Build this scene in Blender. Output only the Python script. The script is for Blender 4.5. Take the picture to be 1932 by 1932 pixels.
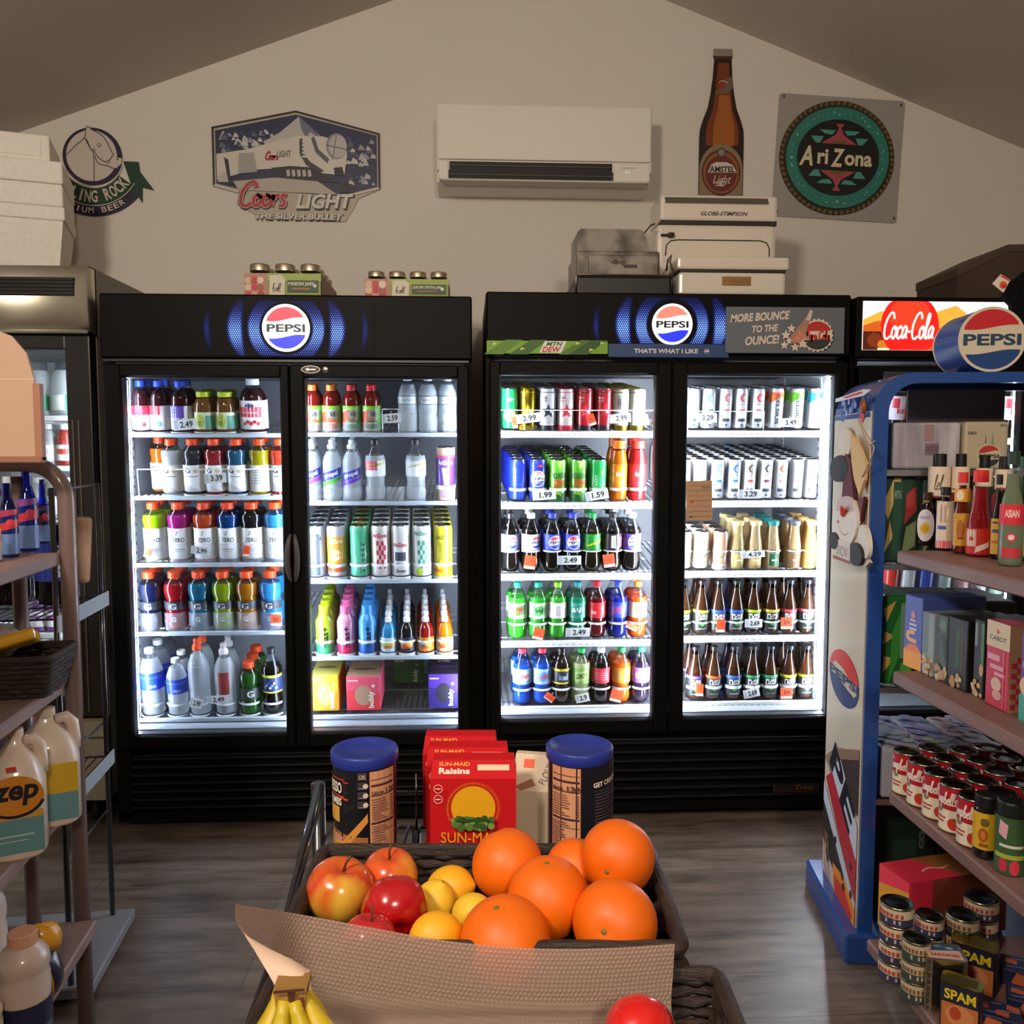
import bpy, bmesh, math, random
from math import sin, cos, tan, pi, atan2, sqrt, hypot
from mathutils import Vector, Matrix
from mathutils.geometry import tessellate_polygon
random.seed(7)
for o in list(bpy.data.objects): bpy.data.objects.remove(o)
SC = bpy.context.scene
COL = SC.collection
R = math.radians

# ---------------------------------------------------------------- camera, world, lamps, exposure
FPX, CAMZ, PITCH, YAW = 1600.0, 1.413, R(4.22), R(3.0)      # focal length in pixels of the 1932 px frame
cd = bpy.data.cameras.new('camera'); cam = bpy.data.objects.new('camera', cd); COL.objects.link(cam)
cd.sensor_width = 36; cd.lens = FPX / 1932 * 36; cd.clip_start = .02
cam.location = (0, 0, CAMZ); cam.rotation_euler = (R(90) - PITCH, 0, -YAW)
SC.camera = cam
vs = SC.view_settings
SC.display_settings.display_device = 'sRGB'
vs.view_transform = 'Standard'; vs.look = 'None'; vs.gamma = 1; vs.use_curve_mapping = False
vs.exposure = 0.0
W = bpy.data.worlds.new('world'); SC.world = W; W.use_nodes = True
W.node_tree.nodes['Background'].inputs[0].default_value = (.9, .8, .68, 1)
W.node_tree.nodes['Background'].inputs[1].default_value = .02
def area(name, loc, target, sx, sy, power, col):
    l = bpy.data.lights.new(name, 'AREA'); l.shape = 'RECTANGLE'; l.size = sx; l.size_y = sy
    l.energy = power; l.color = col
    o = bpy.data.objects.new(name, l); COL.objects.link(o); o.location = loc
    o.rotation_euler = (Vector(target) - Vector(loc)).to_track_quat('-Z', 'Y').to_euler()
    return o
# warm ceiling lamps of the shop, hanging behind the photographer
area('ceiling_lamp_a', (-1.1, -.5, 2.75), (-.1, 3.0, 1.2), .35, .35, 58, (1, .87, .74))
area('ceiling_lamp_b', (.5, -1.6, 2.75), (.3, 2.0, .9), .35, .35, 40, (1, .85, .70))
cy = SC.cycles
cy.max_bounces = 8; cy.diffuse_bounces = 4; cy.glossy_bounces = 3; cy.transmission_bounces = 4
cy.transparent_max_bounces = 20; cy.sample_clamp_indirect = 4.0; cy.caustics_reflective = False; cy.caustics_refractive = False

# ---------------------------------------------------------------- where a pixel's ray meets the place
_cm = Matrix.Translation(cam.location) @ cam.rotation_euler.to_matrix().to_4x4()
CO = Vector((0, 0, CAMZ))
def ray(px, py):
    return (_cm.to_3x3() @ Vector(((px - 966) / FPX, (966 - py) / FPX, -1.0)))
def at(px, py, Y=None, X=None, Z=None, D=None):
    d = ray(px, py)
    t = D if D is not None else (Y / d.y if Y is not None else X / d.x if X is not None else (Z - CAMZ) / d.z)
    return CO + d * t
def onplane(px, py, p, n):
    d = ray(px, py); return CO + d * ((Vector(p) - CO).dot(n) / d.dot(n))

# ---------------------------------------------------------------- materials
def lin(h):
    h = h.lstrip('#'); c = [int(h[i:i+2], 16) / 255 for i in (0, 2, 4)]
    return tuple(x / 12.92 if x <= .04045 else ((x + .055) / 1.055) ** 2.4 for x in c) + (1,)
_M = {}
def M(spec):
    """'#rrggbb|roughness|kind' ; kind: m metal, eN emission, c coated/gloss, l liquid, t clear film, x translucent"""
    if not isinstance(spec, str): return spec
    if spec in _M: return _M[spec]
    b = spec.split('|'); col = lin(b[0]); r = float(b[1]) if len(b) > 1 and b[1] else .5; k = b[2] if len(b) > 2 else ''
    m = bpy.data.materials.new('mat ' + spec); m.use_nodes = True; nt = m.node_tree; N = nt.nodes; L = nt.links
    p = N['Principled BSDF']; out = N['Material Output']
    p.inputs['Base Color'].default_value = col; p.inputs['Roughness'].default_value = r
    if k == 's': p.inputs['Specular IOR Level'].default_value = .12
    elif k == 'm': p.inputs['Metallic'].default_value = 1
    elif k.startswith('e'):
        p.inputs['Emission Color'].default_value = col; p.inputs['Emission Strength'].default_value = float(k[1:])
    elif k == 'c': p.inputs['Coat Weight'].default_value = .6; p.inputs['Coat Roughness'].default_value = .06
    elif k == 'l':
        p.inputs['Coat Weight'].default_value = 1; p.inputs['Coat Roughness'].default_value = .04
        tr = N.new('ShaderNodeBsdfTranslucent'); tr.inputs[0].default_value = col
        mx = N.new('ShaderNodeMixShader'); mx.inputs[0].default_value = .45
        L.new(p.outputs[0], mx.inputs[1]); L.new(tr.outputs[0], mx.inputs[2]); L.new(mx.outputs[0], out.inputs[0])
    elif k == 'x':
        tr = N.new('ShaderNodeBsdfTranslucent'); tr.inputs[0].default_value = col
        tp = N.new('ShaderNodeBsdfTransparent'); tp.inputs[0].default_value = (1, 1, 1, 1)
        mx = N.new('ShaderNodeMixShader'); mx.inputs[0].default_value = .4
        m2 = N.new('ShaderNodeMixShader'); m2.inputs[0].default_value = .78
        L.new(p.outputs[0], mx.inputs[1]); L.new(tr.outputs[0], mx.inputs[2])
        L.new(mx.outputs[0], m2.inputs[1]); L.new(tp.outputs[0], m2.inputs[2]); L.new(m2.outputs[0], out.inputs[0])
    elif k == 'w':                                   # clear plastic filled with water: mostly see-through, a little milky
        tr = N.new('ShaderNodeBsdfTranslucent'); tr.inputs[0].default_value = col
        tp = N.new('ShaderNodeBsdfTransparent'); tp.inputs[0].default_value = tuple(.75 + .25 * c for c in col[:3]) + (1,)
        mx = N.new('ShaderNodeMixShader'); mx.inputs[0].default_value = .5
        m2 = N.new('ShaderNodeMixShader'); m2.inputs[0].default_value = .40
        p.inputs['Coat Weight'].default_value = 1; p.inputs['Coat Roughness'].default_value = .05
        L.new(p.outputs[0], mx.inputs[1]); L.new(tr.outputs[0], mx.inputs[2])
        L.new(mx.outputs[0], m2.inputs[1]); L.new(tp.outputs[0], m2.inputs[2]); L.new(m2.outputs[0], out.inputs[0])
    elif k.startswith('t'):
        tp = N.new('ShaderNodeBsdfTransparent'); tp.inputs[0].default_value = col
        gl = N.new('ShaderNodeBsdfGlossy'); gl.inputs['Roughness'].default_value = r
        lw = N.new('ShaderNodeLayerWeight'); lw.inputs[0].default_value = .5
        pw = N.new('ShaderNodeMath'); pw.operation = 'POWER'; pw.inputs[1].default_value = 2.5
        ad = N.new('ShaderNodeMath'); ad.operation = 'MULTIPLY_ADD'; ad.use_clamp = True
        ad.inputs[1].default_value = float(k[1:]) if len(k) > 1 else .55; ad.inputs[2].default_value = .04
        mx = N.new('ShaderNodeMixShader')
        L.new(lw.outputs['Facing'], pw.inputs[0]); L.new(pw.outputs[0], ad.inputs[0]); L.new(ad.outputs[0], mx.inputs[0])
        L.new(tp.outputs[0], mx.inputs[1]); L.new(gl.outputs[0], mx.inputs[2]); L.new(mx.outputs[0], out.inputs[0])
    _M[spec] = m; return m

class NX:                                            # tiny arithmetic on shader sockets
    def __init__(s, nt, so): s.nt = nt; s.so = so
    def op(s, o, *a):
        n = s.nt.nodes.new('ShaderNodeMath'); n.operation = o
        for i, v in enumerate((s,) + a):
            if isinstance(v, NX): s.nt.links.new(v.so, n.inputs[i])
            else: n.inputs[i].default_value = v
        return NX(s.nt, n.outputs[0])
    def __add__(s, b): return s.op('ADD', b)
    def __sub__(s, b): return s.op('SUBTRACT', b)
    def __mul__(s, b): return s.op('MULTIPLY', b)
    def __truediv__(s, b): return s.op('DIVIDE', b)
    def lt(s, b): return s.op('LESS_THAN', b)
    def gt(s, b): return s.op('GREATER_THAN', b)
def objxyz(nt, kind='Object'):
    t = nt.nodes.new('ShaderNodeTexCoord'); x = nt.nodes.new('ShaderNodeSeparateXYZ')
    nt.links.new(t.outputs[kind], x.inputs[0]); return t, [NX(nt, x.outputs[i]) for i in range(3)]
def noisy(name, stops, scale=(1, 1, 1), nscale=5, detail=4, rough=.6, bump=0, bscale=None, metal=0, coord='Object', coat=0, dist=.002):
    m = bpy.data.materials.new(name); m.use_nodes = True; nt = m.node_tree; N = nt.nodes; L = nt.links
    p = N['Principled BSDF']; p.inputs['Roughness'].default_value = rough; p.inputs['Metallic'].default_value = metal
    p.inputs['Coat Weight'].default_value = coat; p.inputs['Coat Roughness'].default_value = .1
    t = N.new('ShaderNodeTexCoord'); mp = N.new('ShaderNodeMapping'); mp.inputs['Scale'].default_value = scale
    L.new(t.outputs[coord], mp.inputs[0])
    n = N.new('ShaderNodeTexNoise'); n.inputs['Scale'].default_value = nscale; n.inputs['Detail'].default_value = detail
    L.new(mp.outputs[0], n.inputs['Vector'])
    cr = N.new('ShaderNodeValToRGB'); e = cr.color_ramp.elements
    for i, (q, c) in enumerate(stops):
        el = e[i] if i < 2 else e.new(q)
        el.position = q; el.color = lin(c)
    L.new(n.outputs['Fac'], cr.inputs[0]); L.new(cr.outputs[0], p.inputs['Base Color'])
    if bump:
        n2 = N.new('ShaderNodeTexNoise'); n2.inputs['Scale'].default_value = bscale or nscale * 4; n2.inputs['Detail'].default_value = 3
        L.new(mp.outputs[0], n2.inputs['Vector'])
        bp = N.new('ShaderNodeBump'); bp.inputs['Strength'].default_value = bump; bp.inputs['Distance'].default_value = dist
        L.new(n2.outputs['Fac'], bp.inputs['Height']); L.new(bp.outputs[0], p.inputs['Normal'])
    return m

# ---------------------------------------------------------------- text outlines (built-in font), cached
_T = {}
def text2d(s, bold=0., shear=0.):
    k = (s, bold, shear)
    if k not in _T:
        cu = bpy.data.curves.new('t', 'FONT'); cu.body = s; cu.offset = bold; cu.shear = shear; cu.resolution_u = 3
        ob = bpy.data.objects.new('t', cu); me = bpy.data.meshes.new_from_object(ob)
        v = [(q.co.x, q.co.y) for q in me.vertices]; f = [tuple(q.vertices) for q in me.polygons]
        bpy.data.objects.remove(ob); bpy.data.curves.remove(cu); bpy.data.meshes.remove(me)
        if v:
            x0 = min(a for a, b in v); x1 = max(a for a, b in v); y0 = min(b for a, b in v); y1 = max(b for a, b in v)
            v = [((a - x0) / (x1 - x0 or 1) - .5, (b - y0) / (y1 - y0 or 1) - .5) for a, b in v]
        _T[k] = (v, f)
    return _T[k]

# ---------------------------------------------------------------- flat graphics: list of tuples in (u, v) metres
def g_r(x0, y0, x1, y1, c): return ('p', [(x0, y0), (x1, y0), (x1, y1), (x0, y1)], c)
def g_c(cx, cy, r, c, ry=None, n=28, a0=0, a1=2 * pi):
    full = abs(a1 - a0 - 2 * pi) < 1e-6
    return ('p', [(cx + r * cos(a0 + (a1 - a0) * i / (n if full else n - 1)), cy + (ry or r) * sin(a0 + (a1 - a0) * i / (n if full else n - 1))) for i in range(n)], c)
def g_p(pts, c): return ('p', pts, c)
def g_t(s, cx, cy, w, h, c, bold=.02, shear=0, rot=0): return ('t', s, cx, cy, w, h, c, min(bold, .032), shear, rot)
def g_s(pts, w, c): return ('s', pts, w, c)
def g_ring(cx, cy, ro, ri, c, a0=0, a1=2 * pi, n=40, ry=None, riy=None):
    o = [(cx + ro * cos(a0 + (a1 - a0) * i / n), cy + (ry or ro) * sin(a0 + (a1 - a0) * i / n)) for i in range(n + 1)]
    q = [(cx + ri * cos(a0 + (a1 - a0) * i / n), cy + (riy or (ry or ro) * ri / ro) * sin(a0 + (a1 - a0) * i / n)) for i in range(n + 1)]
    return ('q', o, q, c)
def g_globe(cx, cy, r, white, red, blue, ink, text='PEPSI', tw=1.62, th=.34, bold=.05, k=.90, ring=True, amp=.12):
    """round two-colour badge with wavy bands and its word"""
    out = [g_c(cx, cy, r, white, n=40)]
    q = r * k
    def wave(x, y0): return y0 + amp * sin(x * 2.4) * 1.0
    for sgn, col, y0 in ((1, red, .40), (-1, blue, -.42)):
        xs = []
        n = 24
        lo = [(-.92 + 1.84 * i / n) for i in range(n + 1)]
        edge = [(x, wave(x, y0)) for x in lo if x * x + wave(x, y0) ** 2 < .985]
        a = atan2(edge[-1][1], edge[-1][0]); b = atan2(edge[0][1], edge[0][0])
        if sgn > 0:
            if b < a: b += 2 * pi
        else:
            if b > a: b -= 2 * pi
        arc = [(cos(a + (b - a) * i / 20), sin(a + (b - a) * i / 20)) for i in range(1, 20)]
        out.append(g_p([(cx + x * q, cy + y * q) for x, y in edge + arc], col))
    out.append(g_t(text, cx, cy - .01 * r, tw * r, th * r, ink, bold))
    return out
def g_arc_text(s, cx, cy, r, a_mid, da, w, h, c, inward=False, bold=.03):
    out = []; n = len(s)
    for i, ch in enumerate(s):
        if ch == ' ': continue
        a = a_mid + (i - (n - 1) / 2) * da * (1 if inward else -1)
        rot = a + (pi / 2 if inward else -pi / 2)
        out.append(g_t(ch, cx + r * cos(a), cy + r * sin(a), w * (.35 if ch in 'I1' else 1), h, c, bold, 0, rot))
    return out
def flat(o, U=(1, 0, 0), V=(0, 0, 1)):
    o = Vector(o); U = Vector(U); V = Vector(V); N = U.cross(V)
    f = lambda u, v, d: o + U * u + V * v + N * d
    f.bend = 0; return f
def cyl(Rr, z0=0, a0=0, c=(0, 0)):
    RF = Rr if callable(Rr) else (lambda v: Rr)
    R0 = RF(.05)
    def f(u, v, d):
        a = a0 + u / R0; r = RF(v) + d
        return Vector((c[0] + r * sin(a), c[1] - r * cos(a), z0 + v))
    f.bend = R0 * .32; return f

def rrect(x0, y0, x1, y1, z, r=.012, n=4):
    return [(cx + r * cos(a0 + pi / 2 * i / n), cy + r * sin(a0 + pi / 2 * i / n), z) for cx, cy, a0 in ((x1 - r, y1 - r, 0), (x0 + r, y1 - r, pi / 2), (x0 + r, y0 + r, pi), (x1 - r, y0 + r, 3 * pi / 2)) for i in range(n + 1)]
class MB:
    def __init__(s): s.v = []; s.f = []; s.m = []; s.sm = []; s.mats = []
    def mi(s, mat):
        m = M(mat)
        if m not in s.mats: s.mats.append(m)
        return s.mats.index(m)
    def add(s, vs, fs, mat, smooth=False):
        b = len(s.v); i = s.mi(mat)
        s.v += [Vector(q) for q in vs]
        for f in fs: s.f.append([b + j for j in f]); s.m.append(i); s.sm.append(smooth)
        return s
    def box(s, x0, y0, z0, x1, y1, z1, mat):
        v = [(x, y, z) for z in (z0, z1) for y in (y0, y1) for x in (x0, x1)]
        return s.add(v, [(0, 2, 3, 1), (4, 5, 7, 6), (0, 1, 5, 4), (2, 6, 7, 3), (0, 4, 6, 2), (1, 3, 7, 5)], mat)
    def rbox(s, x0, y0, z0, x1, y1, z1, mat, r=.005, seg=2):
        bm = bmesh.new(); bmesh.ops.create_cube(bm, size=1)
        for q in bm.verts: q.co = Vector(((x0 + x1) / 2 + q.co.x * (x1 - x0), (y0 + y1) / 2 + q.co.y * (y1 - y0), (z0 + z1) / 2 + q.co.z * (z1 - z0)))
        bmesh.ops.bevel(bm, geom=list(bm.edges), offset=r, segments=seg, affect='EDGES', profile=.5)
        return s.frombm(bm, mat)
    def frombm(s, bm, mat, smooth=False):
        bm.verts.ensure_lookup_table(); bm.verts.index_update()
        s.add([q.co.copy() for q in bm.verts], [[w.index for w in f.verts] for f in bm.faces], mat, smooth); bm.free(); return s
    def lathe(s, prof, mat, n=20, c=(0, 0, 0), smooth=True, a0=0, a1=2 * pi, mats=None, sx=1, sy=1):
        full = abs(a1 - a0 - 2 * pi) < 1e-6; k = n if full else n + 1
        vs = [(c[0] + sx * r * cos(a0 + (a1 - a0) * j / n), c[1] + sy * r * sin(a0 + (a1 - a0) * j / n), c[2] + z) for r, z in prof for j in range(k)]
        b = len(s.v); s.v += [Vector(q) for q in vs]
        for i in range(len(prof) - 1):
            ii = s.mi(mats[i] if mats else mat)
            for j in range(n):
                j2 = (j + 1) % k
                q = [b + i * k + j, b + i * k + j2, b + (i + 1) * k + j2, b + (i + 1) * k + j]
                if prof[i][0] < 1e-6: q = [q[0], q[2], q[3]]
                elif prof[i + 1][0] < 1e-6: q = [q[0], q[1], q[2]]
                s.f.append(q); s.m.append(ii); s.sm.append(smooth)
        return s
    def tube(s, path, r, mat, n=8, closed=False, cap=True, smooth=True):
        P = [Vector(p) for p in path]; vs = []; k = len(P); up = None
        rr = r if isinstance(r, (list, tuple)) else [r] * k
        for i, p in enumerate(P):
            d = ((P[(i + 1) % k] if closed or i < k - 1 else p) - (P[i - 1] if closed or i > 0 else p)).normalized()
            if up is None: up = Vector((0, 0, 1)) if abs(d.z) < .9 else Vector((0, 1, 0))
            a = d.cross(up).normalized() if d.cross(up).length > 1e-6 else Vector((1, 0, 0)); up = a.cross(d).normalized()
            vs += [p + (a * cos(2 * pi * j / n) + up * sin(2 * pi * j / n)) * rr[i] for j in range(n)]
        fs = []
        for i in range(k if closed else k - 1):
            for j in range(n):
                A = i * n; B = ((i + 1) % k) * n
                fs.append((A + j, A + (j + 1) % n, B + (j + 1) % n, B + j))
        if cap and not closed: fs += [tuple(range(n - 1, -1, -1)), tuple((k - 1) * n + j for j in range(n))]
        return s.add(vs, fs, mat, smooth)
    def ball(s, c, r, mat, n=16, m=10, sx=1, sy=1, sz=1, fn=None):
        vs = []; fs = []
        for i in range(m + 1):
            t = pi * i / m
            for j in range(n):
                a = 2 * pi * j / n; d = Vector((sin(t) * cos(a) * sx, sin(t) * sin(a) * sy, cos(t) * sz)) * r
                vs.append(Vector(c) + (fn(d, t, a) if fn else d))
        for i in range(m):
            for j in range(n): fs.append((i * n + j, (i + 1) * n + j, (i + 1) * n + (j + 1) % n, i * n + (j + 1) % n))
        return s.add(vs, fs, mat, True)
    def prism(s, poly, mp, d0, d1, mat, side=None):
        n = len(poly); ar = sum(poly[i][0] * poly[(i + 1) % n][1] - poly[(i + 1) % n][0] * poly[i][1] for i in range(n))
        if ar < 0: poly = poly[::-1]
        vs = [mp(u, v, d0) for u, v in poly] + [mp(u, v, d1) for u, v in poly]
        s.add(vs, [tuple(range(n - 1, -1, -1))] + [tuple(range(n, 2 * n))], mat)
        b = len(s.v) - 2 * n; i = s.mi(side or mat)
        for j in range(n): s.f.append([b + j, b + (j + 1) % n, b + n + (j + 1) % n, b + n + j]); s.m.append(i); s.sm.append(False)
        return s
    def _poly(s, pts, mat, mp, off):
        if not mp.bend: return s.add([mp(u, v, off) for u, v in pts], [tuple(range(len(pts)))], mat)
        t = tessellate_polygon([[Vector((u, v, 0)) for u, v in pts]])
        s._tris([(pts[a], pts[b], pts[c]) for a, b, c in t], mat, mp, off)
    def _tris(s, tris, mat, mp, off):
        st = list(tris); vs = []; fs = []
        while st:
            a, b, c = st.pop(); e = (abs(a[0] - b[0]), abs(b[0] - c[0]), abs(c[0] - a[0]))
            if max(e) > mp.bend:
                i = e.index(max(e)); T = [a, b, c]; p, q, r_ = T[i], T[(i + 1) % 3], T[(i + 2) % 3]
                m = ((p[0] + q[0]) / 2, (p[1] + q[1]) / 2); st += [(p, m, r_), (m, q, r_)]
            else:
                if (b[0] - a[0]) * (c[1] - a[1]) - (b[1] - a[1]) * (c[0] - a[0]) < 0: b, c = c, b
                k = len(vs); vs += [mp(*a, off), mp(*b, off), mp(*c, off)]; fs.append((k, k + 1, k + 2))
        s.add(vs, fs, mat, True)
    def gfx(s, items, mp, eps=None, off=0.):
        eps = eps or (.00010 if mp.bend else .00016)
        for k, it in enumerate(items):
            o = off + eps * (k + 1)
            if it[0] == 'p': s._poly(it[1], it[2], mp, o)
            elif it[0] == 'q':
                for i in range(len(it[1]) - 1): s._poly([it[1][i], it[1][i + 1], it[2][i + 1], it[2][i]], it[3], mp, o)
            elif it[0] == 's':
                pts, w, c = it[1:]; w = w if isinstance(w, (list, tuple)) else [w] * len(pts)
                L, Rr = [], []
                for i, p in enumerate(pts):
                    a = pts[max(0, i - 1)]; b = pts[min(len(pts) - 1, i + 1)]; d = hypot(b[0] - a[0], b[1] - a[1]) or 1
                    nx, ny = -(b[1] - a[1]) / d * w[i] / 2, (b[0] - a[0]) / d * w[i] / 2
                    L.append((p[0] + nx, p[1] + ny)); Rr.append((p[0] - nx, p[1] - ny))
                for i in range(len(pts) - 1): s._poly([L[i], L[i + 1], Rr[i + 1], Rr[i]], c, mp, o)
            elif it[0] == 't':
                _, tx, cx, cy, w, h, c, bold, shear, rot = it
                v, f = text2d(tx, bold, shear)
                P = [(cx + a * w * cos(rot) - b * h * sin(rot), cy + a * w * sin(rot) + b * h * cos(rot)) for a, b in v]
                if not mp.bend: s.add([mp(a, b, o) for a, b in P], f, c)
                else: s._tris([(P[q[0]], P[q[i]], P[q[i + 1]]) for q in f for i in range(1, len(q) - 1)], c, mp, o)
        return s
    def build(s, name, parent=None, loc=(0, 0, 0), rot=(0, 0, 0)):
        me = bpy.data.meshes.new(name); me.from_pydata([tuple(q) for q in s.v], [], s.f)
        for m in s.mats: me.materials.append(m)
        me.polygons.foreach_set('material_index', s.m); me.polygons.foreach_set('use_smooth', s.sm); me.update()
        o = bpy.data.objects.new(name, me); COL.objects.link(o); o.location = loc; o.rotation_euler = rot
        if parent: o.parent = parent
        return o

def tag(o, label, cat, group=None):
    o['label'] = label; o['category'] = cat
    if group: o['group'] = group
    return o
def thing(name, label, cat, loc=(0, 0, 0), rot=(0, 0, 0), group=None):
    o = bpy.data.objects.new(name, None); COL.objects.link(o); o.location = loc; o.rotation_euler = rot
    o.empty_display_size = .05
    return tag(o, label, cat, group)
def struct(mb, name, loc=(0, 0, 0), rot=(0, 0, 0)):
    o = mb.build(name, None, loc, rot); o['kind'] = 'structure'; return o
_kids = {}
def dup(root, loc, rot=None, label=None, group=None):
    c = root.copy(); COL.objects.link(c); c.location = loc
    if rot is not None: c.rotation_euler = rot
    if label: c['label'] = label
    if group: c['group'] = group
    for ch in root.children:
        d = ch.copy(); COL.objects.link(d); d.parent = c
        for g in ch.children:
            e = g.copy(); COL.objects.link(e); e.parent = d
    return c
ORD = ['first', 'second', 'third', 'fourth', 'fifth', 'sixth', 'seventh', 'eighth', 'ninth', 'tenth', 'eleventh', 'twelfth']

# ================================================================ THE ROOM
YW, RX, RZ, SL = 3.95, .336, 3.645, .366          # gable wall, ridge, roof slope
XL, XR, YB = -2.96, 3.63, -3.4
WALL = noisy('wall paint', [(0, '#d8d1c5'), (1, '#ded7cb')], nscale=3, rough=.75, bump=.08, bscale=60)
CEIL = noisy('ceiling paint', [(0, '#c3bab0'), (1, '#cac1b7')], nscale=4, rough=.85, bump=.1, bscale=90)
def floor_mat():
    m = bpy.data.materials.new('vinyl planks'); m.use_nodes = True; nt = m.node_tree; N = nt.nodes; L = nt.links
    p = N['Principled BSDF']; p.inputs['Roughness'].default_value = .42
    t = N.new('ShaderNodeTexCoord'); mp = N.new('ShaderNodeMapping'); mp.inputs['Scale'].default_value = (1, 1, 1)
    L.new(t.outputs['Object'], mp.inputs[0])
    b = N.new('ShaderNodeTexBrick'); b.inputs['Scale'].default_value = 1; b.inputs['Brick Width'].default_value = 1.2
    b.inputs['Row Height'].default_value = .18; b.inputs['Mortar Size'].default_value = .0016; b.inputs['Bias'].default_value = 0
    b.inputs['Color1'].default_value = lin('#8e8174'); b.inputs['Color2'].default_value = lin('#7c6f63'); b.inputs['Mortar'].default_value = lin('#5f5851')
    L.new(mp.outputs[0], b.inputs['Vector'])
    m2 = N.new('ShaderNodeMapping'); m2.inputs['Scale'].default_value = (1.0, 6, 1); L.new(t.outputs['Object'], m2.inputs[0])
    n = N.new('ShaderNodeTexNoise'); n.inputs['Scale'].default_value = 3.2; n.inputs['Detail'].default_value = 7; n.inputs['Roughness'].default_value = .65
    L.new(m2.outputs[0], n.inputs['Vector'])
    cr = N.new('ShaderNodeValToRGB'); cr.color_ramp.elements[0].position = .3; cr.color_ramp.elements[0].color = lin('#857b72')
    cr.color_ramp.elements[1].position = .68; cr.color_ramp.elements[1].color = lin('#ffffff'); L.new(n.outputs['Fac'], cr.inputs[0])
    mx = N.new('ShaderNodeMix'); mx.data_type = 'RGBA'; mx.blend_type = 'MULTIPLY'; mx.inputs[0].default_value = 1
    L.new(b.outputs['Color'], mx.inputs[6]); L.new(cr.outputs[0], mx.inputs[7]); L.new(mx.outputs[2], p.inputs['Base Color'])
    bp = N.new('ShaderNodeBump'); bp.inputs['Strength'].default_value = .15; bp.inputs['Distance'].default_value = .002
    L.new(n.outputs['Fac'], bp.inputs['Height']); L.new(bp.outputs[0], p.inputs['Normal'])
    return m
zl, zr = RZ - SL * (RX - XL), RZ - SL * (XR - RX)
struct(MB().box(XL - .1, YB - .1, -.1, XR + .1, YW + .1, 0, floor_mat()), 'floor')
gm = flat((0, YW, 0))
gab = [(XL, 0), (XR, 0), (XR, zr), (RX, RZ), (XL, zl)]
struct(MB().prism(gab, gm, -.1, 0, WALL), 'wall_back')
struct(MB().prism(gab, flat((0, YB, 0)), 0, .1, WALL), 'wall_front')
struct(MB().box(XL - .1, YB, 0, XL, YW, zl, WALL), 'wall_left')
struct(MB().box(XR, YB, 0, XR + .1, YW, zr, WALL), 'wall_right')
cm = MB()
cp = [(XL - .1, zl - SL * .1), (RX, RZ), (XR + .1, zr - SL * .1), (XR + .1, zr + .1), (RX, RZ + .12), (XL - .1, zl + .1)]
cm.prism(cp, flat((0, 0, 0)), -YW - .1, -YB + .1, CEIL)
struct(cm, 'ceiling')

# ================================================================ COOLERS
BLK = '#0a0908|.5|s'; BLK2 = '#1b1816|.5'; WHT = '#e9ebee|.4'; STEEL = '#b9b7ae|.22|m'
SHELFA = R(8)
_script = {
 'a': ([(.42,.42),(.25,.5),(.08,.3),(.15,.05),(.32,.12),(.43,.42),(.42,.1),(.55,.05)], .5),
 'b': ([(.05,.3),(.25,.9),(.18,1),(.1,.7),(.1,.1),(.28,.02),(.42,.2),(.3,.42),(.14,.3)], .48),
 'c': ([(.4,.4),(.28,.5),(.1,.35),(.12,.1),(.28,.02),(.45,.15)], .42),
 'e': ([(.08,.22),(.3,.3),(.38,.42),(.25,.5),(.1,.3),(.14,.06),(.3,.02),(.45,.15)], .42),
 'l': ([(.05,.2),(.28,.8),(.22,1),(.12,.8),(.12,.15),(.22,.02),(.35,.12)], .3),
 'm': ([(.05,.02),(.1,.48),(.1,.3),(.25,.5),(.3,.05),(.3,.3),(.45,.5),(.52,.05),(.62,.1)], .6),
 'o': ([(.28,.5),(.1,.38),(.1,.12),(.28,.02),(.42,.2),(.38,.42),(.26,.5),(.35,.38),(.52,.45)], .46),
 'p': ([(.05,.4),(.14,.5),(.1,-.4),(.12,.35),(.3,.5),(.42,.3),(.3,.05),(.14,.08)], .48),
 'r': ([(.05,.02),(.1,.5),(.1,.3),(.25,.48),(.38,.45)], .36),
 's': ([(.36,.45),(.2,.5),(.14,.36),(.32,.2),(.28,.04),(.08,.06)], .4),
 'i': ([(.08,.48),(.08,.1),(.18,.02),(.28,.12)], .25),
 'C': ([(.78,.78),(.62,1.02),(.35,.95),(.12,.6),(.12,.2),(.35,.0),(.65,.12)], .66),
 'P': ([(.1,.75),(.3,1),(.62,.92),(.6,.6),(.3,.5),(.36,.9),(.25,.0)], .6),
 '-': ([(.05,.28),(.25,.3)], .3), ' ': ([], .25)}
def smooth_path(pts, n=5):
    out = []
    for i in range(len(pts) - 1):
        p0, p1, p2, p3 = pts[max(0, i - 1)], pts[i], pts[i + 1], pts[min(len(pts) - 1, i + 2)]
        for k in range(n):
            t = k / n
            out.append(tuple(.5 * (2 * p1[a] + (p2[a] - p0[a]) * t + (2 * p0[a] - 5 * p1[a] + 4 * p2[a] - p3[a]) * t * t + (3 * p1[a] - p0[a] - 3 * p2[a] + p3[a]) * t ** 3) for a in (0, 1)))
    return out + [pts[-1]]
def g_script(s, cx, cy, w, h, wd, c, shear=.25, rot=0):
    x = 0; st = []
    for ch in s:
        p, a = _script[ch]
        if p: st.append([(x + q[0] + shear * q[1], q[1]) for q in p])
        x += a
    out = []
    for p in st:
        q = [((a / (x + shear) - .5) * w, (b - .5) * h) for a, b in smooth_path(p)]
        out.append(('s', [(cx + a * cos(rot) - b * sin(rot), cy + a * sin(rot) + b * cos(rot)) for a, b in q], wd, c))
    return out

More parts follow.
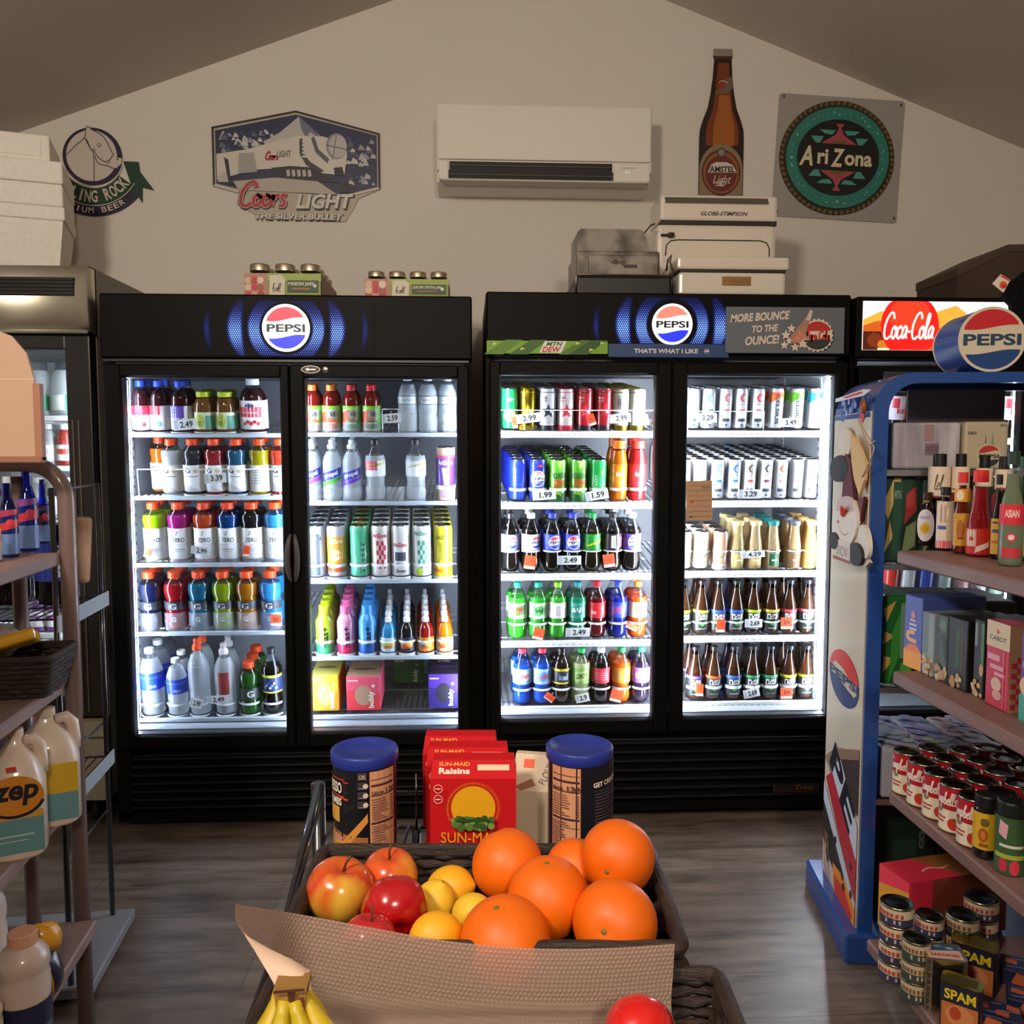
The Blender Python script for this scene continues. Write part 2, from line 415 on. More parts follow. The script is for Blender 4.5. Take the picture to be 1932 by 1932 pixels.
def dots_mat():
    """halftone light panel: crescents of small blue lamps behind a black sheet"""
    m = bpy.data.materials.new('blue dot light panel'); m.use_nodes = True; nt = m.node_tree; N = nt.nodes; L = nt.links
    p = N['Principled BSDF']; p.inputs['Base Color'].default_value = lin('#090808'); p.inputs['Roughness'].default_value = .5; p.inputs['Specular IOR Level'].default_value = .12
    t, (x, y, z) = objxyz(nt)
    S = .0076
    def cell(ox, oz):
        a = (x + (ox * S + 200 * S)).op('MODULO', S) - S / 2
        b = (z + (oz * S * 1.732 + 200 * S * 1.732)).op('MODULO', S * 1.732) - S * .866
        return (a * a + b * b).op('SQRT')
    d = cell(0, 0).op('MINIMUM', cell(.5, .5))
    K = 1 / 515
    mask = None
    for ao, bo, ai, bi in ((72, 72, 46, 46), (110, 89, 77, 130), (151, 115, 136.5, 160)):
        o = ((x / (ao * K)) * (x / (ao * K)) + (z / (bo * K)) * (z / (bo * K))).op('SQRT')
        i = ((x / (ai * K)) * (x / (ai * K)) + (z / (bi * K)) * (z / (bi * K))).op('SQRT')
        e = ((o * -1 + 1.0) * 14).op('MINIMUM', 1.0).op('MAXIMUM', 0.0) * ((i - 1.0) * 12).op('MINIMUM', 1.0).op('MAXIMUM', 0.0)
        mask = e if mask is None else mask.op('MAXIMUM', e)
    zz = (z + .018) / .075
    fall = (zz * zz * -1).op('EXPONENT')
    amt = mask * (fall * .8 + .2)
    dot = ((amt.op('POWER', .5) * .0029) - d) * 1100
    dot = dot.op('MINIMUM', 1.0).op('MAXIMUM', 0.0)
    glow = mask * fall * .10
    rgb = N.new('ShaderNodeMix'); rgb.data_type = 'RGBA'
    rgb.inputs[6].default_value = lin('#1d2ee8'); rgb.inputs[7].default_value = lin('#7fa8ff')
    L.new((dot * amt).so, rgb.inputs[0])
    L.new(rgb.outputs[2], p.inputs['Emission Color']); L.new((dot * (amt * 2.2 + .3) + glow).so, p.inputs['Emission Strength'])
    return m
DOTS = dots_mat()
GLASS = '#e8ecec|.03|t.35'

class Cooler:
    def __init__(s, name, label, x0, w, h, yf, depth=.72, body=BLK):
        s.x0, s.w, s.h, s.yf, s.d = x0, w, h, yf, depth
        s.root = thing(name, label, 'cooler', (x0, yf, 0)); s.body = body
    def L(s, px, py, d=0):
        q = at(px, py, Y=s.yf + d); return q.x - s.x0, q.z
    def build(s, zi0, zi1, zh, zg, doors, led, ledcol, slats=8, side='#c4cad2|.45', back='#9a9ea6|.5', hdr_out=.0, ledx=None):
        """zi0..zi1 inside heights, zh header bottom, zg door bottom"""
        w, h, d, B = s.w, s.h, s.d, s.body; t = .03
        m = MB()
        m.box(0, .05, .06, t, d, h, B).box(w - t, .05, .06, w, d, h, B).box(t, d - .04, .06, w - t, d, h, B)
        m.box(t, .05, zi1 + .03, w - t, d - .04, h, B).box(t, .05, .06, w - t, d - .04, zi0 - .03, B)
        m.build('cabinet', s.root)
        i = MB(); e = .004
        i.box(t, .055, zi0, t + e, d - .045, zi1, side).box(w - t - e, .055, zi0, w - t, d - .045, zi1, side)
        i.box(t, d - .045, zi0 - .028, w - t, d - .041, zi1 + .028, back)  # back wall coloured darker than the sides, painting in the dimness deep inside
        i.box(t, .055, zi0 - .028, w - t, d - .045, zi0, '#aeb6bf|.4').box(t, .055, zi1, w - t, d - .045, zi1 + .028, '#5c5f66|.6')
        # shelf pilasters with slots on the side walls
        for xx in (t + e, w - t - e - .004):
            for yy in (.16, .55):
                i.box(xx, yy, zi0, xx + .004, yy + .022, zi1, '#d7dbe0|.35')
                for k in range(34): i.box(xx - .0006, yy + .006, zi0 + .03 + k * .036, xx + .0046, yy + .016, zi0 + .042 + k * .036, '#55595f|.6')
        i.build('liner', s.root)
        g = MB(); zt = zg - .012
        g.box(.0, .02, .035, w, .06, .07, B); g.box(0, .02, .05, .05, .06, zt, B); g.box(w - .05, .02, .05, w, .06, zt, B)
        g.box(.05, .055, .05, w - .05, .06, zt, '#050505|.8')
        hs = (zt - .09) / slats
        for k in range(slats):
            z0 = .075 + k * hs
            g.add([(.05, .045, z0), (w - .05, .045, z0), (w - .05, .018, z0 + hs * .28), (.05, .018, z0 + hs * .28), (.05, .02, z0 + hs * .5), (w - .05, .02, z0 + hs * .5), (w - .05, .054, z0 + hs * .55), (.05, .054, z0 + hs * .55)],
                  [(0, 1, 2, 3), (3, 2, 5, 4), (4, 5, 6, 7)], '#191614|.5|s')
        g.build('louvred_grille', s.root)
        hd = MB(); hd.rbox(0, -hdr_out, zh, w, .06, h, B, .006, 1); hd.build('header', s.root)
        ft = MB()
        for xx in (.06, w - .1): 
            for yy in (.1, d - .12): ft.lathe([(0, 0), (.02, 0), (.02, .02), (.012, .02), (.012, .062), (0, .062)], '#2a2a2a|.5', 10, (xx + .02, yy, 0))
        ft.build('feet', s.root)
        s.doors = []
        for (xa, xb, ga, gb, z0, z1, gz0, gz1) in doors:
            f = MB()
            f.rbox(xa, -.012, z0, ga, .045, z1, B, .005, 1).rbox(gb, -.012, z0, xb, .045, z1, B, .005, 1)
            f.rbox(ga - .004, -.012, gz1, gb + .004, .045, z1, B, .005, 1).rbox(ga - .004, -.012, z0, gb + .004, .045, gz0, B, .005, 1)
            # thin pale gasket line round the pane
            for q in ((ga, gz0, ga + .003, gz1), (gb - .003, gz0, gb, gz1), (ga, gz0, gb, gz0 + .004), (ga, gz1 - .003, gb, gz1)):
                f.box(q[0], .004, q[1], q[2], .04, q[3], '#3a3d44|.4')
            D = f.build('door', s.root)
            MB().box(ga - .002, .016, gz0 - .002, gb + .002, .02, gz1 + .002, GLASS).build('glass_pane', D)
            s.doors.append(D)
            for k, (xx, st) in enumerate(zip(((ga - .016) if ledx is None else ledx[len(s.doors) - 1][0], (gb + .006) if ledx is None else ledx[len(s.doors) - 1][1]), led[len(s.doors) - 1])):
                if st: MB().box(xx, .058, gz0 + .01, xx + .010, .066, gz1 - .01, '%s|.5|e%g' % (ledcol, st)).build('light_strip', s.root)
    def shelf(s, xa, xb, z, ang=SHELFA, depth=.5, rail='#f2f3f5|.4', y0=.13, wire=True, lip=.026, dash=True, wires='#c9ccd2|.35|m'):
        m = MB()
        m.rbox(xa, -.012, -lip, xb, 0, .003, rail, .002, 1)
        if dash:
            n = int((xb - xa) / .026)
            for k in range(n): m.box(xa + .008 + k * .026, -.0128, -lip * .55, xa + .021 + k * .026, -.0122, -lip * .45, '#8e9199|.5')
        if wire:
            n = int((xb - xa) / .022)
            for k in range(n + 1): m.box(xa + .004 + k * (xb - xa - .01) / n, -.001, -.005, xa + .0072 + k * (xb - xa - .01) / n, depth, -.0015, wires)
            for yy in (.06, .24, .42, depth - .006): m.box(xa, yy, -.009, xb, yy + .005, -.005, wires)
        else: m.box(xa, 0, -.006, xb, depth, -.001, '#c3c8cf|.35')
        return m.build('shelf', s.root, (0, y0, z), (ang, 0, 0))

# -- first and second door: left black cooler
CA = Cooler('beverage_cooler', 'black two-door glass cooler with centred blue dotted light sign', -1.294, 1.312, 1.962, 3.1)
def lx(C, px, py=1030, d=0): return C.L(px, py, d)[0]
def lz(C, py, px, d=0): return C.L(px, py, d)[1]
za = [lz(CA, v, 540) for v in (1383, 712, 677, 1408, 688)]
CA.build(za[0] + .004, za[1] + .04, za[2], za[3],
   [(.012, lx(CA, 552), lx(CA, 240), lx(CA, 535), za[3], za[4], za[0], za[1]),
    (lx(CA, 553), 1.30, lx(CA, 580), lx(CA, 864), za[3], za[4], za[0], za[1])], [(150, 70), (100, 150)], '#dfe8ff', slats=7)
# -- third and fourth door: right black cooler
CB = Cooler('beverage_cooler', 'black two-door glass cooler with retro soda panel on its header', .069, 1.345, 1.98, 3.1)
zb = [lz(CB, v, 1265) for v in (1354, 707, 671, 1380, 683)]
CB.build(zb[0] + .004, zb[1] + .04, zb[2], zb[3],
   [(.012, lx(CB, 1262), lx(CB, 944), lx(CB, 1235), zb[3], zb[4], zb[0], zb[1]),
    (lx(CB, 1264), 1.335, lx(CB, 1292), lx(CB, 1568), zb[3], zb[4], zb[0], zb[1])], [(250, 250), (250, 250)], '#f0f2ff', slats=7,
   ledx=[(lx(CB, 944) - .016, lx(CB, 1235) + .006), (lx(CB, 1292) - .016, lx(CB, 1553, 1030, .06))])

def logo_disc(C, px, py, rpx, red, blue, amp=.1):
    x, z = C.L(px, py, -.004); r = rpx / 515
    p = MB(); p.box(-.31, 0, -.098, .31, .003, .098, DOTS)
    p.build('dot_light_panel', C.root, (x, -.0035, z))
    d = MB(); mp = flat((0, -.006, 0))
    d.lathe([(0, 0), (r, 0), (r, .006), (0, .006)], '#ffffff|.4|e1.2', 40)
    for i, q in enumerate(d.v): d.v[i] = Vector((q.x, -q.z, q.y))
    d.gfx(g_globe(0, 0, r, '#ffffff|.4|e1.25', red, blue, '#12222e|.4', k=.88, amp=amp), mp)
    d.build('round_logo_light', C.root, (x, -.0036, z))
logo_disc(CA, 540, 619, 43, '#ff3048|.4|e1', '#1c2ee0|.4|e1')
logo_disc(CB, 1268, 612, 38, '#ff7a68|.4|e1', '#1c2ee0|.4|e1')
# pale trim line under the first header
x_, z_ = CA.L(540, 681, 0)
MB().box(.01, -.004, z_ - .004, 1.30, .0, z_ + .004, '#3d3833|.35').build('header_trim', CA.root)
for D, px, s_ in ((CA.doors[0], 543, 1), (CA.doors[1], 561, -1)):
    x, z1 = CA.L(px, 1008, -.02); _, z0 = CA.L(px, 1098, -.02); zc = (z0 + z1) / 2; hh = (z1 - z0) / 2
    MB().tube([(x + s_ * .010 * (abs(q) ** 2), -.02 - .012 * (1 - q ** 4), zc + hh * q) for q in [-1 + .2 * k for k in range(11)]], [.005 + .006 * (1 - abs(-1 + .2 * k) ** 3) for k in range(11)], '#4d4845|.45', 8).build('handle', D)
x, z = CA.L(586, 697, -.013)
mp = flat((x, -.0125, z))
MB().gfx([g_c(0, 0, .034, '#8d877c|.3|m', .014), g_c(0, 0, .031, '#151313|.4', .0115), g_r(-.018, -.002, .018, .002, '#b8b2a6|.3|m'), g_p([(-.018, 0), (-.008, .007), (-.008, -.007)], '#b8b2a6|.3|m')], mp).build('maker_badge', CA.root)
x, z = CA.L(614, 697, -.013)
k_ = MB().lathe([(0, 0), (.012, 0), (.012, .004), (.009, .006), (0, .006)], '#a39d92|.3|m', 16)
for i, q in enumerate(k_.v): k_.v[i] = Vector((q.x, -q.z, q.y))
k_.build('door_lock', CA.root, (x, -.0125, z))
# maker plate on right grille, red and yellow reflection painted into its colours
x, z = CB.L(1502, 1486, .015); mp = flat((x, .014, z))
bp_ = MB().box(x - .088, .0145, z - .016, x + .088, .02, z + .016, '#1a1513|.4')
bp_.gfx([g_r(-.088, -.016, .088, -.0135, '#c8653a|.3|m'), g_r(-.088, -.016, -.0855, .010, '#b0a590|.3|m'), g_r(.0855, -.016, .088, .010, '#b0a590|.3|m'), g_t('True', .03, .002, .07, .016, '#d9a82e|.3|m', .03, .3)], mp)
bp_.build('maker_plate', CB.root)

# signs fixed to the right cooler's header
def flat_sign(name, label, cat, x, y, z, w, h, t, base, items, tilt=0):
    """a thin board whose face looks towards -y, centre at x, y, z"""
    m = MB(); m.rbox(-w / 2, 0, -h / 2, w / 2, t, h / 2, base, min(.0015, t * .4), 1)
    m.gfx(items, flat((0, 0, 0)))
    return tag(m.build(name, None, (x, y, z), (0, tilt, 0)), label, cat)
a = at(918, 642, Y=3.09); b = at(1147, 668, Y=3.09); gw = b.x - a.x
flat_sign('header_strip', 'lime green soda banner strip at left end of cooler header', 'sign', (a.x + b.x) / 2, 3.0915, (a.z + b.z) / 2, gw, a.z - b.z, .004, '#7fae2a|.5',
   [g_p([(-.23 + k * .09, -.026), (-.16 + k * .09, -.026), (-.09 + k * .09, .026), (-.15 + k * .09, .026)], c) for k, c in ((0, '#5d8f1e|.5'), (1, '#3e6b18|.5'), (3, '#557f1c|.5'), (3.4, '#2f5a16|.5'))] +
   [g_p([(-.03, -.02), (.05, -.02), (.07, .022), (-.01, .022)], '#e9ede0|.5'), g_t('MTN', .025, .012, .06, .014, '#2f5a20|.5', .04, .3), g_t('DEW', .015, -.008, .07, .020, '#d9301f|.5', .05, .3)] +
   [g_p([(x, y), (x + .02, y + .006), (x + .005, y + .012)], '#cfe87a|.5') for x, y in ((-.2, .005), (-.1, -.012), (.1, .008), (.15, -.015), (.19, .01))])
a = at(1147, 648, Y=3.09); b = at(1375, 675, Y=3.09); gw = b.x - a.x
flat_sign('header_strip', "dark blue slogan strip with small white capitals on cooler header", 'sign', (a.x + b.x) / 2 + .001, 3.0915, (a.z + b.z) / 2, gw - .002, a.z - b.z, .004, '#2b4a78|.5',
   [g_t("THAT'S WHAT I LIKE", -.01, -.001, gw * .53, .017, '#e6ddd8|.5', .05)] + g_globe(gw * .315, -.001, .009, '#e6ddd8|.5', '#d03030|.5', '#23407a|.5', '#2b4a78|.5', text='.', tw=.1, th=.1))
a = at(1371, 578, Y=3.08); b = at(1593, 667, Y=3.08); gw = b.x - a.x; gh = a.z - b.z
cr = '#ead6bf|.5'
star = lambda cx, cy, r: g_p([(cx + (r if k % 2 == 0 else r * .45) * cos(pi / 2 + k * pi / 5), cy + (r if k % 2 == 0 else r * .45) * sin(pi / 2 + k * pi / 5)) for k in range(10)], cr)
cap = []
for k in range(21):
    q = 2 * pi * k / 21; cap.append(g_c(.118 + .056 * cos(q), -.018 + .056 * sin(q), .0055, cr, n=8))
flat_sign('retro_panel', 'grey retro soda slogan panel with bottle and crown cap picture', 'sign', (a.x + b.x) / 2, 3.084, (a.z + b.z) / 2, gw, gh, .012, '#6b7076|.5',
   [g_t('MORE BOUNCE', -.095, .048, .222, .030, cr, .05, .25, R(4)), g_t('TO THE', -.075, .006, .098, .026, cr, .05, .25, R(4)), g_t('OUNCE!', -.085, -.036, .128, .032, cr, .05, .25, R(4)),
    g_c(.127, -.022, .056, '#3b3a3c|.6')] + cap + [g_c(.118, -.018, .056, cr),
    g_p([(.118 + .054 * cos(R(v)), -.018 + .05 * sin(R(v))) for v in range(20, 165, 8)], '#c8322a|.5'),
    g_p([(.118 + .054 * cos(R(v)), -.018 + .052 * sin(R(v))) for v in range(200, 345, 8)], '#33373a|.5')] +
   g_script('Pepsi Cola', .118, -.018, .09, .03, .0055, '#c8322a|.5', 0) +
   [star(.0, -.018, .02), star(.02, .005, .018), star(-.005, -.055, .018), star(.062, -.05, .02), star(.035, -.062, .018),
    g_p([(.03, -.052), (.012, -.03), (.075, .05), (.085, .072), (.095, .066), (.088, .04), (.07, -.03)], '#b9846a|.5'),
    g_p([(.072, .036), (.088, .074), (.098, .068), (.09, .034)], '#d9c6b0|.5'), g_p([(.028, -.035), (.05, .0), (.07, -.02), (.05, -.05)], '#d98a70|.5'), star(.012, -.04, .014)])

# ================================================================ DRINKS IN THE TWO BLACK COOLERS
# bottle outlines: (radius fraction, height fraction); fill = liquid level; cap = (radius fraction, z0, z1)
PROF = {
 'soda': ([(0,.015),(.5,0),(.8,.01),(.97,.06),(1,.12),(.98,.2),(.89,.29),(.93,.36),(1,.40),(1,.66),(.95,.71),(.72,.79),(.45,.87),(.37,.905),(.37,.93)], .74, (.42,.915,1)),
 'gat': ([(0,.01),(.7,0),(.93,.012),(.98,.04),(.98,.56),(.90,.60),(.97,.65),(1,.71),(.96,.77),(.78,.835),(.54,.875),(.50,.90)], .80, (.56,.885,1)),
 'gat2': ([(0,.01),(.7,0),(.95,.012),(.98,.04),(.98,.25),(.9,.28),(.98,.31),(.98,.46),(.86,.52),(.93,.56),(1,.66),(.96,.75),(.78,.83),(.54,.875),(.50,.90)], .80, (.56,.885,1)),
 'water': ([(0,.015),(.6,0),(.92,.015),(1,.05),(.95,.09),(1,.13),(.95,.17),(1,.21),(.95,.25),(1,.29),(.95,.33),(1,.37),(1,.56),(.96,.60),(1,.64),(.95,.70),(.7,.82),(.42,.90),(.36,.93)], .86, (.42,.925,1)),
 'sport': ([(0,.01),(.7,0),(.93,.015),(1,.05),(1,.28),(.95,.31),(1,.34),(1,.60),(.92,.68),(.66,.77),(.38,.84),(.34,.87)], .80, (.45,.85,1)),
 'tea': ([(0,.01),(.8,0),(.96,.012),(1,.04),(1,.44),(.94,.51),(.66,.67),(.47,.78),(.41,.88),(.41,.94)], .86, (.47,.935,1)),
 'frap': ([(0,.01),(.8,0),(.96,.012),(1,.04),(1,.40),(.92,.52),(.68,.74),(.62,.88),(.62,.92)], .93, (.72,.91,1)),
 'juice': ([(0,.01),(.8,0),(.96,.012),(1,.04),(1,.54),(.93,.60),(.96,.64),(.82,.74),(.52,.84),(.42,.89)], .82, (.48,.88,1)),
 'squat': ([(0,.01),(.8,0),(.96,.012),(1,.04),(1,.54),(.97,.62),(.88,.74),(.70,.84),(.64,.88)], .84, (.70,.87,1)),
 'v8': ([(0,.01),(.8,0),(.96,.012),(1,.03),(1,.54),(.93,.57),(.97,.62),(.88,.74),(.6,.83),(.46,.88)], .85, (.50,.87,1)),
 'mas': ([(0,.01),(.7,0),(.93,.012),(1,.04),(1,.28),(.97,.31),(1,.34),(1,.64),(.9,.73),(.62,.80),(.55,.84)], .84, (.6,.83,1)),
 'nozzle': ([(0,.01),(.7,0),(.93,.012),(1,.04),(1,.40),(.93,.47),(.98,.52),(.8,.62),(.46,.72),(.36,.75)], .72, (.42,.74,1)),
}
CLR = '#f4f8fa|.04|t.75'
def bottle(kind, H, Rr, liq, cap, lab=None, top=None, ribs=False):
    """mesh parts of one bottle at the origin; returns list of (name, MB)"""
    prof, fill, (cr, c0, c1) = PROF[kind]; liq = liq or '#eef6fb|.1|w'
    pts = [(r * Rr, z * H) for r, z in prof]; top = top or CLR
    b = MB(); f = [top if z1 / H > fill + 1e-6 else (liq or CLR) for (r0, z0), (r1, z1) in zip(pts, pts[1:])]
    # split the profile at the fill line
    q = []; fm = []
    for (p0, p1) in zip(pts, pts[1:]):
        q.append(p0)
        if p0[1] < fill * H < p1[1]:
            t = (fill * H - p0[1]) / (p1[1] - p0[1]); q.append((p0[0] + t * (p1[0] - p0[0]), fill * H)); fm += [liq or CLR, top]
        else: fm.append(top if p0[1] >= fill * H - 1e-6 else (liq or CLR))
    q.append(pts[-1])
    b.lathe(q, None, 20, mats=fm)
    if 'w' not in liq[-1:] and fill < prof[-1][1] - .01:             # surface of the drink
        rf = next((r for r, z in q if z > fill * H - 1e-5), 0)
        b.lathe([(rf * .97, fill * H - .0005), (0, fill * H - .0005)], liq, 20)
    out = [('bottle_body', b)]
    C = MB(); r = cr * Rr
    if kind in ('sport', 'nozzle'):
        z0, z1 = c0 * H, c1 * H; dz = z1 - z0
        C.lathe([(r, z0), (r, z0 + dz * .35), (r * .62, z0 + dz * .5), (r * .55, z0 + dz * .62), (r * .68, z0 + dz * .66), (r * .62, z0 + dz * .95), (r * .45, z1), (0, z1)], cap, 14)
    else:
        C.lathe([(r, c0 * H), (r * 1.02, c0 * H + .001), (r * 1.0, c1 * H - .002), (r * .9, c1 * H), (0, c1 * H)], cap, 18, smooth=False)
    out.append(('cap', C))
    if lab:
        z0, z1, base, items = lab; z0 *= H; z1 *= H
        rad = lambda v: Rr * 1.0 + .0006
        L = MB()
        if base: L.lathe([(rad(0), z0), (rad(0), z1)], base, 24)
        else: pass
        if items: L.gfx(items(Rr, z0, z1 - z0) if callable(items) else items, cyl(lambda v: Rr + .0006, z0))
        out.append(('label_wrap', L))
    return out
def can(H, Rr, base, items=None, lid='#cfd3d6|.22|m', bands=(), metal=True):
    b = MB(); bs = base if '|' in base else base + ('|.3|c')
    zs = [.0, .004, .012] + [q for q in sorted({z for a, z1, c in bands for z in (a * H, z1 * H)}) if .013 < q < H - .014] + [H - .013]
    prof = [(0, .003), (Rr * .72, .002), (Rr * .78, 0), (Rr * .97, .008), (Rr, .012)]; mats = ['#b9bcbf|.3|m'] * 3 + [bs]
    body = [z for z in zs if z > .012]
    for z in body:
        lo = prof[-1][1]; mid = (lo + z) / 2; c = bs
        for a, z1, cc in bands:
            if a * H <= mid <= z1 * H: c = cc
        prof.append((Rr, z)); mats.append(c)
    prof += [(Rr * .86, H - .002)]; mats.append(bs if not bands or bands[-1][1] < .9 else bands[-1][2])
    b.lathe(prof, None, 22, mats=mats)
    if items: b.gfx(items(Rr, 0, H) if callable(items) else items, cyl(Rr + .0003, 0))
    l = MB(); l.lathe([(Rr * .86, H - .002), (Rr * .875, H), (Rr * .83, H - .0005), (Rr * .78, H - .005), (0, H - .005)], lid, 22)
    l.box(-Rr * .16, -Rr * .1, H - .005, Rr * .16, Rr * .45, H - .0035, lid)
    return [('can_body', b), ('lid', l)]
def put(name, cat, parts, label, group, loc, rot=(0, 0, 0)):
    t = thing(name, label, cat, loc, rot, group)
    for n, m in parts: m.build(n, t)
    return t

# front graphics by kind of print
def L_globe(r=.6, base=None, dy=.5): return lambda R_, z0, h: g_globe(0, h * dy, R_ * r, '#ffffff|.4', '#e0343e|.4', '#1d3fb8|.4', '#14202e|.4')
def L_text(s, c, w=1.1, hh=.3, dy=.6, bold=.04, extra=(), sh=0, vert=False):
    def f(R_, z0, h):
        return [e(R_, h) for e in extra] + [g_t(s, 0, h * dy, R_ * w, h * hh, c, bold, sh)] if not vert else [e(R_, h) for e in extra] + [g_t(s, 0, h * dy, h * hh, R_ * w, c, bold, sh, -pi / 2 if vert == 1 else pi / 2)]
    return f
def band(y0, y1, c, x=1.35): return lambda R_, h: g_r(-R_ * x, h * y0, R_ * x, h * y1, c)
def diag(y, th, c, sl=.25): return lambda R_, h: g_p([(-R_ * 1.35, h * (y - sl)), (R_ * 1.35, h * (y + sl)), (R_ * 1.35, h * (y + sl + th)), (-R_ * 1.35, h * (y - sl + th))], c)
def disc(x, y, r, c): return lambda R_, h: g_c(R_ * x, h * y, R_ * r, c, n=20)
def poly(pts, c): return lambda R_, h: g_p([(R_ * a, h * b) for a, b in pts], c)
def bars(y0, n, dy, c, w=.8): return [band(y0 - k * dy, y0 - k * dy + dy * .35, c, w) for k in range(n)]

DOORN = {'a': 'first black cooler door', 'b': 'second black cooler door', 'c': 'third black cooler door', 'd': 'fourth black cooler door'}
SHN = ['top', 'second', 'third', 'fourth', 'bottom']
# shelf front heights read at the middle of each door: (pixel x of the middle, pixel y of the base of the front row)
SHELVES = {'a': (390, [817, 935, 1061, 1190, 1352]), 'b': (722, [816, 945, 1092, 1236, 1346]), 'c': (1090, [813, 947, 1081, 1207, 1330]), 'd': (1420, [812, 944, 1076, 1198, 1321])}
CO_ = {'a': CA, 'b': CA, 'c': CB, 'd': CB}
XS = {'a': (.038, lx(CA, 549)), 'b': (lx(CA, 556), CA.w - .038), 'c': (.038, lx(CB, 1258)), 'd': (lx(CB, 1270), CB.w - .038)}
SKEW = {'a': -.06, 'b': -.06, 'c': -.05, 'd': -.05}
Y0 = .13; ZS = {}; SHOBJ = {}
for dr, (mx, ys) in SHELVES.items():
    C = CO_[dr]
    for i, y in enumerate(ys):
        z = C.L(mx, y, Y0)[1]; ZS[dr, i] = z
        bright = dr in 'cd'
        SHOBJ[dr, i] = C.shelf(XS[dr][0], XS[dr][1], z - .003, rail='#f4f5f7|.4' if bright else '#b8c2cc|.4', lip=.022 if bright else .012, dash=bright or (dr == 'b' and i == 0), wire=True)
cnt = {}
def row(dr, i, px, kind, parts, desc, n=1, pitch=None, Rr=.035, name=None, cat=None, col=None, gap=.006):
    """n copies one behind the other on shelf i of door dr; px = pixel x of the front one"""
    C = CO_[dr]; py = SHELVES[dr][1][i]; z = ZS[dr, i]; a = SHELFA; pitch = pitch or Rr * 2 + .0048
    X = at(px, py - 40, Y=C.yf + Y0 + Rr).x; X = min(max(X, C.x0 + .041 + Rr), C.x0 + C.w - .041 - Rr)
    name = name or ('drink_can' if kind == 'can' else 'drink_bottle'); cat = cat or ('can' if kind == 'can' else 'bottle')
    grp = '%ss on the %s shelf, %s' % (cat, SHN[i], DOORN[dr])
    first = None
    if len(('%s, second back, %s shelf, %s' % (desc, SHN[i], DOORN[dr])).split()) > 16: print('LONG', desc)
    for k in range(n):
        s = Rr + gap + k * pitch
        loc = (min(max(X + SKEW[dr] * k * pitch, C.x0 + .041 + Rr), C.x0 + C.w - .041 - Rr), C.yf + Y0 + s * cos(a) - .001, z + s * sin(a) + .0008)
        lab = '%s, %s, %s shelf, %s' % (desc, 'front' if k == 0 else ORD[k] + ' back', SHN[i], DOORN[dr])
        if first is None: first = put(name, cat, parts, lab, grp, loc, (a, 0, 0))
        else: dup(first, loc, (a, 0, 0), lab, grp)
    return X
CUPS = {}
def cup(dr, i, X, Rr, h0=.045, h1=.062): CUPS.setdefault((dr, i), []).append((X, Rr, h0, h1))

O_ = '#f0501c|.4'; WH = '#f2f3f4|.45'; BLU = '#1f49c8|.4'
# ---- first door
J1 = (.05, .52, WH, lambda R_, z0, h: [g_r(-R_ * 1.4, h * .62, R_ * 1.4, h, '#d63048|.45'), g_c(.2 * R_, h * .8, R_ * .3, '#2d3a78|.45', h * .09), g_t('CRAN', -.1 * R_, h * .56, R_ * 1.2, h * .13, '#b0283c|.45'), g_c(-.1 * R_, h * .25, R_ * .4, '#8fb6d8|.45', h * .15), g_c(.4 * R_, h * .22, R_ * .2, '#c03040|.45')])
J2 = (.05, .52, WH, lambda R_, z0, h: [g_r(-R_ * 1.4, h * .62, R_ * .3, h, '#d63048|.45'), g_t('RRY', -.4 * R_, h * .56, R_ * .7, h * .12, '#b0283c|.45'), g_c(.0, h * .25, R_ * .4, '#7da6cf|.45', h * .14)])
J3 = (.05, .52, WH, lambda R_, z0, h: [g_r(-R_ * 1.4, h * .5, R_ * .5, h, '#5a3f9a|.45'), g_c(-.4 * R_, h * .8, R_ * .3, '#2d3a78|.45', h * .09), g_t('GRAPE', -.2 * R_, h * .45, R_ * 1.1, h * .12, '#46307e|.45'), g_c(.1 * R_, h * .2, R_ * .4, '#9a7ac0|.45', h * .12)])
JA = (.08, .50, '#dfe3c0|.45', lambda R_, z0, h: [g_c(-.3 * R_, h * .5, R_ * .5, '#b6c832|.45', h * .42), g_c(-.3 * R_, h * .35, R_ * .3, '#4a8a2c|.45', h * .15), g_r(R_ * .3, 0, R_ * 1.4, h * .8, '#5aa08a|.45')])
JC = (.06, .60, WH, lambda R_, z0, h: [g_r(-R_ * 1.0, h * .42, R_ * .8, h * .78, '#d8304a|.45'), g_c(-.1 * R_, h * .82, R_ * .35, '#2d3a78|.45', h * .08), g_t('Cranberry', -.1 * R_, h * .58, R_ * 1.3, h * .10, '#f6e8e8|.45', .01)] + [g_c(R_ * (-.5 + .25 * k), h * (.2 + .06 * (k % 2)), R_ * .14, '#c22a3a|.45', n=10) for k in range(5)])
DRK = '#3a1018|.08|l'
for px, cp, lb, ds, kd, H, Rr, n in ((263, BLU, J1, 'blue-capped red-and-white cran juice bottle', 'juice', .19, .0385, 2), (304, BLU, J2, 'blue-capped juice bottle turned slightly away', 'juice', .19, .0385, 2), (344, BLU, J3, 'purple-labelled grape juice bottle', 'juice', .188, .040, 2),
        (387, '#b9c81e|.4', JA, 'lime-capped apple juice bottle beside purple one', 'squat', .150, .0385, 2), (427, '#b9c81e|.4', JA, 'lime-capped apple juice bottle beside cranberry one', 'squat', .150, .0385, 2), (480, WH, JC, 'large white-capped cranberry bottle', 'juice', .198, .051, 1)):
    X = row('a', 0, px, 'b', bottle(kd, H, Rr, DRK if kd == 'juice' else '#8a5a2a|.08|l', cp, lb), ds, n, None, Rr); cup('a', 0, X, Rr, .0, .006)
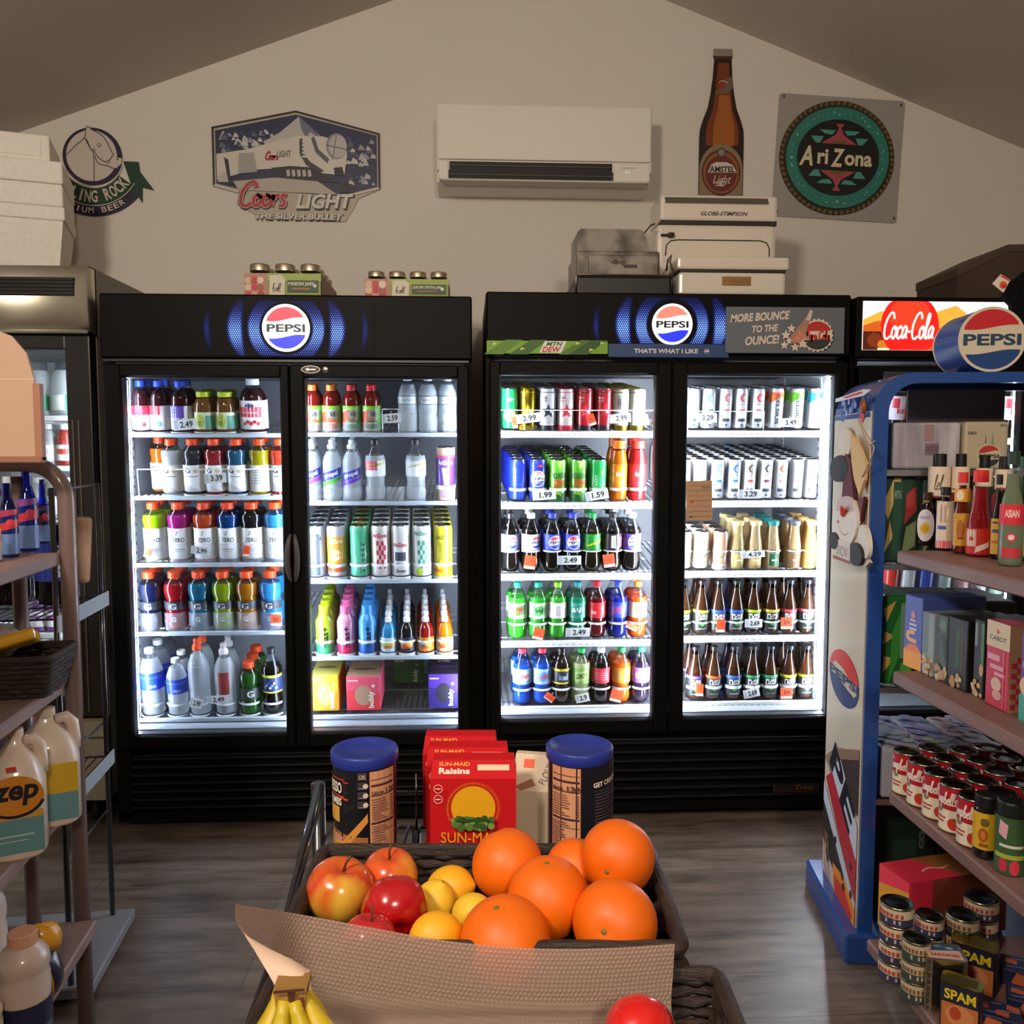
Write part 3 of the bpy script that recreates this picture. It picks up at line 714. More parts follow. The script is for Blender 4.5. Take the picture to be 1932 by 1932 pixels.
GL = lambda g='#26262c|.45', w='G', sub=True: (.06, .54, '#eceef0|.5', lambda R_, z0, h: [g_t(w, -.35 * R_, h * .8, R_ * .55, h * .2, g, .07), g_c(.45 * R_, h * .8, R_ * .25, '#c9b98a|.5'), g_r(-.5 * R_, h * .56, R_ * .6, h * .59, '#6a6a70|.5'), g_p([(-R_ * .9, h * .0), (R_ * .8, h * .0), (-R_ * .9, h * .4)], '#c9ccd0|.5')])
for px, lq, ds in ((297, '#d87818', 'amber sports drink'), (328, '#dfe6e8', 'frosty white sports drink'), (368, '#3a3a44', 'charcoal sports drink'), (408, '#b03038', 'dark red sports drink'), (449, '#2f6f92', 'teal blue sports drink'), (492, '#c8b81a', 'yellow sports drink with plain back label'), (531, '#ee4a30', 'orange-red sports drink at door edge')):
    lb = GL() if px != 492 else (.06, .54, '#e4e4e0|.5', lambda R_, z0, h: bars(.8, 6, .1, '#b9b9b4|.5') and [b(R_, h) for b in bars(.8, 6, .1, '#b4b4ae|.5')])
    X = row('a', 1, px, 'b', bottle('gat', .208, .0395, lq + '|.1|l', O_, lb), ds, 2 if px > 330 else 1, None, .0395, gap=.006 if px != 297 else .062); px != 297 and cup('a', 1, X, .0395, .0, .006)
Z0L = (.05, .58, '#f0f1f2|.5', lambda R_, z0, h: [g_t('Z', .0, h * .84, R_ * .3, h * .12, '#4a4c52|.5', .08, .3), g_t('ZERO', .1 * R_, h * .62, R_ * 1.1, h * .15, '#5a5c62|.5', .06), g_r(-.4 * R_, h * .3, R_ * .6, h * .33, '#8a8c92|.5'), g_r(-.3 * R_, h * .24, R_ * .5, h * .26, '#a8aab0|.5')])
for px, lq, ds in ((296, '#b8e018', 'lime yellow zero sports drink'), (342, '#c02890', 'magenta zero sports drink'), (390, '#d2561e', 'orange zero sports drink'), (434, '#154a94', 'royal blue zero sports drink'), (478, '#17171c', 'black zero sports drink'), (522, '#38a8e6', 'sky blue zero sports drink')):
    X = row('a', 2, px, 'b', bottle('gat', .222, .0432, lq + '|.1|l', O_, Z0L), ds, 2, None, .0432); cup('a', 2, X, .0432, .0, .075)
for px, lq, ds in ((288, '#14204e', 'navy orange-capped sports drink'), (335, '#b41c26', 'bright red orange-capped sports drink'), (380, '#1f7a9c', 'teal orange-capped sports drink'), (425, '#9cb81c', 'lime green orange-capped sports drink'), (469, '#c07c16', 'golden orange-capped sports drink'), (513, '#3a9cdc', 'pale blue orange-capped sports drink')):
    lb = (.06, .50, None, lambda R_, z0, h: [g_r(-R_ * 1.3, h * .68, R_ * 1.3, h * 1.0, '#30343c|.4'), g_t('G', 0, h * .82, R_ * .6, h * .24, '#e8e8ea|.4', .08), g_t('G', 0, h * .3, R_ * .4, h * .2, '#e8e8ea|.4', .06)])
    X = row('a', 3, px, 'b', bottle('gat2', .222, .0430, lq + '|.1|l', O_, lb), ds, 2, None, .0430); cup('a', 3, X, .0430, .0, .072)
WL = (.40, .66, '#2a50d2|.4', lambda R_, z0, h: [g_r(-R_ * 1.4, h * .7, R_ * 1.4, h * .75, '#7fa6ee|.4'), g_t('AQUA', .3 * R_, h * .22, R_ * .8, h * .2, '#dfe8ff|.4')])
for px, kd, H, Rr, lq, cp, lb, ds, n in ((289, 'water', .262, .043, None, WH, WL, 'tall blue-labelled water bottle', 3), (337, 'water', .222, .038, None, WH, WL, 'short blue-labelled water bottle', 2),
        (379, 'sport', .30, .039, None, O_, (.62, .80, None, lambda R_, z0, h: [g_t('H', -.2 * R_, h * .5, R_ * .5, h * .3, '#e8e8ea|.4'), g_r(-.5 * R_, h * .2, R_ * .5, h * .26, '#e8e8ea|.4')]), 'tall clear orange-capped water bottle', 2),
        (428, 'sport', .28, .039, None, '#e0d8d8|.4', (.30, .62, None, lambda R_, z0, h: [g_r(-R_ * .45, 0, R_ * .6, h, '#8e3430|.45')]), 'clear flip-top bottle with brick red label', 2),
        (473, 'gat2', .205, .039, '#2a6a22', O_, (.30, .52, '#3a423c|.4', lambda R_, z0, h: [g_t('G', .3 * R_, h * .5, R_ * .7, h * .6, '#dfe4df|.4', .08)]), 'dark green orange-capped sports bottle', 3),
        (516, 'soda', .258, .038, '#120c0c', '#1a1a1c|.4', (.34, .62, '#24346a|.4', lambda R_, z0, h: [g_r(-R_ * 1.4, h * .86, R_ * 1.4, h, '#d8e02a|.4'), g_r(-R_ * 1.4, 0, R_ * 1.4, h * .08, '#d8e02a|.4')] + [g_c(R_ * (-.6 + .2 * k), h * (.3 + .25 * ((k * 7) % 3) / 2), R_ * .13, c, n=9) for k, c in enumerate(('#8fa0d8|.4', '#c9d4f0|.4', '#5870b8|.4', '#e0e6f8|.4', '#8fa0d8|.4', '#d8e02a|.4', '#c9d4f0|.4'))]), 'dark lemon cola with yellow-trimmed label', 1)):
    X = row('a', 4, px, 'b', bottle(kd, H, Rr, lq and lq + '|.1|l', cp, lb), ds, n, None, Rr); cup('a', 4, X, Rr, .045, .053); cup('a', 4, X, Rr, .0, .006)
# ---- second door
for px, cp, ds, c2 in ((591, '#d86a1c|.4', 'vegetable juice with dull orange cap', '#cf6a30'), (626, '#e8781c|.4', 'vegetable juice with bright orange cap', '#e8642a'), (664, '#d0342a|.4', 'vegetable juice with red cap and teal foot', '#4aa07c'), (701, '#e01e22|.4', 'vegetable juice with red cap beside price tag', '#2f7c4a')):
    lb = (.03, .56, '#c3cbb8|.45', lambda R_, z0, h, c2=c2: [g_r(-R_ * 1.4, h * .86, R_ * 1.4, h, '#7ed02e|.45'), g_p([(-R_ * 1.3, h * .1), (-R_ * 1.3, h * .7), (-R_ * .2, h * .86), (R_ * .9, h * .3)], '#c8502e|.45'), g_p([(R_ * .7, h * .05), (R_ * 1.3, h * .05), (R_ * 1.3, h * .8), (R_ * .9, h * .8)], '#58b83a|.45'), g_r(-R_ * .6, h * .08, R_ * .8, h * .4, c2 + '|.45'), g_c(.25 * R_, h * .66, R_ * .52, '#9aa09c|.35', n=20), g_t('V8', .25 * R_, h * .66, R_ * .6, h * .2, '#2c2422|.45', .05), g_r(-R_ * .4, h * .28, R_ * .6, h * .33, '#e8d8c0|.45')])
    X = row('b', 0, px, 'b', bottle('v8', .175, .034, '#8e1c14|.1|l', cp, lb), ds, 2, None, .034); cup('b', 0, X, .034, .0, .04)
for px, ds in ((770, 'plain water bottle, leftmost of three'), (808, 'plain water bottle, middle of three'), (845, 'plain water bottle, rightmost of three')):
    X = row('b', 0, px, 'b', bottle('water', .206, .0365, None, '#e6eef2|.35', (.50, .66, '#c9d2d6|.4', lambda R_, z0, h: [g_r(-R_ * 1.4, 0, R_ * 1.4, h * .08, '#3a4a5a|.4'), g_r(-R_ * 1.4, h * .92, R_ * 1.4, h, '#3a4a5a|.4'), g_t('spring', 0, h * .5, R_ * 1.2, h * .35, '#8a98a4|.4', .02)])), ds, 2, None, .0365); cup('b', 0, X, .0365, .0, .075)
for px, c2, ds in ((590, '#9a3ab8', 'clear sport-cap water with magenta stripe'), (628, '#4ab82a', 'clear sport-cap water with green stripe'), (665, '#6a34b0', 'clear sport-cap water with violet stripe')):
    lb = (.20, .56, None, lambda R_, z0, h, c2=c2: [g_p([(-R_ * 1.3, h * .25), (R_ * 1.3, h * .62), (R_ * 1.3, h * 1.0), (-R_ * 1.3, h * .66)], '#3a3aa8|.4'), g_p([(-R_ * 1.3, h * .05), (R_ * 1.3, h * .42), (R_ * 1.3, h * .60), (-R_ * 1.3, h * .22)], c2 + '|.4'), g_t('propel', 0, h * .63, R_ * 1.6, h * .26, '#eef0fa|.4', .03, 0, R(17))])
    X = row('b', 1, px, 'b', bottle('sport', .228, .0355, None, '#e4eaee|.35', lb), ds, 2, None, .0355); cup('b', 1, X, .0355, .0, .05)
for px, c1, ds in ((709, '#d8607c', 'clear soda with pink label and yellow sash'), (785, '#e8e8f0', 'clear soda with white label and yellow sash')):
    lb = (.40, .66, '#e6e9ee|.45', lambda R_, z0, h, c1=c1: [g_r(-R_ * 1.3, h * .4, R_ * .3, h, c1 + '|.45'), g_p([(-R_ * 1.3, h * .42), (R_ * 1.3, h * .78), (R_ * 1.3, h * 1.0), (-R_ * 1.3, h * .64)], '#cfd822|.45'), g_t('Schweppes', .0, h * .71, R_ * 1.3, h * .12, '#3a3a2a|.45', .01, 0, R(14))])
    X = row('b', 1, px, 'b', bottle('soda', .228, .038, None, '#201c1c|.4', lb), ds, 1, None, .038); cup('b', 1, X, .038, .0, .055)
cup('b', 1, at(747, 900, Y=3.1 + .17).x, .036, .0, .055)
def zona(c, ink='#f4f4f4|.4', extra=(), dy=.78, w=1.5): return lambda R_, z0, h: [e(R_, h) for e in extra] + [g_t('AriZona', 0, h * dy, R_ * w, h * .085, ink, .05)]
chk = lambda c: [poly([(-.35 + .25 * (k % 4), .18 + .09 * (k // 4)), (-.1 + .25 * (k % 4), .18 + .09 * (k // 4)), (-.1 + .25 * (k % 4), .27 + .09 * (k // 4)), (-.35 + .25 * (k % 4), .27 + .09 * (k // 4))], c) for k in range(24) if (k + k // 4) % 2]
X = row('b', 1, 841, 'can', can(.20, .0365, '#6a3aa0', zona('', extra=[band(0, .28, '#c0a890|.4'), disc(0, .12, .5, '#9a6ab8|.4'), band(.86, 1, '#b89a80|.4'), band(.80, .86, '#c04870|.4'), poly([(-.4, .62), (.4, .62), (.15, .3), (-.15, .3)], '#cfc8c0|.4'), disc(0, .5, .3, '#8a7a78|.4')], dy=.72, w=1.6)), 'purple iced tea can standing alone', 1, None, .0365); cup('b', 1, X, .0365, .045, .06)
for px, base, items, ds, lid in ((598, '#b4bac0', zona('', '#6a6e74|.4', [poly([(-.8, .06), (.5, .06), (.5, .86), (-.8, .86)], '#5a6068|.35'), poly([(-.7, .3), (.4, .3), (.4, .8), (-.7, .8)], '#7a8490|.35')]), 'silver and slate tall can', '#cfd3d6|.22|m'),
        (637, '#cfc8d0', zona('', '#f8f0d8|.4', [band(.25, .80, '#e8a838|.4'), disc(0, .45, .55, '#f4ead0|.4'), band(.12, .2, '#d85a2a|.4')], dy=.72), 'peach orange tall can', '#cfd3d6|.22|m'),
        (680, '#5ac49a', lambda R_, z0, h: [g_c(R_ * .5, h * (.15 + .1 * k), R_ * .16, '#2f6a58|.4', n=9) for k in range(6)] + [g_c(R_ * .3, h * (.2 + .1 * k), R_ * .1, '#e8e8e0|.4', n=8) for k in range(5)] + [g_s([(R_ * .1, h * .1), (R_ * .4, h * .35), (R_ * .2, h * .7)], .002, '#2a4a40|.4')], 'mint green tall can', '#c8a860|.25|m'),
        (719, '#e2ddd8', zona('', '#b83048|.4', chk('#c0283e|.4'), .82), 'white tall can with red checks', '#cfd3d6|.22|m'),
        (757, '#e6e6ea', zona('', '#c83a50|.4', [band(.33, .5, '#39404e|.4', .6), lambda R_, h: g_t('Diet', 0, h * .26, R_ * 1.0, h * .06, '#2a2a30|.4'), lambda R_, h: g_t('Sweet', .1 * R_, h * .14, R_ * 1.1, h * .07, '#2a2a30|.4')], .64), 'white tall can with red script', '#cfd3d6|.22|m'),
        (796, '#dfe6e0', zona('', '#2f9a78|.4', chk('#2f9a7a|.4') + [disc(-.2, .12, .4, '#a8c040|.4')], .86), 'white tall can with green checks', '#cfd3d6|.22|m'),
        (836, '#e0d030', zona('', '#5a5a20|.4', [poly([(-.6, .3), (.6, .3), (.6, .72), (-.6, .72)], '#b8a828|.4'), poly([(-.4, .34), (.4, .34), (.2, .66), (-.3, .68)], '#8a8a20|.4'), band(.0, .22, '#e8d020|.4'), band(.1, .17, '#e07a20|.4')], .78), 'yellow tall can', '#d8d8c8|.22|m')):
    X = row('b', 2, px, 'can', can(.203, .0365, base, items, lid), ds, 5, None, .0365); cup('b', 2, X, .0365, .05, .06); cup('b', 2, X, .0365, -.004, .008)
for px, lq, c2, ds in ((614, '#a8d428', '#2aa060', 'lime green tall-cap sports bottle'), (654, '#f0a0c4', '#d8285a', 'pink tall-cap sports bottle'), (694, '#4aa4ec', '#1e62c0', 'sky blue tall-cap sports bottle')):
    cap = {'#a8d428': '#c4dc1c|.4', '#f0a0c4': '#f06aa4|.4', '#4aa4ec': '#3a98e8|.4'}[lq]
    lb = (.02, .70, lq + '|.35|c', lambda R_, z0, h, c2=c2, ds=ds: [g_r(-R_ * 1.4, 0, R_ * 1.4, h * .28, c2 + '|.35'), g_t('mas+', .2 * R_, h * .52, h * .66, R_ * .62, '#141a1e|.35', .08, 0, pi / 2)])
    X = row('b', 3, px, 'b', bottle('mas', .190, .034, lq + '|.2|c', cap, lb), ds, 5, .0715, .034); cup('b', 3, X, .034, .05, .06); cup('b', 3, X, .034, -.004, .008)
for px, lq, c1, c2, ds in ((733, '#3ab0e8', '#c8d8e0', '#8ab83a', 'turquoise kids drink with white nozzle'), (768, '#1c1a1e', '#3a2a4a', '#d84a3a', 'black kids drink with white nozzle'), (803, '#a81e16', '#d88a1c', '#3a6ab8', 'red kids drink with white nozzle'), (839, '#f08a10', '#d8c8b0', '#e8642a', 'orange kids drink with white nozzle')):
    lb = (.06, .40, '#303040|.4' if lq == '#1c1a1e' else c1 + '|.4', lambda R_, z0, h, c1=c1, c2=c2: [g_c(-.3 * R_, h * .5, R_ * .5, c2 + '|.4', h * .3), g_c(.4 * R_, h * .55, R_ * .4, '#d8c030|.4', h * .25), g_t('BUG', 0, h * .62, R_ * 1.1, h * .28, '#e8d020|.4', .06), g_t('JUICE', 0, h * .3, R_ * 1.2, h * .25, '#e84a2a|.4', .06)])
    X = row('b', 3, px, 'b', bottle('nozzle', .165, .0325, lq + '|.1|l', '#eceef0|.35', lb), ds, 5, .0685, .0325); cup('b', 3, X, .0325, .05, .058); cup('b', 3, X, .0325, -.004, .008)
# sparkling-water cartons on the bottom shelf
def carton(px0, px1, ytop, ybase, d, depth, ctop, c1, c2, label, word='bubly', rot=0, dark=None, dd=None):
    C = CA; Yv = C.yf + Y0 + dd
    a = at(px0, ytop, Y=Yv); b = at(px1, ybase, Y=Yv); w = b.x - a.x; h = a.z - b.z
    s = dd; z = ZS['b', 4] + s * sin(SHELFA) / cos(SHELFA) + .004
    m = MB(); m.rbox(-w / 2, 0, 0, w / 2, depth, h, c1, .003, 1)
    mp = flat((0, 0, 0))
    it = [g_p([(-w / 2 + .002, .002), (w / 2 - .002, .002), (w / 2 - .002, h * .5), (-w / 2 + .002, h * .62)], c2), g_c(-.0, h * .45, w * .26, ctop, h * .3), g_r(-w * .45, h * .86, -w * .15, h * .9, '#f4ead8|.5'), g_t(word, w * .25, h * .32, h * .5, w * .2, '#f6efe2|.5', .05, 0, pi / 2), g_c(w * .3, h * .72, w * .05, '#f4ead8|.5')]
    m.gfx(it, mp)
    mt = flat((0, 0, h), (1, 0, 0), (0, 1, 0))
    m.gfx([g_r(-w / 2 + .002, .002, w / 2 - .002, depth - .002, ctop), g_c(0, depth * .4, w * .36, dark or '#6a5a3a|.6', depth * .06), g_t(word, 0, depth * .7, w * .4, depth * .12, '#d8d0b8|.6', .02)], mt)
    return put('drink_carton', 'box', [('carton_body', m)], label, 'sparkling water cartons on the bottom shelf', ((a.x + b.x) / 2, Yv, z), (SHELFA, 0, rot))
carton(588, 641, 1272, 1343, 0, .19, '#b8b05a|.5', '#e8a81e|.5', '#e88a1a|.5', 'yellow sparkling water carton under the lime bottles', dd=.02)
carton(654, 718, 1277, 1343, 0, .19, '#c0987a|.5', '#ee5a78|.5', '#f0444e|.5', 'pink sparkling water carton right of yellow carton', dd=.02)
carton(742, 799, 1236, 1285, 0, .12, '#2c7a24|.5', '#2a7a22|.5', '#256c1e|.5', 'green carton lying far back on bottom shelf', dd=.27)
carton(808, 866, 1268, 1334, 0, .19, '#1c1826|.5', '#4a2a9a|.5', '#2c1a6a|.5', 'purple blackberry sparkling water carton', dd=.03, dark='#4a2a7a|.5')
# ---- third door
star5 = lambda y, r, c: (lambda R_, h: g_p([(R_ * r * (1 if k % 2 == 0 else .42) * cos(pi / 2 + k * pi / 5), h * y + R_ * r * (1 if k % 2 == 0 else .42) * sin(pi / 2 + k * pi / 5)) for k in range(10)], c))
def energy(bg, st, edge, txt='#303034|.4'): return lambda R_, z0, h: [g_r(-R_ * 1.5, 0, R_ * 1.5, h * .12, edge), g_r(-R_ * 1.5, h * .9, R_ * 1.5, h * .92, edge), star5(.46, .95, st)(R_, h), g_t('STAR', -.5 * R_, h * .78, R_ * .7, h * .05, txt, .04), g_t('ENERGY', -.45 * R_, h * .71, R_ * .7, h * .035, txt, .02), g_c(.35 * R_, h * .46, R_ * .18, '#e8e8ec|.4', n=12)]
for px, base, it, ds, lid in ((962, '#18924e', lambda R_, z0, h: [g_c(-.1 * R_, h * .36, R_ * .75, '#d8e08a|.4', h * .15), g_c(-.1 * R_, h * .36, R_ * .5, '#b8d040|.4', h * .1), g_t('DEW', 0, h * .74, R_ * .9, h * .07, '#c8ecc8|.4', .04, .3)], 'green citrus energy can', '#cfd3d6|.22|m'),
        (995, '#a8901e|.3|m', energy('', '#c8b030|.4', '#8a7414|.35', '#2a240c|.4'), 'gold star energy can', '#b8a030|.25|m'), (1033, '#d2d4d8', energy('', '#1c2430|.4', '#22242a|.4'), 'white can with black star', '#b8bcc0|.22|m'), (1067, '#dcd4d6', energy('', '#d83848|.4', '#c8203a|.4', '#c8203a|.4'), 'white can with red star', '#d05060|.25|m'),
        (1102, '#c01e30', energy('', '#e84a50|.4', '#1a1416|.4', '#f0c8c8|.4'), 'red and black energy can beside star can', '#a8a8ac|.22|m'), (1138, '#b81c2e', energy('', '#d83a46|.4', '#1a1416|.4', '#f0c8c8|.4'), 'red and black energy can nearer gold lids', '#a8a8ac|.22|m'),
        (1170, '#cfccc0', lambda R_, z0, h: [g_r(-R_ * 1.5, 0, R_ * 1.5, h * .12, '#a08a30|.35|m'), g_r(-R_ * 1.5, h * .9, R_ * 1.5, h * .92, '#a08a30|.35|m'), g_r(-R_ * .7, h * .5, R_ * .1, h * .84, '#9a9a98|.4'), g_t('ZERO', -.3 * R_, h * .66, h * .2, R_ * .4, '#4a4a48|.4', .03, 0, pi / 2)], 'silver can with gold rim, left', '#b89c40|.25|m'),
        (1201, '#dedcd4', lambda R_, z0, h: [g_r(-R_ * 1.5, 0, R_ * 1.5, h * .12, '#a08a30|.35|m'), g_r(-R_ * 1.5, h * .9, R_ * 1.5, h * .92, '#a08a30|.35|m')] + [g_r(-R_ * .5, h * (.3 + .06 * k), R_ * .4, h * (.315 + .06 * k), '#a8a8a8|.4') for k in range(8)], 'silver can with gold rim, right', '#b89c40|.25|m')):
    row('c', 0, px, 'can', can(.158, .0315, base, it, lid), ds, 6, None, .0315)
DEW = lambda R_, z0, h: [g_p([(-R_ * 1.4, 0), (R_ * 1.4, 0), (R_ * 1.4, h * .25), (R_ * .3, h * .18), (-R_ * 1.4, h * .34)], '#1d6a2a|.4'), g_p([(-R_ * .7, h * .2), (-R_ * .1, h * .28), (R_ * .5, h * .1), (0, h * .16)], '#a8e03a|.4'), g_p([(-.2 * R_, h * .98), (R_ * .5, h * .98), (R_ * .3, h * .8), (0, h * .8)], '#cfe87a|.4'), g_t('MOUNTAIN', .1 * R_, h * .62, R_ * 1.8, h * .15, '#164a26|.4', .06, .15), g_t('DEW', .2 * R_, h * .44, R_ * 1.5, h * .18, '#d8281e|.4', .08, .15)]
for px, base, it, ds in ((977, '#1c34c8', lambda R_, z0, h: [g_t('PEPSI', -.45 * R_, h * .6, h * .4, R_ * .3, '#c8d0f0|.4', .04, 0, pi / 2), g_c(.5 * R_, h * .3, R_ * .4, '#2a48e0|.4', h * .2)], 'plain blue cola can'), (1014, '#2038c4', lambda R_, z0, h: g_globe(0, h * .55, R_ * .92, '#f4f4f8|.4', '#e03444|.4', '#2840c8|.4', '#141c34|.4') + [g_c(.2 * R_, h * .86, R_ * .3, '#c83048|.4', h * .04)], 'blue cola can with round badge'), (1052, '#6cc83a', DEW, 'green citrus can with red letters, left'), (1090, '#62c034', DEW, 'green citrus can with red letters, right'), (1127, '#20b056', lambda R_, z0, h: [g_t('STARRY', -.3 * R_, h * .45, h * .4, R_ * .4, '#bff0c8|.4', .04, 0, pi / 2), g_c(.4 * R_, h * .7, R_ * .2, '#e0e84a|.4'), g_c(.5 * R_, h * .4, R_ * .3, '#48d070|.4')], 'bright green lemon-lime can')):
    X = row('c', 1, px, 'can', can(.160, .0335, base, it), ds, 6, None, .0335); cup('c', 1, X, .034, .045, .055)
for px, lq, cp, ds in ((1165, '#f08418', '#f07818|.4', 'orange juice drink with orange cap'), (1201, '#ea2a2e', '#ee3a2a|.4', 'red juice drink with red cap')):
    X = row('c', 1, px, 'b', bottle('squat', .232, .0345, lq + '|.15|l', cp, (.20, .62, lq + '|.3|c', lambda R_, z0, h, lq=lq: [g_t('bolt', .1 * R_, h * .62, R_ * 1.0, h * .2, '#f6e0d8|.4', .05), g_c(.4 * R_, h * .2, R_ * .5, '#f0a030|.4' if 'f0' in lq else '#c02040|.4')])), ds, 2, None, .0345); cup('c', 1, X, .0345, .045, .056)
COLA = '#16100f|.06|l'
GLB = lambda x=0: (lambda R_, z0, h: [((q[0], [(a + x * R_, b) for a, b in q[1]], q[2]) if q[0] == 'p' else q[:2] + (q[2] + x * R_,) + q[3:]) for q in g_globe(0, h * .5, R_ * .75, '#f4f4f8|.4', '#e03444|.4', '#2840c8|.4', '#141c34|.4')])
SODAS2 = ((962, COLA, '#18181a|.4', '#7a78c0', GLB(.2), 'black-capped cola with lilac badge label'), (1001, COLA, WH, '#d2d6dc', GLB(.7), 'white-capped diet cola with silver label'), (1041, COLA, '#2a3ec8|.4', '#2a40d0', GLB(.3), 'blue-capped cola, left one'), (1079, COLA, '#2a3ec8|.4', '#2a40d0', GLB(.1), 'blue-capped cola, right one'),
    (1115, '#2a2410|.06|l', '#0f9a48|.4', '#2a9a3a', lambda R_, z0, h: [g_p([(-R_ * .9, h * .2), (R_ * 1.2, h * .5), (R_ * 1.2, h * .75), (-R_ * .5, h * .35)], '#e0e01c|.4')], 'green-capped soda with yellow swoosh'), (1154, COLA, '#18181a|.4', '#2a2226', lambda R_, z0, h: [g_r(-R_ * .3, h * .15, R_ * .2, h * .9, '#d8d0d0|.4'), g_r(R_ * .4, h * .2, R_ * 1.2, h * .8, '#c05060|.4')], 'black-capped cola with dark label'), (1190, COLA, WH, '#5a4ab8', GLB(.2), 'white-capped cola with violet label'))
for px, lq, cp, lc, it, ds in SODAS2:
    X = row('c', 2, px, 'b', bottle('soda', .228, .0365, lq, cp, (.38, .66, lc + '|.4', it)), ds, 3, None, .0365); cup('c', 2, X, .0365, .085, .090)
def lbl(word, ink, b2, sh=.2): return lambda R_, z0, h: [g_p([(-R_ * .9, h * .1), (R_ * .9, h * .3), (R_ * .9, h * .9), (-R_ * .9, h * .7)], b2), g_t(word, 0, h * .52, R_ * 1.4, h * .36, ink, .06, sh, R(8))]
for px, lq, cp, lc, it, ds in ((976, '#3cc832', '#149a84|.4', '#dcead0', lbl('DEW', '#b82a1e|.4', '#3c7a2a|.4'), 'lime green soda with teal cap, leftmost'), (1015, '#38c238', '#149a84|.4', '#d4ecd4', lbl('M', '#1c5a30|.4', '#58b858|.4'), 'lime green soda with teal cap, second along'), (1051, '#4ac83a', '#7ac81e|.4', '#e6e4e8', lambda R_, z0, h: [g_r(-R_ * .2, h * .2, R_ * .3, h * .8, '#b8a8b8|.4'), g_r(-R_ * .1, h * .3, R_ * .2, h * .7, '#e8e4e8|.4')], 'lime green soda with lime cap'), (1088, '#1f9a72', '#14909c|.4', '#38a088', lbl('BAJA', '#e0f0ea|.4', '#2a7a70|.4'), 'sea green soda with teal cap'),
        (1124, '#6a1420', '#d8203a|.4', '#d8242c', lambda R_, z0, h: [g_t('ke', -.4 * R_, h * .4, R_ * .5, h * .3, '#f4e8e8|.4', .04), g_r(R_ * .5, h * .2, R_ * .7, h * .7, '#f4e8e8|.4')], 'dark red soda with red cap'), (1164, '#1c2a9a', '#2a3ec8|.4', '#2c3cb0', lbl('DEW', '#d83a4a|.4', '#4a5ae0|.4'), 'deep blue soda with blue cap'), (1201, '#ee5418', '#f07818|.4', '#f0c88a', lbl('X', '#e87a20|.4', '#f0e0a0|.4'), 'orange soda with orange cap')):
    X = row('c', 3, px, 'b', bottle('soda', .222, .0365, lq + '|.1|l', cp, (.38, .66, lc + '|.4', it)), ds, 2, None, .0365); cup('c', 3, X, .0365, .062, .070)
for px, lq, cp, lc, it, ds in ((985, '#1e5ad8', '#d8304a|.4', '#a8d0f0', lbl('voltage', '#d04a5a|.4', '#e0eef8|.4'), 'blue soda with red cap, left one'), (1022, '#1e5ad8', '#d8304a|.4', '#a0ccf0', lbl('volt', '#d04a5a|.4', '#5a9ae8|.4'), 'blue soda with red cap, right one'), (1058, '#2a1410', '#1c1a1c|.4', '#2c3448', lambda R_, z0, h: [g_r(-R_ * 1.4, h * .84, R_ * 1.4, h, '#d8d02a|.4'), g_r(-R_ * 1.4, 0, R_ * 1.4, h * .1, '#d8d02a|.4'), g_t('iced', .2 * R_, h * .45, R_ * 1.0, h * .4, '#b8c8e8|.4', .04)], 'dark iced tea soda with yellow-edged label'), (1095, '#c8d89a', '#18b060|.4', '#8ac86a', lbl('LEMON', '#2a6a2a|.4', '#d0e08a|.4'), 'pale lemonade with green cap'),
        (1132, '#1a0e0e', WH, '#d83a4a', lambda R_, z0, h: [g_r(-R_ * .8, h * (.25 + .14 * k), R_ * .8, h * (.29 + .14 * k), '#e88a94|.4') for k in range(4)], 'cola with white cap and red label'), (1170, '#ee6a18', '#18a050|.4', '#f09a30', lambda R_, z0, h: [g_r(-R_ * .6, h * .2, -R_ * .1, h * .8, '#d8b070|.4')], 'orange soda with green cap'), (1207, '#2a1a34', '#14a078|.4', '#8a5ab8', lambda R_, z0, h: [g_t('Crush', 0, h * .5, R_ * 1.5, h * .4, '#f0e8f4|.4', .06)], 'dark grape soda with green cap')):
    X = row('c', 4, px, 'b', bottle('soda', .222, .0365, lq + '|.1|l', cp, (.38, .66, lc + '|.4', it)), ds, 2, None, .0365); cup('c', 4, X, .0365, .062, .070)
# ---- fourth door
sw = lambda c, y=.78: (lambda R_, h: ('s', [(R_ * (.35 + .0), h * (y + .08)), (R_ * -.05, h * (y + .07)), (R_ * -.3, h * y), (R_ * -.1, h * (y - .08)), (R_ * .3, h * (y - .10))], [.002, .007, .009, .006, .002], c))
def slim(c, c2, base='#dfe3e8'): return lambda R_, z0, h: [sw(c)(R_, h), g_t('alani', 0, h * .62, R_ * .9, h * .03, '#8a8e96|.4', .02), g_r(-R_ * .4, h * .44, R_ * .4, h * .5, c2), g_r(-R_ * .6, h * .2, R_ * .5, h * .28, '#4a5260|.4'), g_c(0, h * .12, R_ * .2, '#5a7a8a|.4', n=10)]
for px, c, c2, ds in ((1307, '#5ab08a|.4', '#d8c84a|.4', 'slim white can, green swoosh'), (1336, '#4aa8c8|.4', '#4a8a6a|.4', 'slim white can, blue swoosh'), (1367, '#d84a4a|.4', '#c86a4a|.4', 'slim white can, red swoosh'), (1396, '#d83a4a|.4', '#d85a30|.4', 'slim white can, small red mark'), (1427, '#e83a5a|.4', '#d84a6a|.4', 'slim white can, pink-red swoosh')):
    row('d', 0, px, 'can', can(.158, .0265, '#dde1e7', slim(c, c2), '#b8bcc0|.22|m'), ds, 4, None, .0265)
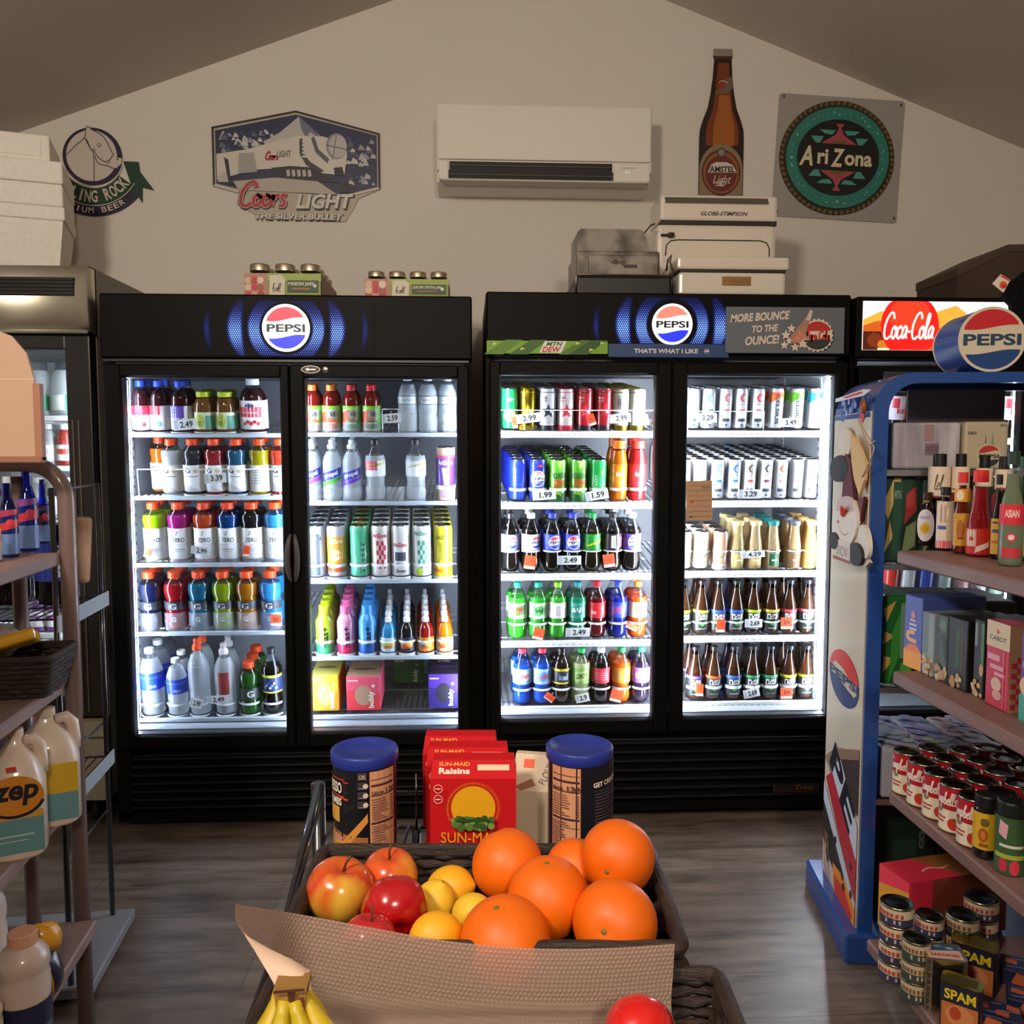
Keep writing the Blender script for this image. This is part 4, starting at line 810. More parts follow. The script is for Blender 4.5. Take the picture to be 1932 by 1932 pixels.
for px, c, ds in ((1462, '#e8641c|.4', 'white can with orange crown'), (1500, '#6ac81e|.4', 'white can with green crown'), (1538, '#2a9ae0|.4', 'white can with blue crown')):
    row('d', 0, px, 'can', can(.160, .0275, '#e4e8ec', lambda R_, z0, h, c=c: [g_p([(-R_ * 1.4, h * .9), (-R_ * 1.4, h * .62), (R_ * .2, h * .78), (R_ * 1.4, h * .74), (R_ * 1.4, h * .9)], c), g_t('CELSIUS', -.1 * R_, h * .5, h * .72, R_ * .5, '#3a4450|.4', .05, 0, -pi / 2)], '#b8bcc0|.22|m'), ds, 4, None, .0275)
for px, c, c2, ds in ((1290, '#3aa89a|.4', '#8ac8b0|.4', 'black-lidded can, teal mark at edge'), (1320, '#d86a6a|.4', '#c8c8d8|.4', 'black-lidded can, coral swoosh'), (1352, '#6ab8d8|.4', '#3a8ab8|.4', 'black-lidded can, faint blue mark'), (1383, '#3a7ac8|.4', '#3a8ac8|.4', 'black-lidded can, strong blue swoosh'), (1411, '#6a5a4a|.4', '#c85a3a|.4', 'black-lidded can, brown leaf'), (1442, '#5a5a6a|.4', '#8a3a6a|.4', 'black-lidded can, plum mark'), (1470, '#e87a3a|.4', '#e89a9a|.4', 'black-lidded can, orange leaf'), (1500, '#a8a8b0|.4', '#e87a6a|.4', 'black-lidded can, back print'), (1527, '#8a3a4a|.4', '#d83a4a|.4', 'black-lidded can, crimson fruit')):
    row('d', 1, px, 'can', can(.158, .0265, '#e0e3e8', slim(c, c2), '#18181b|.25|c'), ds, 8, None, .0265)
for px, base, ds, it in ((1290, '#e8c8a8', 'cream coffee can at door edge', None), (1322, '#ece4c4', 'cream coffee can with green leaf', lambda R_, z0, h: [g_c(0, h * .75, R_ * .2, '#7a8a6a|.4'), g_s([(-R_ * .6, h * .45), (0, h * .32), (R_ * .6, h * .42)], .005, '#6a7a4a|.4')]), (1357, '#e0a888', 'peach coffee can with green leaf', lambda R_, z0, h: [g_s([(-R_ * .6, h * .45), (0, h * .32), (R_ * .6, h * .42)], .005, '#5a8a6a|.4'), g_r(-R_ * 1.4, 0, R_ * 1.4, h * .15, '#e8dcd0|.4'), g_r(R_ * .1, h * .05, R_ * .6, h * .1, '#d84a3a|.4')])):
    X = row('d', 2, px, 'can', can(.152, .0305, base, it), ds, 3, None, .0305); cup('d', 2, X, .031, .075, .080)
for px, lq, cp, lk, ds in ((1388, '#d8c48a', '#d8c88a|.35', '#c8b070', 'coffee bottle with cream cap, left one'), (1421, '#d8bc8a', '#d8c08a|.35', '#c8b070', 'coffee bottle with cream cap, right one'), (1454, '#d2b88c', '#2a8a88|.35', '#1f5a3c', 'coffee bottle with teal cap'), (1494, '#c8a878', '#5a5a60|.35', '#6a4a2a', 'coffee bottle with dark cap'), (1529, '#dcb464', '#d8a868|.35', '#e0903a', 'coffee bottle with tan cap')):
    X = row('d', 2, px, 'b', bottle('frap', .190, .0325, lq + '|.15|l', cp, (.08, .42, None, lambda R_, z0, h, lk=lk: [g_r(-R_ * .5, 0, R_ * .8, h * .75, lk + '|.45'), g_c(-.2 * R_, h * .9, R_ * .5, '#2a4a34|.45', h * .1), g_r(-R_ * .2, h * .3, R_ * .5, h * .4, '#e8e0d0|.45')])), ds, 3, None, .0325); cup('d', 2, X, .0325, .075, .080)
TEA = '#4a2a16|.05|l'
def pure(c): return lambda R_, z0, h: [g_r(-R_ * 1.4, h * .86, R_ * 1.4, h, c), g_t('PURE', 0, h * .74, R_ * 1.3, h * .13, '#e8e8ea|.4', .04), g_t('LEAF', 0, h * .60, R_ * 1.3, h * .13, '#e8e8ea|.4', .04), g_p([(0, h * .2), (-R_ * .7, h * .45), (-R_ * .2, h * .46), (0, h * .3)], '#3aa04a|.4'), g_p([(0, h * .2), (R_ * .7, h * .45), (R_ * .2, h * .46), (0, h * .3)], '#58b85a|.4'), g_r(-R_ * .5, h * .08, R_ * .5, h * .11, '#c8c8c8|.4')]
for i, lst in ((3, ((1287, '#d8d03a', 'tea with yellow band at door edge'), (1321, '#d8d03a', 'tea with bright yellow band'), (1353, '#2a5ac8', 'tea with blue band and white tag'), (1386, '#2a5ac8', 'tea with blue band, untagged'), (1418, '#b0d02a', 'tea with lime band'), (1452, '#c8b03a', 'tea with dull yellow band'), (1485, '#d8384a', 'tea with red band over orange tag'), (1519, '#e0606a', 'tea with pale red band by lamp'))),
               (4, ((1309, '#7a5ad0', 'tea with violet band'), (1344, '#e0602a', 'tea with orange band'), (1381, '#3a6ad0', 'tea with blue band'), (1416, '#3a9a6a', 'tea with green band over white tag'), (1449, '#3a9a6a', 'tea with green band, untagged'), (1484, '#d8c82a', 'tea with yellow band over orange tag'), (1524, '#e0d03a', 'tea with yellow band by lamp')))):
    for px, c, ds in lst:
        X = row('d', i, px, 'b', bottle('tea', .213, .0335, TEA, '#1c1a1c|.35', (.08, .47, '#1e2422|.4', pure(c + '|.4')), top='#6a4a34|.05|t.6'), ds, 2, None, .0335); cup('d', i, X, .034, .05, .056 if i == 3 else .062)
# pale plastic bands that hold the front row, one guard per shelf
for (dr, i), L_ in CUPS.items():
    C = CO_[dr]; m = MB()
    z = ZS[dr, i]; a = SHELFA
    for X, Rr, h0, h1 in L_:
        s = Rr + .006; r = Rr + .0045; nn = 12; c = (X - C.x0, s)
        thin = h1 - h0 < .02 or h0 > 0
        mat = '#eef2f6|.35|' + ('' if thin else 'x')
        ag = [pi + .46 + (pi - .92) * k / nn for k in range(nn + 1)]; ring = [(c[0] + r * cos(q), c[1] + r * sin(q)) for q in ag]
        ri = [(c[0] + (r - .0018) * cos(q), c[1] + (r - .0018) * sin(q)) for q in ag]
        vs = [(x, y, h) for h in (h0, h1) for x, y in ring] + [(x, y, h) for h in (h0, h1) for x, y in ri]; k1 = nn + 1
        fs = [(j, j + 1, k1 + j + 1, k1 + j) for j in range(nn)] + [(2 * k1 + j + 1, 2 * k1 + j, 3 * k1 + j, 3 * k1 + j + 1) for j in range(nn)] + [(k1 + j, k1 + j + 1, 3 * k1 + j + 1, 3 * k1 + j) for j in range(nn)] + [(j + 1, j, 2 * k1 + j, 2 * k1 + j + 1) for j in range(nn)]
        m.add(vs, fs, mat)
    if m.v: m.build('bottle_guard', SHOBJ[dr, i])
# straight wire fences
def fence(dr, i, pa, pb, py):
    C = CO_[dr]; xa = at(pa, py, Y=C.yf + Y0).x - C.x0; xb = at(pb, py, Y=C.yf + Y0).x - C.x0; h = at(pa, py, Y=C.yf + Y0).z - ZS[dr, i]
    m = MB().tube([(xa, -.004, h), (xb, -.004, h)], .0017, '#eef1f4|.3', 6)
    for q in (xa, xb): m.tube([(q, -.004, h), (q, -.004, 0)], .0017, '#eef1f4|.3', 6)
    m.build('wire_fence', SHOBJ[dr, i])
fence('a', 1, 262, 528, 883); fence('c', 0, 944, 1232, 772); fence('d', 0, 1297, 1440, 774); fence('b', 0, 722, 752, 770)
# price tags hung in front of the drinks
def ptag(dr, i, px, py, text, wpx=40, hpx=17, rot=0, base='#e9edf0|.5', ink='#23262a|.5', what=None, extra=''):
    C = CO_[dr]; p = at(px, py, Y=C.yf + .108); w = wpx / 497; h = hpx / 497
    m = MB(); m.rbox(-w / 2, 0, -h / 2, w / 2, .0014, h / 2, base, .0006, 1)
    it = []
    if base.startswith('#f0f'): pass
    if text: it.append(g_t(text, w * .06, 0, w * .55, h * .62, ink, .03)); 
    if base.startswith('#e9'): it.append(g_r(-w * .48, -h * .46, -w * .3, h * .46, '#c3ccd4|.5'))
    if base.startswith('#f25'): it = [g_r(-w * .47, -h * .47, w * .47, -h * .28, '#f3ece8|.5')] + ([g_t(text, 0, h * .08, w * .5, h * .35, ink, .03)] if text else [g_r(-w * .2, 0, w * .2, h * .1, '#c04018|.5')])
    m.gfx(it, flat((0, 0, 0)))
    m.tube([(0, .001, h / 2), (.002, .004, h / 2 + .006), (0, .008, h / 2 + .008)], .0012, '#dfe6ea|.4', 5)
    tag(m.build('price_tag', None, (p.x, p.y, p.z), (0, R(rot), 0)), '%s, %s shelf, %s' % (what, SHN[i], DOORN[dr]), 'price tag', 'price tags in the coolers')
OR = '#f2562c|.5'
ptag('a', 0, 349, 801, '2.49', 42, 19, -6, what='white 2.49 price tag'); ptag('a', 1, 406, 902, '3.39', 40, 18, -4, what='white 3.39 price tag')
ptag('a', 2, 378, 1039, '2.99', 34, 15, 8, what='tilted pale price tag'); ptag('a', 2, 279, 1044, '', 14, 15, 15, OR, what='orange deal tag at left end'); ptag('a', 2, 465, 1040, '', 12, 20, 8, OR, what='orange deal tag on the black drink')
ptag('a', 3, 521, 1170, '2/5', 20, 21, 0, OR, what='orange deal tag at right end'); ptag('a', 4, 410, 1320, '2.49', 38, 15, -3, what='white 2.49 price tag'); ptag('a', 4, 370, 1327, '2.99', 24, 18, 16, what='small tilted white price tag')
ptag('b', 0, 738, 789, '2.59', 36, 17, -4, what='white 2.59 price tag')
ptag('c', 0, 996, 789, '2.99', 46, 17, -7, what='white 2.99 price tag on gold can'); ptag('c', 0, 1170, 789, '2.99', 40, 17, -5, what='white 2.99 price tag on silver can'); ptag('c', 0, 971, 797, '', 10, 22, -8, OR, what='orange deal tag on the green can'); ptag('c', 0, 1116, 792, '', 14, 22, -20, OR, what='orange deal tag on the red cans'); ptag('c', 0, 1219, 792, '', 10, 20, -15, OR, what='orange deal tag at right end')
ptag('c', 1, 1027, 934, '1.99', 44, 18, -4, what='white 1.99 price tag'); ptag('c', 1, 1126, 934, '1.59', 44, 18, -10, what='white 1.59 price tag')
ptag('c', 2, 1074, 1057, '2.49', 46, 17, 0, what='white 2.49 price tag'); ptag('c', 2, 1000, 1061, '', 22, 26, 8, OR, what='orange deal tag left of price tag'); ptag('c', 2, 1149, 1058, '', 22, 25, -8, OR, what='orange deal tag right of price tag')
ptag('c', 3, 1090, 1193, '2.49', 46, 17, 0, what='white 2.49 price tag'); ptag('c', 3, 1016, 1196, '', 21, 22, 14, OR, what='orange deal tag left of price tag'); ptag('c', 3, 1192, 1183, '', 24, 10, 25, OR, what='orange deal tag seen almost edge-on')
ptag('c', 4, 1037, 1316, '', 20, 14, 38, OR, what='orange deal tag under blue sodas'); ptag('c', 4, 1099, 1317, '2.9', 26, 17, -12, what='small white price tag'); ptag('c', 4, 1163, 1313, '', 23, 24, 15, OR, what='orange deal tag under orange soda')
ptag('d', 0, 1333, 788, '3.29', 40, 17, 0, what='white 3.29 price tag'); ptag('d', 0, 1490, 797, '3.49', 40, 16, -3, what='white 3.49 price tag')
ptag('d', 1, 1414, 932, '3.29', 44, 17, 0, what='white 3.29 price tag'); ptag('d', 2, 1421, 1046, '4.29', 46, 13, -4, what='white 4.29 price tag')
ptag('d', 3, 1360, 1181, '', 17, 26, 3, OR, what='orange deal tag under blue band tea'); ptag('d', 3, 1422, 1176, '2.69', 34, 16, 0, what='white 2.69 price tag'); ptag('d', 3, 1484, 1176, '2/4', 23, 23, 0, OR, what='orange 2/4 deal tag')
ptag('d', 4, 1320, 1302, '', 15, 24, 3, OR, what='orange deal tag at left end'); ptag('d', 4, 1418, 1308, '2.69', 32, 17, -12, what='tilted white 2.69 price tag'); ptag('d', 4, 1484, 1308, '2/4', 24, 22, 0, OR, what='orange 2/4 deal tag')
# cardboard note taped to the fourth door
a = at(1295, 907, Y=3.086); b = at(1343, 982, Y=3.086); w = b.x - a.x; h = a.z - b.z
nt_ = []
rr = random.Random(3)
for k in range(7):
    y = h * (.38 - .13 * k); c = '#c05a3a|.6' if k in (0, 2, 4) else '#5a4a3c|.6'
    nt_ += [('s', [(-w * .42 + w * .84 * j / 14, y + h * .018 * rr.uniform(-1, 1)) for j in range(15)], .0016, c)]
nt_ += [g_c(-w * .28, -h * .02, w * .07, '#d2603e|.6', n=12), g_r(w * .1, h * .3, w * .42, h * .36, '#8a8a80|.6'), g_c(-w * .33, -h * .4, w * .04, '#4a3c30|.6', n=10)]
flat_sign('handwritten_note', 'tan cardboard note with handwriting taped inside fourth cooler door', 'note', (a.x + b.x) / 2, 3.084, (a.z + b.z) / 2, w, h, .002, '#c9a07a|.7', nt_, R(-1))

# ================================================================ ON THE GABLE WALL
def kpx(cx, cy, Y): return (at(cx + 40, cy, Y=Y) - at(cx - 40, cy, Y=Y)).length / 80
class PX:
    """a flat board on a plane Y = const; graphics given in pixel-sized units from its centre"""
    def __init__(s, cx, cy, Y): s.o = at(cx, cy, Y=Y); s.k = kpx(cx, cy, Y); s.cx, s.cy = cx, cy
    def p(s, x, y): return ((x - s.cx) * s.k, (s.cy - y) * s.k)
    def P(s, pts): return [s.p(*q) for q in pts]
    def t(s, tx, x, y, w, h, c, bold=.02, shear=0, rot=0): return g_t(tx, *s.p(x, y), w * s.k, h * s.k, c, bold, shear, rot)
    def poly(s, pts, c): return g_p(s.P(pts), c)
    def r(s, x0, y0, x1, y1, c): a = s.p(x0, y0); b = s.p(x1, y1); return g_r(a[0], b[1], b[0], a[1], c)
    def line(s, pts, w, c): return ('s', smooth_path(s.P(pts), 4), w * s.k, c)
    def seg(s, pts, w, c): return ('s', s.P(pts), w * s.k, c)
    def c(s_, x, y, r, c, ry=None, n=24): a = s_.p(x, y); return g_c(a[0], a[1], r * s_.k, c, None if ry is None else ry * s_.k, n)
def board(name, label, cat, px, outline, t, base, items, tilt=0, side=None, eps=.0004):
    m = MB().prism(px.P(outline), flat((0, 0, 0)), -t, 0, base, side)
    m.gfx(items, flat((0, 0, 0)), eps)
    return tag(m.build(name, None, tuple(px.o), (0, tilt, 0)), label, cat)
YS = YW - .008
# -- round beer sign with a horse head and a green ribbon
q = PX(172, 322, YS); TIN = '#c9bdb0|.5'; NV = '#241a38|.45'; GN = '#123a22|.45'
out = [(172 + 55 * cos(R(v)), 296 - 54 * sin(R(v))) for v in range(-20, 200, 10)]
ring = [(172 + 56 * cos(R(v)), 296 - 56 * sin(R(v))) for v in range(200, 341, 10)]
it = [g_ring(*q.p(172, 322), 84 * q.k, 62 * q.k, GN, R(200), R(352)), g_ring(*q.p(172, 322), 100 * q.k, 84 * q.k, NV, R(200), R(318)),
      g_ring(*q.p(172, 322), 85 * q.k, 83.4 * q.k, TIN, R(200), R(345)), g_ring(*q.p(172, 322), 63 * q.k, 61 * q.k, TIN, R(200), R(352))]
q2 = PX(175, 295, YS)
m = MB()
m.prism([q.p(175 + 56 * cos(R(v)), 295 - 54 * sin(R(v))) for v in range(0, 360, 8)], flat((0, 0, 0)), -.006, 0, NV)
rib = [q.p(175 + 112 * cos(R(v)), 296 - 112 * sin(R(v))) for v in range(205, 326, 6)] + [q.p(175 + 57 * cos(R(v)), 296 - 57 * sin(R(v))) for v in range(325, 204, -6)]
m.prism(rib, flat((0, 0, 0)), -.006, 0, GN)
m.prism(q.P([(233, 303), (262, 304), (264, 322), (290, 357), (268, 352), (267, 381), (248, 352)]), flat((0, 0, 0)), -.006, -.0003, GN)
c_ = q.p(175, 296)
it = [g_ring(*c_, 112 * q.k, 92 * q.k, NV, R(205), R(318)), g_ring(*c_, 92.5 * q.k, 91 * q.k, TIN, R(205), R(328)), g_ring(*c_, 59 * q.k, 57 * q.k, TIN, R(205), R(345)),
      g_c(*q.p(174, 294), 48 * q.k, TIN, 48 * q.k, 40),
      q.poly([(163, 246), (168, 238), (176, 245), (200, 262), (219, 296), (231, 298), (230, 308), (219, 317), (200, 313), (188, 303), (160, 300)], TIN)]
INK = '#3a3036|.5'
it += [q.line(v, 1.6, INK) for v in ([(126, 294), (145, 275), (162, 260), (165, 243), (169, 239), (176, 245)], [(176, 245), (194, 255), (204, 268), (212, 286), (216, 290)], [(162, 261), (172, 280), (178, 294), (177, 342)], [(180, 294), (186, 308), (200, 312), (205, 313)], [(176, 281), (186, 296), (196, 304), (204, 306)], [(216, 290), (209, 300), (204, 305)], [(205, 313), (216, 318)], [(165, 262), (172, 278)])]
it += [q.c(189, 274, 3.6, INK), q.c(189, 274, 2.4, TIN), q.c(204, 305, 3.2, '#a03038|.5'), q.c(204, 305, 1.8, TIN), q.c(179, 283, 2.6, INK), q.c(179, 283, 1.6, TIN), q.c(223, 300, 1.6, INK)]
it += g_arc_text('ROLLING ROCK', c_[0], c_[1], 75 * q.k, R(267), R(9.6), 12 * q.k, 23 * q.k, TIN, True, .03)
it += g_arc_text('PREMIUM BEER', c_[0], c_[1], 101.5 * q.k, R(264), R(7.0), 10 * q.k, 11 * q.k, TIN, True, .02)
m.gfx(it, flat((0, 0, 0)), .0002)
tag(m.build('beer_sign', None, tuple(q.o)), 'round horse-head beer sign with green ribbon on left wall end', 'sign')
# -- six-sided mountain sign
q = PX(560, 312, YS); SV = '#cfc8ba|.4'; SKY = '#26284a|.45'; BK = '#1c1c20|.45'
oc = [(402, 244), (560, 212), (718, 250), (718, 354), (676, 372), (668, 388), (654, 410), (650, 416), (480, 412), (478, 404), (446, 386), (450, 366), (404, 354)]
it = [q.poly([(408, 250), (560, 218), (712, 254), (712, 350), (640, 368), (450, 358), (408, 348)], SKY)]
rr = random.Random(11)
for k in range(90):                                       # snowy rocks and firs either side of the peak
    x = rr.choice((rr.uniform(414, 525), rr.uniform(655, 706))); y = rr.uniform(248 + abs(560 - x) * .05, 292 if x < 560 else 345)
    s = rr.uniform(3, 8)
    it.append(q.poly([(x - s, y + s * .6), (x - s * .3, y - s), (x + s * .8, y - s * .2), (x + s, y + s * .7)], rr.choice(('#8f929c|.5', '#b7b6b4|.5', '#5a6070|.5', '#3a4668|.5', '#c8c4bc|.5'))))
it += [q.poly([(566, 222), (600, 252), (640, 300), (520, 300), (498, 270), (530, 252)], '#b9b6b0|.45'), q.poly([(566, 222), (600, 252), (604, 262), (586, 250), (580, 262), (570, 246)], '#6d7080|.5'),
       q.poly([(410, 294), (470, 284), (530, 266), (566, 258), (610, 258), (650, 270), (656, 290), (650, 330), (600, 326), (540, 318), (480, 322), (410, 342)], SV),
       q.poly([(566, 264), (572, 262), (574, 290), (585, 305), (612, 322), (604, 326), (578, 312), (566, 292)], '#3a3a46|.4'), q.poly([(588, 262), (596, 288), (618, 308), (622, 300), (602, 282), (594, 258)], '#55565e|.4')]
it += [q.r(571, 266 + 7 * k, 578 + k * 2, 270 + 7 * k, SV) for k in range(5)]
it += [q.c(636, 276, 20, '#8a8a92|.4', 24), q.c(638, 276, 17, '#b9b6b0|.4', 21), q.seg([(617, 274), (655, 282)], 1.6, '#4a4a52|.4'), q.seg([(636, 256), (628, 302)], 1.4, '#4a4a52|.4'),
       q.poly([(630, 316), (646, 314), (650, 330), (632, 330)], BK), q.poly([(640, 346), (652, 342), (668, 348), (668, 362), (640, 362)], BK), q.poly([(512, 318), (548, 314), (590, 316), (618, 332), (640, 344), (600, 342), (520, 336)], '#2e2c30|.5')]
it += [q.poly([(540 + 10 * k, 322), (546 + 10 * k, 320), (548 + 10 * k, 332), (542 + 10 * k, 334)], '#b9b4aa|.5') for k in range(5)]
it += [q.poly([(412, 336), (424, 326), (434, 336), (432, 346), (412, 346)], '#b9b6b0|.5'), q.poly([(424, 300), (432, 304), (436, 340), (444, 350), (432, 350)], '#2e2c30|.5'), q.poly([(452, 292), (480, 290), (486, 326), (450, 330)], '#a29e9a|.45'),
       q.poly([(440, 344), (520, 336), (600, 342), (636, 366), (450, 360)], '#b3ab9c|.5')]
it += [q.seg([(404, 246), (404, 354)], 3.5, BK), q.seg([(716, 250), (716, 354)], 3.5, BK), q.seg([(404, 352), (450, 364)], 3, SV), q.seg([(716, 353), (664, 366)], 3, SV), q.seg([(402, 246), (560, 213), (718, 252)], 3, '#1a1a2c|.45')]
it += g_script('Coors', *q.p(497, 369), 100 * q.k, 44 * q.k, 11 * q.k, BK) + g_script('Coors', *q.p(497, 368), 100 * q.k, 44 * q.k, 8.5 * q.k, '#d8c8b8|.45') + g_script('Coors', *q.p(497, 368), 100 * q.k, 44 * q.k, 6.3 * q.k, '#b02028|.45')
it += g_script('Coors', *q.p(514, 296), 26 * q.k, 14 * q.k, 3.4 * q.k, '#b0302e|.45') + [q.t('LIGHT', 537, 292, 28, 12, '#7a7468|.45', .04, .2, R(6))]
it += [q.t('LIGHT', 614, 381, 112, 30, BK, .07, .25, R(1)), q.t('LIGHT', 612, 379, 110, 27, SV, .045, .25, R(1)), q.t('THE SILVER BULLET', 564, 409, 168, 14, BK, .07, .2), q.t('THE SILVER BULLET', 563, 408, 166, 11, SV, .04, .2)]
board('beer_sign', 'six-sided snowy mountain beer sign with red and silver lettering', 'sign', q, oc, .006, '#b7ab98|.5', it, eps=.00005)
# -- bottle-shaped sign
q = PX(1362, 230, YS); AMB = '#6a2c12|.4'
half = [(0, 99), (17, 99), (18, 112), (16, 118), (18, 148), (22, 180), (27, 205), (36, 228), (41, 245), (42, 262), (42, 362), (0, 362)]
oc = [(1362 + a, b) for a, b in half] + [(1362 - a, b) for a, b in half[::-1][1:-1]]
inn = [(0, 124), (10, 124), (12, 150), (15, 182), (19, 210), (28, 232), (31, 250), (31, 272), (0, 276)]
it = [q.poly([(1362 + a, b) for a, b in half[:3]] + [(1362 - a, b) for a, b in half[2:0:-1]], '#8f8676|.4'), q.r(1346, 112, 1378, 118, '#4a2418|.4'),
      q.poly([(1363 + a, b) for a, b in inn] + [(1363 - a, b) for a, b in inn[::-1][1:-1]], '#7a3614|.4'), q.poly([(1366 + a * .66, b) for a, b in inn[3:]] + [(1366 - a * .66, b) for a, b in inn[::-1][:-3]], '#a35c1e|.4'),
      q.poly([(1346, 180), (1354, 172), (1364, 156), (1372, 150), (1380, 148), (1382, 168), (1374, 178), (1360, 180)], '#6e5a46|.5'), q.c(1362, 166, 6, '#8a3a26|.5'), q.line([(1355, 160), (1362, 156), (1372, 160)], 1.5, '#c8b49a|.5'),
      q.poly([(1362 + 41 * cos(R(v)), 318 - 48 * sin(R(v))) for v in range(0, 181, 9)] + [(1321, 362), (1403, 362)], '#8a7458|.5'), q.c(1362, 322, 37, '#5a2216|.5', 42), q.c(1362, 322, 34, '#8a5a2c|.5', 38), q.c(1362, 324, 30, '#6a241a|.5', 33),
      q.poly([(1337, 322), (1343, 308), (1352, 303), (1372, 303), (1384, 308), (1392, 322)], '#cfc6b8|.5'), q.c(1362, 286, 9, '#4a4038|.5'), q.c(1362, 286, 6, '#8a8270|.5'), q.t('AMSTEL', 1364, 316, 48, 11, '#2a2018|.5', .05)]
it += g_script('so', *q.p(1362, 338), 26 * q.k, 17 * q.k, 1.8 * q.k, '#cfc6b8|.5') + [q.t('Light', 1364, 337, 34, 20, '#cfc6b8|.5', 0, .3)]
board('beer_sign', 'tall brown bottle-shaped beer sign standing above white scale', 'sign', q, oc, .006, '#2a120a|.4', it, eps=.00015)
# -- square plate with a round iced tea emblem
q = PX(1580, 299, YS); TQ = '#2f7a6c|.5'; G5 = '#a09a94|.45'
oc = [(1464, 192), (1468, 189), (1696, 189), (1700, 193), (1700, 406), (1696, 409), (1466, 409), (1463, 405)]
cx, cy = 1579, 299
it = [q.c(cx, cy, 109, '#2a2413|.6', 103, 48)]
it += [('p', q.P([(cx + a * cos(R(v)), cy - b * sin(R(v))) for a, b, v in ((107, 101, v0), (100, 94, v0 + 2), (103, 97, v0 + 5), (109, 103, v0 + 3))]), '#6a5426|.6') for v0 in range(0, 360, 6)]
it += [q.c(cx, cy, 97, TQ, 91, 48)]
rr = random.Random(4)
it += [q.c(cx + 86 * cos(R(v)) + rr.uniform(-3, 3), cy - 80 * sin(R(v)) + rr.uniform(-3, 3), rr.uniform(1.5, 3), rr.choice(('#57a091|.5', '#3f8a7c|.5', '#7ab3a6|.5')), None, 8) for v in range(0, 360, 7)]
it += [q.c(cx, cy, 77, '#12100e|.5', 68, 44)]
for s in (1, -1):
    f = lambda pts: [(cx + a, cy - s * b) for a, b in pts]
    it += [q.poly(f([(-8, 60), (8, 60), (2, 52), (8, 40), (34, 24), (-34, 24), (-8, 40), (-2, 52)]), '#a84a52|.5'), q.poly(f([(-14, 30), (14, 30), (10, 24), (-10, 24)]), '#6a5a26|.5')]
    for e in (1, -1): it += [q.poly([(cx + e * a, cy - s * b) for a, b in ((8, 48), (38, 48), (28, 41), (14, 40))], '#4a9a88|.5'), q.poly([(cx + e * a, cy - s * b) for a, b in ((30, 36), (54, 36), (44, 24), (36, 24))], '#4a9a88|.5')]
cream = '#d8caa6|.5'
it += [q.t('A', 1519, 299, 26, 36, cream, .03, .2), q.t('ri', 1550, 299, 20, 27, cream, .03), q.t('Z', 1578, 300, 25, 33, cream, .04, .2), q.t('ona', 1617, 303, 52, 20, cream, .03)]
it += [q.c(x, y, 2.2, '#4a4440|.5', None, 8) for x, y in ((1470, 196), (1690, 198), (1470, 402), (1692, 402))]
board('tea_sign', 'square grey tin sign with round turquoise iced tea emblem', 'sign', q, oc, .005, G5, it, R(2.5), eps=.00012)
# -- mini-split air conditioner
a = at(824, 196, Y=3.74); b = at(1228, 350, Y=3.74); w = b.x - a.x; h = a.z - b.z
AC = thing('air_conditioner', 'white wall-mounted air conditioner with dark slot at its base', 'air conditioner', ((a.x + b.x) / 2, 3.74, b.z))
m = MB(); pw = '#e6e0d4|.3|c'
prof = [(0.0, .052), (.0, h), (.02, h + .004), (.208, h + .004), (.208, -.004), (.07, 0), (.035, .012), (.03, .05)]
m.prism([(y, z) for y, z in prof], flat((0, 0, 0), (0, 1, 0), (0, 0, 1)), -w / 2, w / 2, pw); 
m.build('housing', AC)
MB().rbox(-w / 2 + .004, -.012, .094, w / 2 - .004, 0, h - .002, pw, .004, 2).build('front_panel', AC)
sl = MB(); xa, xb = at(848, 320, Y=3.74).x - (a.x + b.x) / 2, at(1155, 320, Y=3.74).x - (a.x + b.x) / 2
sl.box(xa, -.001, .016, xb, .03, .088, '#14110f|.6')
sl.build('air_slot', AC)
for zz in (.072, .034):
    MB().add([(xa, -.006, zz), (xb, -.006, zz), (xb, .012, zz + .006), (xa, .012, zz + .006), (xa, -.006, zz - .003), (xb, -.006, zz - .003), (xb, .012, zz + .003), (xa, .012, zz + .003)], [(0, 1, 2, 3), (7, 6, 5, 4), (0, 4, 5, 1), (3, 2, 6, 7), (0, 3, 7, 4), (1, 5, 6, 2)], '#5b554e|.5').build('louvre', AC)
pn = MB(); pn.rbox(xb + .006, -.006, .012, w / 2 - .006, .02, .09, pw, .003, 1)
pn.gfx([g_c(xb + .06, .052, .003, '#7fe0a0|.4|e1.2', n=10), g_c(xb + .072, .052, .003, '#7fe0a0|.4|e1', n=10), g_r(xb + .04, .068, xb + .10, .071, '#a8a296|.5')], flat((0, -.006, 0)))
pn.build('control_panel', AC)
pn = MB(); pn.rbox(-w / 2 + .006, -.006, .012, xa - .004, .02, .09, pw, .003, 1); pn.build('end_panel', AC)
fl = MB(); fl.rbox(-w / 2 + .02, -.03, .0, w / 2 - .02, .03, .008, '#d8d0c2|.35', .003, 1); fl.build('flap', AC)

